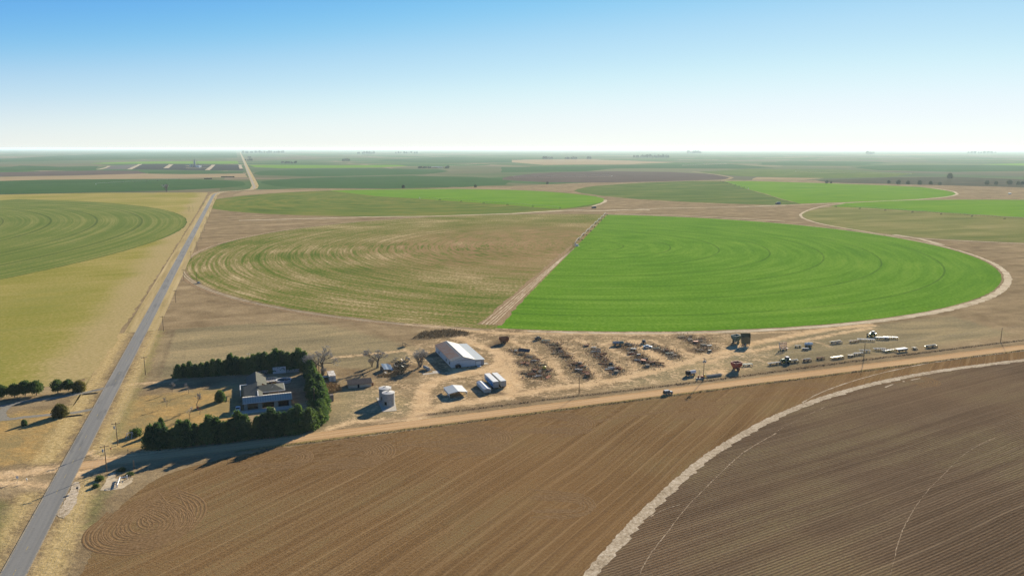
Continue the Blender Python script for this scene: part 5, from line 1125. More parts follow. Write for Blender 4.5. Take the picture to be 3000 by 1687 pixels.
# box trailers by the carport
def box_trailer(u0, u1, v0, v1, zb, zt, label, side, lower=False):
    t = root('box_trailer', (u0 + u1) / 2, v0, label, 'trailer', 'trailers beside the carport', rz=GA - 0.01); w = (u1 - u0) / 2; L = v1 - v0
    MB().box(-w, w, 0, L, zb, zt).build('body', side, t)
    MB().slab([(-w - .04, -.04, zt + .1), (w + .04, -.04, zt + .1), (w + .04, L + .04, zt + .1), (-w - .04, L + .04, zt + .1)], 0.1).build('roof', MF['white'], t)
    b = MB()
    for z in (zb, zt): b.beam((-w, -.05, z), (w, -.05, z), 0.09)
    for x in (-w, 0, w): b.beam((x, -.05, zb), (x, -.05, zt), 0.07)
    d = MB().box(-w + .08, w - .08, -.04, 0.03, zb + .08, zt - .08).build('door', MF['offwhite'], t); b.build('frame', MF['galv'], d)
    for y in (1.2, 2.4):
        for x in (-w + .15, w - .15): MB().wheel((x, y, 0.5), 0.5, 0.3, 14, 'x').build('wheel', MF['tyre'], t)
    for x in (-0.7, 0.7): MB().box(x - .07, x + .07, L - 2.4, L - 2.2, 0, zb).build('landing_leg', MF['darksteel'], t)
    MB().beam((0, 0.3, zb - .1), (0, L - .3, zb - .1), 0.8, 0.2).build('chassis', MF['darksteel'], t); return t, w, L
t, w, L = box_trailer(101.5, 104.0, 306.8, 320.2, 0.9, 3.5, 'tall white box trailer with blue panels on its left side', MF['zinc'])
MBP = Mat('blue_lettered_panel'); n_b = MBP.noise(MBP.mapping(MBP.obj(), scale=(1, 0.5, 1.2)), 1.0, 3, 0.6); MBP.col(MBP.mix(MBP.step(n_b, 0.50, 0.56), (0.075, 0.25, 0.43), (0.42, 0.50, 0.56)))
MB().box(-w - .03, -w - .01, 1.0, L * 0.85, 1.15, 2.8).build('side_graphic', MBP.m, t); MB().box(-w - .05, -w - .032, 0.4, 1.8, 1.2, 2.4).build('side_panel', MF['blue'], t)
box_trailer(105.4, 107.9, 307.6, 320.9, 0.8, 3.2, 'grimy white box trailer parked on the right of the tall one', MF['offwhite'])
t, w, L = box_trailer(95.9, 99.0, 302.7, 314.6, 0.35, 1.75, 'low pale trailer with a peaked sheet roof beside the carport', MF['paleblue'])
MB().prism([(-w, 1.86), (w, 1.86), (-0.2, 2.35)], 'y', -0.05, L + 0.05).build('peaked_roof', MF['zinc'], t)
# tractors
def tractor(u, v, rz, label):
    t = root('tractor', u, v, label, 'tractor', 'green tractors', rz=rz); g = MF['tractor']
    car_body(3, 1, [(0.1, 1.0, 2.0, 0.48), (0.3, 0.9, 2.1, 0.5), (2.3, 0.9, 1.95, 0.45), (2.6, 0.95, 1.8, 0.38)], g, t, 'bonnet')
    MB().box(-1.5, 2.2, -0.35, 0.35, 0.75, 1.15).build('chassis', MF['darksteel'], t)
    greenhouse(t, -1.5, 0.15, 0.85, 1.7, 3.0, 0.1, 0.1, MF['white']); MB().box(-1.6, 0.2, -0.95, 0.95, 1.2, 1.72).build('cab_base', g, t)
    for s in (-1, 1):
        MB().slab([(-1.75, s * 1.25 - .4, 2.05), (-0.25, s * 1.25 - .4, 2.05), (-0.25, s * 1.25 + .4, 2.0), (-1.75, s * 1.25 + .4, 2.0)], 0.08).build('mudguard', g, t)
        for x, r, w_ in ((-1.0, 1.0, 0.6), (2.0, 0.75, 0.5)):
            wl_ = MB().wheel((x, s * 1.25, r), r, w_, 20).build('wheel', MF['tyre'], t); MB().wheel((x, s * (1.27 + w_ / 2), r), r * 0.5, 0.06, 12).build('rim', MF['yellow'], wl_)
    MB().tube((1.2, 0.3, 1.9), (1.2, 0.3, 3.1), 0.07).build('exhaust', MF['black'], t); MB().box(2.6, 2.9, -0.4, 0.4, 0.85, 1.2).build('weights', g, t)
tractor(254.8, 297.4, GA + math.pi - 0.15, 'green tractor with white cab roof behind the long planter bars by the dirt road')
tractor(338.2, 324.6, GA + math.pi + 0.1, 'green tractor with pale cab roof among white machine frames far from the road')
# carts and hoppers
def hopper(p, rz, w, l, z0, z1, m, label, cat='cart', name='grain_cart', flare=0.55, big=False):
    t = empty(name, (*p, 0.05), rz, label, cat)
    b = MB(); wi, li = w * flare, l * flare
    lo = [(-li, -wi, z0), (li, -wi, z0), (li, wi, z0), (-li, wi, z0)]; mid_z = z0 + (z1 - z0) * 0.6
    mi = [(-l, -w, mid_z), (l, -w, mid_z), (l, w, mid_z), (-l, w, mid_z)]; hi = [(-l, -w, z1), (l, -w, z1), (l, w, z1), (-l, w, z1)]
    q = 0.1; hin = [(-l + q, -w + q, z1), (l - q, -w + q, z1), (l - q, w - q, z1), (-l + q, w - q, z1)]; lin = [(-li + q, -wi + q, z0 + .25), (li - q, -wi + q, z0 + .25), (li - q, wi - q, z0 + .25), (-li + q, wi - q, z0 + .25)]
    vs = lo + mi + hi + hin + lin; fs = [(3, 2, 1, 0)] + [(k * 4 + i, k * 4 + (i + 1) % 4, (k + 1) * 4 + (i + 1) % 4, (k + 1) * 4 + i) for k in range(4) for i in range(4)] + [(16, 17, 18, 19)]
    b.add(vs, fs); b.build('hopper', m, t, fix=False)
    b = MB(); [b.beam(a_, c_, 0.16) for a_, c_ in ((hi[0], hi[1]), (hi[1], hi[2]), (hi[2], hi[3]), (hi[3], hi[0]))]; b.build('rim', m, t)
    b = MB(); b.beam((-l - 1.8, 0, 0.6), (l * .8, 0, 0.7), 0.22); b.beam((0, -w, 0.7), (0, w, 0.7), 0.22); [b.beam((sx * li, sy * wi, z0 + .1), (sx * li * .6, sy * w * .8, 0.7), 0.12) for sx in (-1, 1) for sy in (-1, 1)]; b.build('frame', MF['darksteel'], t)
    add_wheels(t, (0.0,), w * 0.95, 0.75 if not big else 0.9, 0.5, m); return t
hopper(K4(550, 690), GA + 0.05, 1.7, 2.2, 1.0, 4.0, MF['red'], 'dark red open grain cart standing alone near the dirt road')
hopper(K4(545, 285), GA + 0.1, 1.9, 2.1, 1.3, 4.6, MF['teal'], 'faded teal open grain cart under the wheat edge')
hopper(K2(1425, 285), GA - 0.1, 1.5, 2.6, 0.9, 3.4, MF['rust'], 'rust-red open hopper wagon at the top of the first scrap row', flare=0.75)
b_ = empty('tipping_bin', (*K4(690, 315), 0.05), GA - 0.35, 'large brown tipped bin leaning beside the teal grain cart', 'bin')
b = MB(); V_ = [(-2.4, -1.4, 1.0), (2.2, -1.2, 1.0), (2.6, 1.8, 3.2), (-2.2, 1.8, 3.2), (-2.7, -0.9, 4.6), (2.4, -0.6, 4.8), (2.9, 2.0, 6.4), (-2.4, 2.2, 6.2)]
b.add(V_, [(3, 2, 1, 0), (0, 1, 5, 4), (1, 2, 6, 5), (2, 3, 7, 6), (3, 0, 4, 7)]); b.build('bin', MF['gbrown'], b_, fix=False)
b = MB(); [b.beam(V_[4 + i], V_[4 + (i + 1) % 4], 0.2) for i in range(4)]; b.build('rim', MF['gbrown'], b_); b = MB(); [b.beam((x, y, 0), (x * 1.0, y * 0.9, 2.2), 0.2) for x in (-2, 2) for y in (-1, 1.4)]; b.beam((-2, -1, .7), (2, 1.4, .7), .15); b.beam((2, -1, .7), (-2, 1.4, .7), .15); b.build('frame', MF['darksteel'], b_); add_wheels(b_, (-0.6,), 1.6, 0.7, 0.4)
# tank trailers
def tank_trailer(p, rz, L, r, m, m2, label, wh=0.5):
    t = empty('tank_trailer', (*p, 0.05), rz, label, 'trailer'); z = wh * 2 + r * .8
    b = MB(); n = 16
    for (xa, ra), (xb, rb) in (((-L / 2, r * .6), (-L / 2 + .35, r)), ((-L / 2 + .35, r), (L * .1, r))): b.tube((xa, 0, z), (xb, 0, z), ra, rb, n)
    b.build('tank', m, t, smooth=False)
    b = MB(); b.tube((L * .1 + .02, 0, z), (L / 2 - .35, 0, z), r, r, n); b.tube((L / 2 - .35, 0, z), (L / 2, 0, z), r, r * .6, n); b.build('tank', m2, t)
    b = MB(); b.beam((-L / 2, 0.5, z - r), (L / 2 + 1.2, 0.0, z - r), 0.18); b.beam((-L / 2, -0.5, z - r), (L / 2 + 1.2, 0.0, z - r), 0.18); b.build('frame', MF['rust'], t); add_wheels(t, (-L / 4, L / 5), r * .9, wh, 0.3)
    MB().tube((0, 0, z + r - .05), (0, 0, z + r + .15), 0.3, 0.3, 10).build('hatch', MF['darksteel'], t)
tank_trailer(K3(1085, 318), GA - 0.25, 6.2, 0.75, MF['galv'], MF['teal'], 'long silver and teal tank trailer at the head of a scrap row')
tank_trailer(K4(1640, 345), GA - 0.2, 4.6, 0.8, MF['white'], MF['white'], 'white water-tank trailer with dark wheels on bare ground', 0.6)
def sprayer():
    t = empty('tank_cart', (*K3(2180, 770), 0.05), GA + 0.05, 'white tank cart with black fan box left of the transformer pole', 'cart')
    b = MB(); b.tube((-0.6, 0, 1.6), (2.6, 0, 1.6), 0.85, 0.85, 14); b.build('tank', MF['white'], t); MB().box(-2.4, -0.7, -0.9, 0.9, 0.7, 2.4).build('fan_box', MF['black'], t)
    b = MB(); b.beam((-2.4, -0.6, .6), (3.6, 0, .6), 0.18); b.beam((-2.4, .6, .6), (3.6, 0, .6), 0.18); b.build('frame', MF['orange'], t); add_wheels(t, (-1.4, 1.4), 0.9, 0.5, 0.3)
sprayer()
# planters, toolbars, frames
def toolbar(p, rz, L, D, n, m, m2, label, h=0.9, cat='implement', name='planter', box=True, boxm=None, bars=3):
    t = empty(name, (*p, 0.05), rz, label, cat)
    b = MB()
    for k in range(bars): b.beam((-L / 2, -D / 2 + D * k / max(1, bars - 1), h), (L / 2, -D / 2 + D * k / max(1, bars - 1), h), 0.18)
    for k in range(4): x = -L / 2 + L * k / 3; b.beam((x, -D / 2, h), (x, D / 2, h), 0.16)
    b.build('frame', m, t)
    me = None
    for i in range(n):
        x = -L / 2 + L * (i + .5) / n
        if me is None:
            q = MB(); q.beam((0, -D / 2, h), (0, -D / 2 - .8, 0.35), 0.14); q.wheel((0, -D / 2 - .7, .3), .3, .1, 10, 'x')
            if box: q.box(-.13, .13, -D / 2 - .55, -D / 2 - .25, h + .02, h + .34)
            o = q.build('row_unit', m2, t); me = o.data
        else: o = bpy.data.objects.new('row_unit', me); COL.objects.link(o); o.parent = t
        o.location.x = x
    b = MB(); b.beam((-.9, D / 2, h), (0, D / 2 + 1.8, .5), .14); b.beam((.9, D / 2, h), (0, D / 2 + 1.8, .5), .14); b.build('hitch', m, t)
    for x in (-L * .3, L * .3): MB().wheel((x, D / 2 - .2, .42), .42, .28, 14, 'x').build('wheel', MF['tyre'], t)
    if boxm: MB().box(-L / 2 + .1, L / 2 - .1, -.22, .22, h + .15, h + .5).build('seed_box', boxm, t)
    return t
TB = [
 (K4(1120, 605), 0.06, 7.4, 1.2, 8, 'galv', 'darksteel', 'long pale toolbar with dark row units left of the nearer tractor', None),
 (K4(1390, 575), 0.06, 7.6, 1.2, 8, 'tractor', 'darksteel', 'long green-and-white planter in front of the nearer tractor', 'offwhite'),
 (K4(1615, 555), 0.06, 4.6, 1.3, 5, 'orange', 'darksteel', 'short red-brown planter with pale lids right of the nearer tractor', 'offwhite'),
 (K4(1815, 525), 0.06, 4.6, 1.1, 5, 'rust', 'rust', 'small rusty cultivator bar in the row by the ditch', None),
 (K4(2070, 515), 0.06, 7.6, 1.4, 8, 'yellow', 'darksteel', 'yellow-green planter with white seed boxes by the ditch', None),
 (K4(2280, 487), 0.05, 3.4, 1.0, 4, 'darksteel', 'darksteel', 'low dark harrow left of the scattered white frames', None),
 (K4(2390, 458), 0.0, 6.0, 1.6, 5, 'galv', 'darksteel', 'flat pale steel frame lying by the second roadside pole', None),
 (K4(2490, 415), -0.35, 5.4, 2.2, 3, 'offwhite', 'offwhite', 'splayed white drawbar frame right of the second roadside pole', None),
 (K4(2050, 285), 0.05, 7.4, 1.8, 7, 'darksteel', 'galv', 'dark folded planter with pale boxes in the upper machine row', 'darksteel'),
 (K4(2320, 270), 0.0, 5.8, 1.4, 5, 'cream', 'rust', 'cream and rust cultivator frame in the upper machine row', None),
 (K5(190, 248), -0.45, 9.0, 2.4, 8, 'white', 'darksteel', 'white folded planter left of the far tractor', None),
 (K5(430, 225), -0.45, 7.0, 2.2, 7, 'white', 'darksteel', 'blue-white planter immediately right of the far tractor', 'paleblue'),
 (K5(560, 215), -0.45, 7.5, 2.0, 7, 'paleblue', 'darksteel', 'outermost blue-white planter right of the far tractor', None),
 (K5(400, 390), -0.3, 6.5, 2.4, 6, 'galv', 'rust', 'rust-streaked white frame stack by the ditch, left piece', None),
 (K5(520, 410), 0.05, 7.5, 1.8, 7, 'galv', 'tractor', 'pale planter with greenish lids lying by the ditch, right piece', None),
 (K5(1165, 345), 0.05, 7.8, 1.4, 8, 'tractor', 'darksteel', 'green grain drill with pale hoppers, rightmost machine by the ditch', 'offwhite'),
 (K5(925, 375), 0.0, 1.8, 1.2, 2, 'darksteel', 'darksteel', 'tiny dark hitch piece between the flatbed and the green drill', None),
 (K4(715, 625), -0.05, 5.2, 1.6, 4, 'teal', 'galv', 'teal-grey drawbar frame right of the dark red grain cart', None),
 (K4(1480, 345), -0.1, 4.0, 0.6, 2, 'offwhite', 'offwhite', 'pale drawbar running to the white water-tank trailer', None),
 (K4(1590, 385), -0.4, 3.4, 1.4, 4, 'galv', 'darksteel', 'small grey harrow in front of the white water-tank trailer', None),
]
for p, a, L, D, n, m, m2, lb, bx_ in TB: toolbar(p, GA + a, L, D, n, MF[m], MF[m2], lb, boxm=MF[bx_] if bx_ else None, box=n > 4)
# folded upright cultivator
t = empty('cultivator', (*K4(1265, 385), 0.05), GA, 'tall folded red and white cultivator standing upright', 'implement')
b = MB()
for x in np.linspace(-2.3, 2.3, 7): b.beam((x, 0.5, 0.7), (x, 0.9, 4.0), 0.13)
for z in (1.0, 2.0, 3.0, 3.9): b.beam((-2.4, 0.55 + z * .09, z), (2.4, 0.55 + z * .09, z), 0.15)
b.beam((-2.4, -.9, .8), (2.4, -.9, .8), .18); [b.beam((x, -.9, .8), (x, .6, .8), .15) for x in (-2.2, 0, 2.2)]; b.build('frame', MF['red'], t)
b = MB()
for x in np.linspace(-2.2, 2.2, 9):
    for z in (1.3, 2.3, 3.3): b.beam((x, 0.6 + z * .09, z), (x + .1, 0.0 + z * .05, z - .35), 0.11)
b.build('tines', MF['offwhite'], t); MB().beam((-2.5, -.2, .6), (-2.6, .9, 4.1), .3).build('boom', MF['offwhite'], t); add_wheels(t, (-1.2, 1.2), .8, .45)
# flat racks by the ditch
t = empty('flatbed_trailer', (*K5(720, 405), 0.05), GA + .04, 'dark flatbed trailer with a white deck by the ditch', 'trailer')
MB().box(-3.6, 3.6, -1.2, 1.2, 1.35, 1.55).build('bed', MF['white'], t); b = MB(); [b.box(x - .1, x + .1, -1.15, -1.0, .4, 1.35) for x in np.linspace(-3.4, 3.4, 7)]; b.box(-3.6, 3.6, -1.0, -.9, .5, 1.3); b.build('frame', MF['darksteel'], t); add_wheels(t, (-2.4, 2.4), 1.0, .42)
t = empty('feed_trough', (*K4(215, 785), 0.05), GA + 0.06, 'long white trough lying at the ditch right of the transformer pole', 'trough')
b = MB(); b.prism([(-.5, .2), (.5, .2), (.6, .9), (.5, .9), (.42, .35), (-.42, .35), (-.5, .9), (-.6, .9)], 'x', -4.4, 4.4); b.build('trough', MF['offwhite'], t); [MB().box(x - .1, x + .1, -.5, .5, 0, .2).build('foot', MF['darksteel'], t) for x in (-3.6, 0, 3.6)]
t = empty('pump_set', (*K3(2330, 815), 0.05), GA, 'orange pump set on a pale slab at the transformer pole', 'pump')
MB().box(-2.2, 2.0, -.9, .9, 0, .25).build('slab', MF['conc'], t); b = MB(); b.tube((-1.2, 0, .25), (-1.2, 0, 1.5), .4, .4, 10); b.tube((-1.2, 0, .8), (1.4, 0, .8), .22, .22, 8); b.box(.4, 1.6, -.4, .4, .25, 1.2); b.build('pump', MF['orange'], t); MB().box(2.0, 2.4, -.3, .3, 0, 1.7).build('switch_box', MF['yellow'], t); MB().tube((-.4, .5, 0), (-.4, .5, 4.2), .06).build('pipe', MF['galv'], t)
# irrigation well head in the sandy clearing
t = empty('irrigation_pump', (*L3(1120, 575), 0.05), GA, 'white well-head pipework in the sandy clearing at the crossroads', 'pump')
b = MB(); b.tube((0, -3.0, .7), (0, 3.2, .8), .2, .2, 8); b.tube((0, -3.0, .7), (0, -3.0, 0), .2); b.tube((0, 3.2, .8), (0, 3.2, 0), .2); b.tube((0, 2.6, .8), (2.2, 2.6, .8), .16); b.tube((2.2, 2.6, 0), (2.2, 2.6, 1.4), .22); b.build('pipe', MF['white'], t)
b = MB(); [b.beam((-1.6, y, .9), (-0.4, y, .9), .09) for y in (-2.6, -1.4)]; [b.beam((x, -2.6, .9), (x, -1.4, .9), .09) for x in (-1.6, -.4)]; [b.beam((x, y, 0), (x, y, .9), .09) for x in (-1.6, -.4) for y in (-2.6, -1.4)]; [b.beam((x, 1.6, .9), (x + .02, 3.4, .9), .09) for x in (1.4, 2.9)]; [b.beam((x, y, 0), (x, y, .9), .09) for x in (1.4, 2.9) for y in (1.6, 3.4)]; b.build('guard_rail', MF['darksteel'], t)
sheet('sandy_clearing', [L3(*p) for p in ((945, 640), (1000, 560), (1030, 480), (1100, 470), (1080, 530), (1180, 540), (1260, 520), (1240, 570), (1150, 625), (1020, 645))], 0.085, MF['track'], 1.0, 0.25)
sheet('gravel_patch', [L3(*p) for p in ((530, 860), (600, 770), (650, 660), (700, 560), (745, 560), (760, 600), (735, 680), (720, 760), (660, 850), (600, 910), (550, 890))], 0.10, MF['chalk'], 1.0, 0.25)
# old metal frame by the front hedge
t = empty('metal_frame', (*L3(1215, 150), 0.05), GA, 'white metal frame beside the low shrub at the front hedge', 'frame')
b = MB(); b.tube((-.9, -.6, 0), (-.5, 0.2, 2.0), .09); b.tube((-.1, .9, 0), (-.5, .2, 2.0), .09); b.tube((1.0, -.4, 0), (1.3, .3, 2.1), .09); b.tube((1.8, .9, 0), (1.3, .3, 2.1), .09); b.tube((-.5, .2, 2.0), (1.3, .3, 2.1), .1); b.build('frame', MF['white'], t)
# the white tarp-wrapped scrap left of the barn
t = empty('overturned_tank', (*K1(2065, 690), 0.05), GA + 0.3, 'overturned white tank shell left of the barn', 'tank')
b = MB(); b.tube((0, -1.6, .8), (0, 2.6, 1.1), .9, .8, 12); b.build('shell', MF['offwhite'], t); b = MB(); b.beam((-.8, -2, .2), (1.6, -1.4, .3), .3); b.beam((.6, -1.6, .3), (1.4, 1.2, .5), .25); b.build('frame', MF['galv'], t)
t = empty('loose_door', (*K2(1050, 640), 0.05), GA, 'white panel lying on the ground before the lean-to', 'panel'); MB().slab([(-1.0, -.6, .3), (1.0, -.7, .25), (1.1, .7, .35), (-.9, .7, .3)], .12).build('panel', MF['white'], t)

# ------------------------------------------------------------------ scrap rows
def scrap_item(kind, r, m, m2):
    b = MB(); c = MB()
    if kind == 'frame':
        L, D = r.uniform(2.0, 3.8), r.uniform(0.9, 1.8)
        for y in (-D / 2, 0, D / 2): b.beam((-L / 2, y, .55 + r.uniform(-.2, .3)), (L / 2, y, .55 + r.uniform(-.2, .4)), .17)
        for x in np.linspace(-L / 2, L / 2, 4): b.beam((x, -D / 2, .5), (x, D / 2, .6), .13)
        for x in np.linspace(-L / 2, L / 2, 6): c.beam((x, -D / 2, .5), (x + .2, -D / 2 - .4, .05), .1)
        return b, c, 'frame', 'tines'
    if kind == 'drum':
        b.tube((-r.uniform(.6, 1.3), 0, .65), (r.uniform(.6, 1.3), .1, .65), .6, .6, 12); c.beam((-1.2, -.6, .1), (1.2, -.6, .1), .16); c.beam((-1.2, .6, .1), (1.2, .6, .1), .16)
        return b, c, 'drum', 'skid'
    if kind == 'cart':
        L = r.uniform(1.6, 2.8); b.box(-L / 2, L / 2, -.8, .8, .6, .6 + r.uniform(.25, .9)); b.beam((-L / 2, 0, .55), (-L / 2 - 1.5, 0, .4), .13); ws = []
        for x in (-L / 4, L / 4):
            for y in (-.9, .9): ws.append(MB().wheel((x, y, .38), .38, .22, 10))
        return b, ws, 'body', 'wheel'
    if kind == 'harrow':
        L = r.uniform(2.2, 4.2); b.beam((-L / 2, 0, .9), (L / 2, 0, .9), .22); b.beam((-L / 2, 1.1, .8), (L / 2, 1.1, .8), .18); [b.beam((x, 0, .9), (x, 1.1, .8), .14) for x in (-L / 2.5, 0, L / 2.5)]
        for x in np.linspace(-L / 2, L / 2, 8): c.wheel((x, -.25, .34), .34, .07, 9, 'x')
        return b, c, 'frame', 'discs'
    if kind == 'sheet':
        b.slab([(-1.3, -.9, .5), (1.4, -.8, .75), (1.3, .9, .9), (-1.2, 1.0, .45)], .07); c.beam((-1.2, -.4, .2), (1.2, .5, .35), .2); c.beam((-.9, .7, .15), (1.1, -.6, .3), .18)
        return b, c, 'sheet', 'bearer'
    if kind == 'tank':
        b.tube((0, 0, .25), (0, 0, 1.75), .85, .85, 14); b.tube((0, 0, 1.75), (0, 0, 2.0), .85, .3, 14); c.box(-.9, .9, -.9, .9, 0, .24)
        return b, c, 'tank', 'base'
    L = r.uniform(3.2, 5.5)
    for i in range(5): y = -.6 + i * .3; b.beam((-L / 2, y, .25 + .1 * (i % 2)), (L / 2 + r.uniform(-.5, .5), y + r.uniform(-.3, .3), .3 + .25 * (i % 3)), .15)
    c.beam((-L / 3, -.9, .12), (-L / 3, .9, .12), .16); c.beam((L / 3, -.9, .12), (L / 3, .9, .12), .16)
    return b, c, 'pipes', 'bearer'
NOUN = dict(frame='cultivator frame', drum='drum on skids', cart='wheeled cart', harrow='disc harrow', sheet='bent metal sheet', tank='round tank', pipes='bundle of steel bars')
PAL = [('rust', 'rusty'), ('darksteel', 'dark'), ('galv', 'grey'), ('teal', 'teal'), ('rust', 'rusty'), ('gbrown', 'brown'), ('gbrown', 'brown'), ('wood', 'grey-brown'), ('offwhite', 'dirty white'), ('wood', 'grey-brown'), ('rust', 'rusty'), ('orange', 'orange-brown')]
ROWS = [
 ('first scrap row', [K2(1560, 395), K2(1650, 440), K2(1780, 490), K2(1850, 540), K2(1700, 600), K2(1790, 590), K2(1890, 560), K2(1960, 620), K2(1940, 690), K2(2080, 710), K2(1790, 760), K2(1870, 790), K2(1960, 775), K2(2040, 780), K2(1920, 740)]),
 ('second scrap row', [K2(2060, 270), K2(2170, 290), K2(2240, 300), K2(2190, 350), K2(2270, 380), K2(2310, 420), K2(2240, 440), K2(2340, 470), K2(2390, 500), K2(2500, 600), K2(2560, 620), K3(470, 620), K3(520, 640), K3(440, 690), K3(520, 700), K3(570, 740), K3(610, 790)]),
 ('third scrap row', [K3(590, 320), K3(700, 370), K3(760, 390), K3(730, 430), K3(800, 440), K3(770, 480), K3(850, 500), K3(880, 540), K3(900, 590), K3(950, 620), K3(990, 650), K3(1000, 700), K3(1060, 710), K3(1120, 700)]),
 ('fourth scrap row', [K3(1220, 320), K3(1290, 320), K3(1260, 360), K3(1340, 400), K3(1330, 450), K3(1390, 480), K3(1380, 540), K3(1450, 560), K3(1510, 530), K3(1600, 580), K3(1510, 620), K3(1640, 620)]),
 ('fifth scrap row', [K3(1700, 385), K3(1780, 380), K3(1840, 400), K3(1820, 430), K3(1900, 450), K3(1930, 480), K3(1900, 490), K3(1640, 320)]),
 ('last scrap row', [K3(2080, 200), K3(2150, 190), K3(2180, 250), K3(2240, 280), K3(2330, 240), K3(2390, 230), K3(2350, 330), K3(2440, 330), K3(2300, 400), K3(2420, 400)]),
]
KINDS_ = ['frame', 'pipes', 'harrow', 'cart', 'sheet', 'frame', 'drum', 'harrow', 'pipes', 'frame', 'cart']
for ri, (rn, pts) in enumerate(ROWS):
    r = random.Random(100 + ri)
    for i, p in enumerate(pts):
        kd = KINDS_[(i * 3 + ri * 5 + r.randrange(3)) % len(KINDS_)]; mk, word = PAL[r.randrange(len(PAL))]; m2 = MF[PAL[r.randrange(len(PAL))][0]]
        if ri == 0 and i == 0: kd, mk, word = 'sheet', 'darksteel', 'dark'
        b, c, n1, n2 = scrap_item(kd, r, MF[mk], m2); base = '%s %s in the %s' % (word, NOUN[kd], rn); lb = base + ', %s from its wheat end' % ORD[i]
        p = (p[0] + r.uniform(-1.7, 1.7), p[1] + r.uniform(-2.6, 2.6)); t = empty(dict(frame='scrap_cultivator', drum='scrap_drum', cart='scrap_cart', harrow='scrap_harrow', sheet='scrap_metal', tank='scrap_tank', pipes='scrap_bars')[kd], (*p, 0.05), GA + r.choice((-0.5, -0.6, -0.3, 0.9, 0.1)) + r.uniform(-.5, .5), lb, 'scrap', 'scrap implements in the junk rows')
        s = r.uniform(0.85, 1.2); t.scale = (s, s, s * r.uniform(.65, .95)); b.build(n1, MF[mk], t); [tag(q.build(n2, m2, t), kind='stuff' if n2 in ('tines', 'discs') else None) for q in (c if isinstance(c, list) else [c])]
t = empty('yellow_tank', (*K2(2035, 675), 0.05), GA, 'bright yellow round tank near the lower end of the first scrap row', 'tank'); b = MB(); b.tube((0, 0, .3), (0, 0, 1.3), .85, .85, 14); b.tube((0, 0, 1.3), (0, 0, 1.6), .85, .3, 14); b.build('tank', MF['yellow'], t); MB().box(-1, 1, -.8, .8, 0, .3).build('base', MF['darksteel'], t)
t = empty('dark_board', (*K2(1730, 430), 0.05), GA - 0.55, 'large dark flat panel propped in the first scrap row', 'panel'); MB().slab([(-3.2, -1.0, 1.0), (3.0, -1.2, .8), (3.1, 1.2, 1.9), (-3.0, 1.3, 2.1)], .12).build('panel', MF['darksteel'], t); b = MB(); [b.beam((x, 1.0, 0), (x, 1.0, 1.8), .14) for x in (-2.5, 2.5)]; b.build('prop', MF['rust'], t)
t = empty('long_beam', (*K3(1620, 590), 0.05), GA - 0.62, 'long rusty beam across the lower end of the fourth scrap row', 'beam'); b = MB(); b.beam((-5.5, 0, .8), (5.5, 0, .7), .35, .5); b.build('beam', MF['rust'], t); b = MB(); [b.box(x - .2, x + .2, -.4, .4, 0, .5) for x in (-4, 3.5)]; b.build('bearer', MF['wood'], t)
t = empty('long_boom', (*K3(1290, 320), 0.05), GA - 0.62, 'long dark sprayer boom slanting beside the silver and teal tank trailer', 'boom'); b = MB(); [b.beam((-6, y, z), (6, y + .3, z * .7), .13) for y, z in ((0, .5), (.6, .9), (1.2, .5))]; [b.beam((x, 0, .5), (x + 1.0, .6, .9), .09) for x in np.linspace(-5.5, 4.5, 10)]; b.build('boom', MF['darksteel'], t); b = MB(); [b.box(x - .15, x + .15, -.2, 1.4, 0, .4) for x in (-5, 5)]; b.build('bearer', MF['wood'], t)
# loose bits and weeds under the rows
b = MB(); r = random.Random(9)
for rn, pts in ROWS:
    for p in pts:
        for k in range(22):
            q = Vector((p[0] + r.gauss(0, 2.4), p[1] + r.gauss(0, 3.6), .05 + r.uniform(0, .3))); a = r.uniform(0, 6.28); L = r.uniform(.2, .9); b.beam(q, q + Vector((math.cos(a) * L, math.sin(a) * L, r.uniform(-.05, .35))), r.uniform(.06, .3), r.uniform(.05, .25)); 
tag(b.build('scrap_litter', MF['rust']), kind='stuff')
b = MB()
for rn, pts in ROWS:
    for p in pts:
        for k in range(5):
            q = Vector((p[0] + r.gauss(0, 1.8), p[1] + r.gauss(0, 3.0), .05 + r.uniform(0, .3))); a = r.uniform(0, 6.28); L = r.uniform(.2, .8); b.beam(q, q + Vector((math.cos(a) * L, math.sin(a) * L, r.uniform(-.05, .3))), r.uniform(.1, .35), r.uniform(.05, .2))
tag(b.build('scrap_litter', MF['offwhite']), kind='stuff')
for i, (rn, pts) in enumerate(ROWS):
    V = []
    b = MB()
    for p in pts:
        for k in range(110):
            x, y = p[0] + r.gauss(0, 3.0), p[1] + r.gauss(0, 4.6); hh = r.uniform(.25, .9); a = r.uniform(0, 3.14); w = r.uniform(.05, .18); c, s = math.cos(a) * w, math.sin(a) * w
            b.add([(x - c, y - s, .03), (x + c, y + s, .03), (x + r.uniform(-.3, .3), y + r.uniform(-.3, .3), hh)], [(0, 1, 2)])
    tag(b.build('row_weeds', MF['scrubweed'] if i % 2 else MF['strawy'], fix=False), kind='stuff')
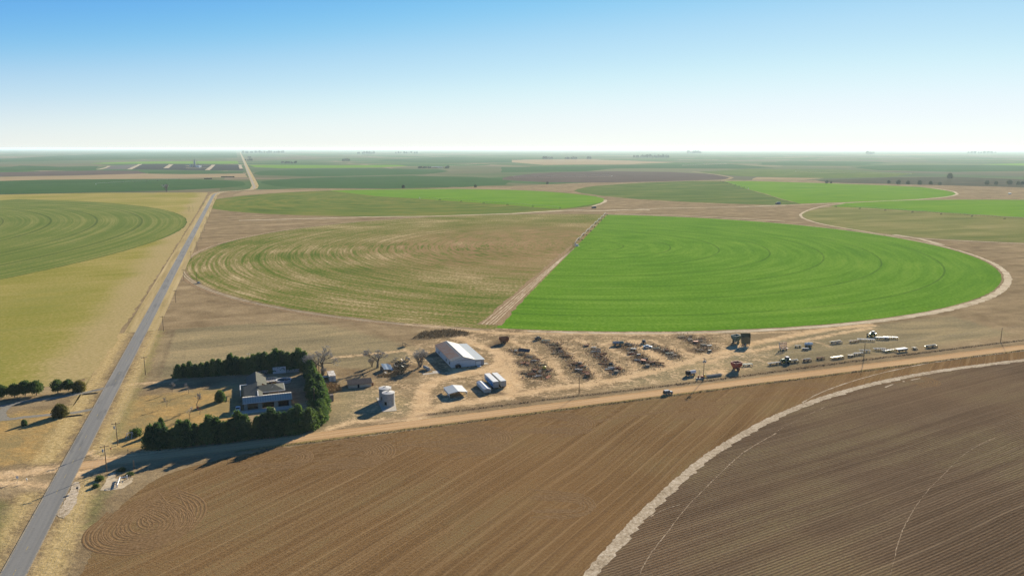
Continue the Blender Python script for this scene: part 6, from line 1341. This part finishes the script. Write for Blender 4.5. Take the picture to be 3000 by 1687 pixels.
# rubbish beside the shack
b = MB()
for k in range(80):
    p = K1(r.uniform(1560, 1820), r.uniform(520, 660)); q = Vector((*p, .05 + r.uniform(0, .8))); a = r.uniform(0, 6.28); L = r.uniform(.4, 1.6); b.beam(q, q + Vector((math.cos(a) * L, math.sin(a) * L, r.uniform(-.1, .6))), r.uniform(.1, .5), r.uniform(.05, .3))
tag(b.build('rubbish_heap', MF['darksteel']), kind='stuff')
for (x, y, m, s, lb) in ((1690, 560, 'cream', 1.0, 'pale yellow sheet on the rubbish heap beside the shack'), (1775, 545, 'black', 1.5, 'black bent sheet upright on the rubbish heap'), (1700, 655, 'offwhite', .9, 'white panel lying below the rubbish heap'), (1740, 600, 'galv', 1.3, 'grey sheet on the right of the rubbish heap'), (1440, 745, 'offwhite', .7, 'white bucket-like box in front of the shack'), (1740, 330, 'darksteel', 1.6, 'dark flat scrap sheet in the weeds above the leafless trees')):
    t = empty('scrap_sheet', (*K1(x, y), .05), r.uniform(0, 3), lb, 'scrap'); t.scale = (s,) * 3
    MB().slab([(-.9, -.6, .6), (.9, -.7, .5), (1.0, .7, 1.2), (-.8, .6, 1.3)], .07).build('sheet', MF[m], t); b = MB(); b.beam((-.7, .5, 0), (-.7, .5, 1.2), .1); b.beam((.8, .6, 0), (.8, .6, 1.1), .1); b.build('bearer', MF['wood'], t)
# ------------------------------------------------------------------ utility poles, wires, irrigation arms, the far country
def pole_parts(h, arm=True, tx=0, low=None):
    """transformers tx, crossarm along x"""
    L = [('pole', MB().tube((0, 0, -.3), (0, 0, h), .17, .11, 8), MF['pole'])]
    if arm:
        L.append(('crossarm', MB().box(-1.35, 1.35, -.2, -.08, h - .62, h - .46), MF['pole']))
        for x in (-1.2, -.55, .55, 1.2): L.append(('insulator', MB().tube((x, -.14, h - .46), (x, -.14, h - .2), .06, .08, 6), MF['offwhite']))
    for i in range(tx):
        b = MB(); x = -.5 + i * .5; b.tube((x, .35 if i % 2 else -.45, h - 2.3), (x, .35 if i % 2 else -.45, h - 1.3), .28, .28, 10); L.append(('transformer', b, MF['galv']))
    return L
def pole(p, h, label, rz, arm=True, tx=0, group='utility poles'):
    t = empty('utility_pole', (*p, 0.05), rz, label, 'pole', group)
    for n, b, m in pole_parts(h, arm, tx): b.build(n, m, t)
    return t
WEST = [(-48.6, 165, 9.2, 0, 'utility pole nearest the camera beside the ploughed corner'), (-48.4, 268.5, 9.4, 1, 'utility pole with transformer at the road crossing'), (-48.3, 292.5, 8.8, 1, 'utility pole with transformer on the lawn side above the crossing'),
        (-48.6, 384.2, 9.2, 0, 'first utility pole beyond the house windbreak along the road'), (-48.6, 477.5, 9.2, 0, 'second utility pole beyond the house windbreak along the road'), (-48.0, 564.7, 9.2, 0, 'third utility pole beyond the house windbreak along the road'),
        (-48.7, 660, 9.4, 0, 'roadside pole level with the near edge of the dry circle'), (-49.5, 779.2, 9.2, 0, 'roadside pole by the left tip of the dry circle'), (-47.8, 855.6, 9.2, 0, 'roadside pole a little past the left tip of the dry circle'), (-48.1, 955, 9.2, 0, 'roadside pole opposite the right end of the olive circle, nearer one'), (-48.4, 1059.5, 9.2, 0, 'roadside pole opposite the right end of the olive circle, middle one'), (-48.9, 1164.5, 9.2, 0, 'roadside pole opposite the right end of the olive circle, farther one'), (-48.8, 1272.2, 9.2, 0, 'roadside pole at the far sandy track'), (-48.9, 1378.5, 9.2, 0, 'third roadside pole before the road bend'), (-50.9, 1504.7, 9.2, 0, 'second roadside pole before the road bend'), (-49.9, 1591.2, 9.2, 0, 'last roadside pole before the road bend')]
for u, v, h, tx, lb in WEST: pole(uv(u, v), h, lb, GA, True, tx, 'poles along the asphalt road')
for (u, v, lb) in ((-86.8, 1392, 'left of three bare poles across the road from the bend'), (-83.7, 1379.6, 'middle of three bare poles across the road from the bend'), (-79.3, 1389.4, 'right of three bare poles across the road from the bend')): pole(uv(u, v), 11, lb, GA, False, 0, 'three bare poles across the road')
pole(uv(-37.9, 643.1), 9.0, 'single pole with a control box on the edge of the dry circle', GA, False, 0); t = empty('control_box', (*uv(-36.6, 641.6), .05), GA, 'grey pump control box beside a single pole at the dry circle', 'box'); MB().box(-.9, .9, -.5, .5, .25, 1.6).build('body', MF['galv'], t); MB().box(-2.2, 2.2, -1.2, 1.0, 0, .25).build('base', MF['wood'], t)
EAST = [(K3(497, 1050), 8.2, 0, 'slim pole by the dirt road below the scrap rows'), (K3(2372, 850), 11.0, 3, 'tall pole with three transformers at the orange pump'), (K5(155, 545), 9.6, 0, 'slim pole by the ditch among the scattered machine frames'), (K5(2222, 268), 8.2, 0, 'slim pole by the ditch, rightmost along the dirt road')]
for p, h, tx, lb in EAST: pole(p, h, lb, GA + math.pi / 2, tx > 0, tx, 'poles along the dirt road')
pole(K1(437, 790), 8.5, 'thin pole rising from the curved hedge in front of the white shed', GA, False); pole(K1(372, 1290), 9.5, 'pole standing in the curved hedge with small white crossarm', GA + math.pi / 2, True, 0)
pole(K0(2010, 1500) if 0 else L3(1265, 440), 3.2, 'short leaning post at the edge of the sandy clearing', GA, False)
# wires
def wire(a, b, label, sag=1.2, rad=.022):
    m = MB(); n = 10; A = Vector(a); B = Vector(b); pts = [A.lerp(B, i / n) - Vector((0, 0, sag * 4 * (i / n) * (1 - i / n))) for i in range(n + 1)]
    for p, q in zip(pts[:-1], pts[1:]): m.tube(p, q, rad, rad, 3, False)
    o = m.build('power_line', MF['galv'], fix=False); return tag(o, label, 'wire', 'power lines')
def wires(seq, names, rot, rad=.014):
    for k, ((p, h), (q, h2)) in enumerate(zip(seq[:-1], seq[1:])):
        m = MB()
        for x in (-1.2, -.55, .55, 1.2):
            o = np.array([math.cos(rot) * x, math.sin(rot) * x]); A = Vector((p[0] + o[0], p[1] + o[1], h - .2)); B = Vector((q[0] + o[0], q[1] + o[1], h2 - .2)); n = 8
            pt = [A.lerp(B, i / n) - Vector((0, 0, 1.1 * 4 * (i / n) * (1 - i / n))) for i in range(n + 1)]
            for s_, e_ in zip(pt[:-1], pt[1:]): m.tube(s_, e_, rad, rad, 3, False)
        tag(m.build('power_line', MF['galv'] if rad > .012 else MF['darksteel'], fix=False), names % ORD[k], 'wire', 'power lines')
wires([(uv(-48.6, 60), 9.2)] + [(uv(u, v), h) for u, v, h, _, _ in WEST], 'span of four thin wires along the asphalt road, %s from the camera', GA)
wires([(uv(15, 284.5), 9.0)] + [(p, h) for p, h, _, _ in EAST] + [(uv(520, 291), 8.2)], 'span of four thin wires along the dirt road, %s from the hedge', GA + math.pi / 2, .008)
# small roadside things
for (p, lb, m) in ((L3(733, 655), 'dark blue mailbox on a post beside the gravel patch', 'darksteel'), (L3(1210, 290), 'small dark marker post at the left foot of the hedge', 'wood'), (L3(1048, 275), 'small red marker at the lawn corner by the crossing', 'red'), (L3(168, 560), 'white road sign on a post left of the crossroads', 'white'), (L3(255, 565), 'short white stake left of the crossroads', 'white')):
    nm = 'mailbox' if 'mailbox' in lb else 'road_sign' if 'sign' in lb else 'marker_post'
    t = empty(nm, (*p, .05), GA, lb, nm.replace('_', ' ').split()[-1]); MB().box(-.05, .05, -.05, .05, 0, 1.3).build('post', MF['offwhite'] if m == 'white' else MF['wood'], t)
    if nm == 'mailbox': MB().box(-.28, .28, -.35, .35, 1.1, 1.6).build('box', MF[m], t)
    elif nm == 'road_sign': MB().box(-.35, .35, -.08, -.05, 1.2, 2.0).build('plate', MF[m], t)
    else: MB().box(-.14, .14, -.14, .14, .9, 1.4).build('cap', MF[m], t)
# driveways over the road
MG = Mat('grey_gravel'); MG.col(MG.ramp(MG.noise(MG.pos(), 1.2, 5, .75), [(.3, (.13, .115, .085)), (.5, (.185, .165, .125)), (.7, (.26, .225, .165))]))
ribbon('gravel_driveway', smooth_poly([L2(1000, 920), L2(880, 950), L2(700, 985), L2(450, 1025), L2(250, 1045), L2(100, 1085), L2(20, 1150), L2(60, 1215), L2(250, 1195), L2(480, 1175), L2(700, 1155), L2(880, 1120)], 8), 3.0, .075, MG.m, .25, 3)
ribbon('gravel_driveway', smooth_poly([L2(100, 1085), L2(-100, 1110), L2(-400, 1150)], 6), 4.0, .078, MG.m, .3, 4)
ribbon('gravel_driveway', smooth_poly([L2(60, 1215), L2(-100, 1235), L2(-300, 1260)], 6), 3.4, .079, MG.m, .3, 5)
for (x, y, rx) in ((850, 978, 1), (700, 1186, 1)):
    p = L2(x, y); t = empty('culvert', (*p, .05), GA, 'dark culvert mouth under the %s left driveway' % ('upper' if y < 1100 else 'lower'), 'culvert'); b = MB(); b.tube((-2.4, 0, .02), (2.4, .2, .02), .4, .4, 10); b.build('pipe', MF['black'], t); b = MB(); b.slab([(-3, -.7, .12), (3, -.5, .12), (3.1, -.1, .3), (-3, -.1, .3)], .1); b.build('lip', MF['weed'], t)

# centre-pivot irrigation arms
def pivot_arm(c, e, n, label, first_gap=0.0, bow=1.1, rad=.16, tower_only=False, h=3.2):
    c = np.array(c); e = np.array(e); d = (e - c); L = np.hypot(*d); a = math.atan2(d[1], d[0]); t = empty('pivot_irrigator', (*c, .1), a, label, 'irrigator', 'centre-pivot irrigation arms')
    b = MB(); b.tube((0, 0, 0), (0, 0, h + .6), .3, .25, 8); [b.beam((sx * 1.6, sy * 1.6, 0), (0, 0, h), .16) for sx in (-1, 1) for sy in (-1, 1)]; b.build('pivot_tower', MF['zinc'], t); MB().box(-1.1, -.2, -1.4, -.8, .8, 2.4).build('control_box', MF['offwhite'], t)
    S = L / n
    for k in range(n):
        m = MB(); x0 = S * k; N = 8; prev = None
        for j in range(N + 1):
            f = j / N; p = Vector((x0 + S * f, 0, h + bow * 4 * f * (1 - f)))
            if prev is not None: m.tube(prev, p, rad, rad, 6, False)
            prev = p
        m.build('span_pipe', MF['galv'], t)
        m = MB()
        for j in range(1, N):
            f = j / N; z = h + bow * 4 * f * (1 - f); x = x0 + S * f
            for s in (-1, 1): m.tube((x, 0, z), (x, s * .8, z - 1.3), .05, .05, 3, False)
        for s in (-1, 1):
            pr = None
            for j in range(N + 1):
                f = j / N; q = Vector((x0 + S * f, s * (.8 if 0 < j < N else 0), h + bow * 4 * f * (1 - f) - (1.3 if 0 < j < N else 0)))
                if pr is not None: m.tube(pr, q, .05, .05, 3, False)
                pr = q
        m.build('truss', MF['darksteel'], t)
        x = S * (k + 1); m = MB(); [m.beam((x, 0, h), (x, s * 2.0, .8), .14) for s in (-1, 1)]; m.beam((x, -2.1, .75), (x, 2.1, .75), .2); tw_ = m.build('tower', MF['darksteel'], t)
        for s in (-1, 1): MB().wheel((x, s * 1.9, .75), .75, .4, 14, 'x').build('wheel', MF['tyre'], tw_)
    return t
CMt = tuple(C_MAIN); endm = CM - dv * 388 - nn * 1.5 if False else None
far_end = CM + np.array([math.cos(A0 + math.pi), math.sin(A0 + math.pi)]) * 392 + np.array([-2.0, 0])
pivot_arm(C_MAIN - np.array([2.5, 0]), far_end, 8, 'long humped irrigation arm between the dry half and the bright wheat', bow=1.9, rad=.17)
t = empty('well_pump', (*(CM + np.array([-1, -7])), .1), GA, 'white pump house and slab at the hub of the nearest circle', 'pump'); MB().box(-1.2, 1.2, -1, 1, .2, 2.2).build('housing', MF['white'], t); MB().box(-2.4, 2.4, -2, 2, 0, .2).build('slab', MF['conc'], t)
pivot_arm(Z2(1705, 524), Z3(452, 617), 6, 'irrigation arm across the upper circle below its bright wheat', bow=1.2, rad=.12)
pivot_arm((780.9, 1105.5), Z4(800, 602), 7, 'irrigation arm across the right-hand circle below its bright wheat', bow=1.2, rad=.12)
pivot_arm(Z3(2230, 432), Z3(1960, 362), 7, 'irrigation arm slanting up from the far right circle hub', bow=1.2, rad=.12)
pivot_arm(Z1(905, 455), Z1(1690, 408), 7, 'irrigation arm on the far left dark wheat', bow=1.4, rad=.14)
pivot_arm(Z4(422, 268), Z4(1520, 290), 8, 'far irrigation arm crossing the thin wheat on the right', bow=1.6, rad=.3)
pivot_arm(Z3(1608, 210), Z3(2030, 196), 8, 'far irrigation arm on the dark wheat at the skyline middle', bow=2, rad=.4)
pivot_arm(Z3(942, 312), Z3(0, 322), 8, 'far irrigation arm over the bare dark soil', bow=1.6, rad=.25)
for p, lb, s in ((Z3(780, 612), 'dark parked machine by the sandy track junction', 1.6), (Z4(262, 575), 'white tank and pump where the far tracks meet', 2.0)):
    t = empty('pump_unit', (*p, .1), GA, lb, 'pump'); t.scale = (s,) * 3; b = MB(); b.tube((-1.5, 0, 1.2), (1.5, 0, 1.2), 1.0, 1.0, 12); b.build('tank', MF['galv'] if 'white' in lb else MF['darksteel'], t); b = MB(); b.box(-3.4, 2, -1, 1, 0, .35); b.box(-3.4, -2, -.8, .8, .3, 1.6); b.build('frame', MF['darksteel'], t)
t = empty('pump_unit', (*Z4(2440, 480), .1), GA, 'small white pump shed on the far right pasture', 'pump'); MB().box(-3, 3, -2, 2, 0, 2.4).build('housing', MF['white'], t); MB().slab([(-3.3, -2.3, 2.6), (3.3, -2.3, 2.6), (3.3, 2.3, 2.9), (-3.3, 2.3, 2.9)], .15).build('roof', MF['galv'], t)

# far trees and farmsteads
FT = [crown_mesh('crown', 90 + i, 7.5, 4.2, round_prof, 260, 1.5, 0.8, .3) for i in range(3)]
for m in FT: m.materials.append(MF['farleaf'])
TF = trunk_mesh(4.0, .35)
FAR_T = [(Z2, 1552, 424, 1.15, 'dark lone tree on the hedge line beyond the upper circle, left one'), (Z2, 2230, 416, 1.05, 'dark lone tree on the hedge line beyond the upper circle, right one'), (Z3, 335, 386, 1.0, 'lone pale tree on the bare ground right of the hedge line'),
 (Z4, 715, 378, 1.2, 'scrub tree at the left end of the dark far pasture'), (Z4, 755, 378, .9, 'small scrub tree beside the leftmost one on the dark far pasture'), (Z4, 1300, 380, 1.4, 'first scrub tree of the row behind the far right wheat'), (Z4, 1390, 386, 1.7, 'second scrub tree of the row behind the far right wheat'), (Z4, 1480, 388, 1.5, 'third scrub tree of the row behind the far right wheat'), (Z4, 1590, 390, 1.6, 'fourth scrub tree of the row behind the far right wheat'), (Z4, 1695, 390, 1.4, 'fifth scrub tree of the row behind the far right wheat'), (Z4, 1780, 393, 1.2, 'sixth scrub tree of the row behind the far right wheat'), (Z4, 1875, 333, 2.5, 'largest green tree standing above the dark far pasture'), (Z4, 2225, 388, 1.6, 'scrub tree on the right of the dark far pasture'), (Z4, 2310, 392, 1.3, 'scrub tree next to the right one on the dark far pasture'), (Z4, 2440, 390, 1.8, 'scrub tree near the right frame edge on the dark far pasture'), (Z4, 2520, 395, 1.5, 'scrub tree second from the right frame edge'), (Z4, 2560, 392, 1.4, 'scrub tree at the right frame edge')]
for K, x, y, s, lb in FAR_T: plant('far_tree', K(x, y), FT[int(x) % 3], TF, s * 0.82, lb, 'tree', 'far trees')
put_bare(Z1(1570, 524), BRM, 2.2, 'leafless tree clump by the hedge line left of the road bend')
def grove(K, x0, x1, y, n, s, what, yj=3):
    for i in range(n):
        plant('far_tree', K(x0 + (x1 - x0) * i / max(1, n - 1) + rnd.uniform(-6, 6), y + rnd.uniform(-yj, yj) * .5), FT[i % 3], TF, s * rnd.uniform(.75, 1.25), 'far tree in %s, %s from left' % (what, ORD[i]), 'tree', 'far trees')
grove(Z2, 405, 535, 188, 10, 1.3, 'the farmstead grove left of centre'); grove(Z2, 1690, 1800, 237, 8, 1.3, 'the farmstead grove in the middle distance'); grove(Z2, 1950, 1968, 237, 2, 1.4, 'the pair right of the middle farmstead')
grove(Z2, 65, 125, 165, 4, 1.8, 'the clump right of the straight far road'); grove(Z2, 90, 110, 140, 3, 2.4, 'the higher clump right of the straight far road'); grove(Z2, 985, 1040, 168, 5, 1.9, 'the small grove above the bright far strip')
grove(Z3, 290, 370, 150, 7, 2.4, 'the left grove along the pale stubble'); grove(Z3, 500, 610, 150, 9, 2.4, 'the long grove along the pale stubble'); grove(Z3, 720, 735, 150, 2, 2.7, 'the pair right of the long grove'); grove(Z3, 1150, 1470, 135, 16, 3.0, 'the dark shelterbelt right of centre')
grove(Z2, 40, 420, 93, 18, 4.8, 'the skyline trees right of the road'); grove(Z2, 1480, 1680, 96, 9, 4.2, 'the skyline grove above the middle farmstead'); grove(Z2, 1120, 1270, 100, 8, 4.2, 'the skyline grove left of centre'); grove(Z3, 1670, 1770, 98, 6, 5.4, 'the skyline grove on the right'); grove(Z4, 1105, 1155, 104, 4, 5.4, 'the skyline grove far right'); grove(Z4, 2050, 2300, 97, 9, 4.8, 'the skyline shelterbelt far right')
def farm_house(K, x, y, w, d, h, m, label):
    t = empty('far_building', (*K(x, y), .1), GA, label, 'building'); MB().box(-w / 2, w / 2, 0, d, 0, h).build('wall', MF[m], t); b = MB(); b.prism([(-.5, h), (d + .5, h), (d / 2, h * 1.5)], 'x', -w / 2 - .4, w / 2 + .4); b.build('roof', MF['galv'], t)
farm_house(Z2, 1850, 236, 40, 14, 5, 'brick', 'low brown farm shed in the middle farmstead'); farm_house(Z2, 1900, 236, 26, 12, 5, 'cream', 'pale farm shed at the right of the middle farmstead')
# the far feedlot
MPN = m_field('feedlot_pens', [(.3, (.018, .017, .018)), (.5, (.032, .030, .030)), (.75, (.07, .062, .055))], stretch=(.01, .02), grain=.6); MPG = m_field('feedlot_grey', [(.3, (.07, .065, .06)), (.5, (.11, .10, .09)), (.75, (.18, .165, .14))], stretch=(.01, .02), grain=.4)
sheet('feedlot', [Z1(*p) for p in ((1240, 312), (1330, 262), (1500, 258), (1900, 262), (2270, 268), (2300, 320), (1950, 322))], .22, MPN, 60, 4)
sheet('feedlot', [Z1(*p) for p in ((980, 312), (1040, 278), (1330, 262), (1235, 312))], .22, MPG, 60, 4)
for pts, w in (([(925, 312), (990, 298), (1030, 280)], 16), ([(1220, 311), (1270, 288), (1325, 262)], 22), ([(1565, 300), (1590, 282), (1615, 264)], 26), ([(1955, 318), (1985, 295), (2015, 268)], 22), ([(2275, 305), (2268, 285), (2262, 268)], 16), ([(1750, 298), (1850, 300), (1965, 298)], 30), ([(1760, 280), (1830, 276), (2000, 272)], 26), ([(450, 322), (1200, 320), (1950, 322)], 10)):
    ribbon('feedlot_lane', smooth_poly([Z1(*p) for p in pts], 5), w, .3, MF['chalk'] if w > 12 else MPN, 1.5)
t = empty('feed_mill', (*Z1(1838, 290), .1), GA, 'tall pale feed mill tower rising above the far feedlot', 'mill'); MB().box(-5, 5, -4, 4, 0, 34).build('tower', MF['galv'], t); MB().box(-2.2, 2.2, -2, 2, 34, 46).build('headhouse', MF['galv'], t); b = MB(); [b.tube((x, -8, 0), (x, -8, 16), 4.2, 4.2, 12) for x in (-14, -23)]; b.build('bin', MF['galv'], t); MB().beam((4, 0, 40), (26, 0, 14), 1.6).build('leg_chute', MF['galv'], t); MB().box(6, 34, -7, 7, 0, 9).build('mill_shed', MF['white'], t)
t = empty('storage_tank', (*Z1(1875, 294), .1), GA, 'white round tank right of the feed mill', 'tank'); b = MB(); b.tube((0, 0, 0), (0, 0, 8), 8, 8, 16); b.tube((0, 0, 8), (0, 0, 11), 8, 1, 16); b.build('tank', MF['white'], t)
for x0, x1, y, lb in ((2085, 2210, 386, 'dark long stack of bales by the far stubble'), (1925, 2000, 403, 'short dark stack of bales on the wheat edge')):
    a, c = Z1(x0, y), Z1(x1, y); t = empty('bale_stack', (a[0], a[1], .1), math.atan2(c[1] - a[1], c[0] - a[0]), lb, 'bales'); L = math.hypot(c[0] - a[0], c[1] - a[1]); n = max(4, int(L / 6))
    for k in range(n): MB().box(k * L / n, (k + .93) * L / n, 0, 4, 0, 3.2 + .4 * (k % 2)).build('bale', MF['scrub'], t)
# ------------------------------------------------------------------ the air between here and the horizon
def haze_box():
    me = bpy.data.meshes.new('haze'); b = bmesh.new(); bmesh.ops.create_cube(b, size=1.0); b.to_mesh(me); b.free()
    m = bpy.data.materials.new('haze'); m.use_nodes = True; nt = m.node_tree
    nt.nodes.remove(nt.nodes['Principled BSDF'])
    v = nt.nodes.new('ShaderNodeVolumePrincipled')
    v.inputs['Color'].default_value = (0.72, 0.90, 0.97, 1); v.inputs['Density'].default_value = 0.000031
    v.inputs['Anisotropy'].default_value = 0.25
    nt.links.new(v.outputs[0], nt.nodes['Material Output'].inputs['Volume'])
    o = link('haze', me, m); o.scale = (190000, 190000, 113.0); o.location = (0, 0, 55.5)
    return tag(o, kind='stuff')
haze_box()
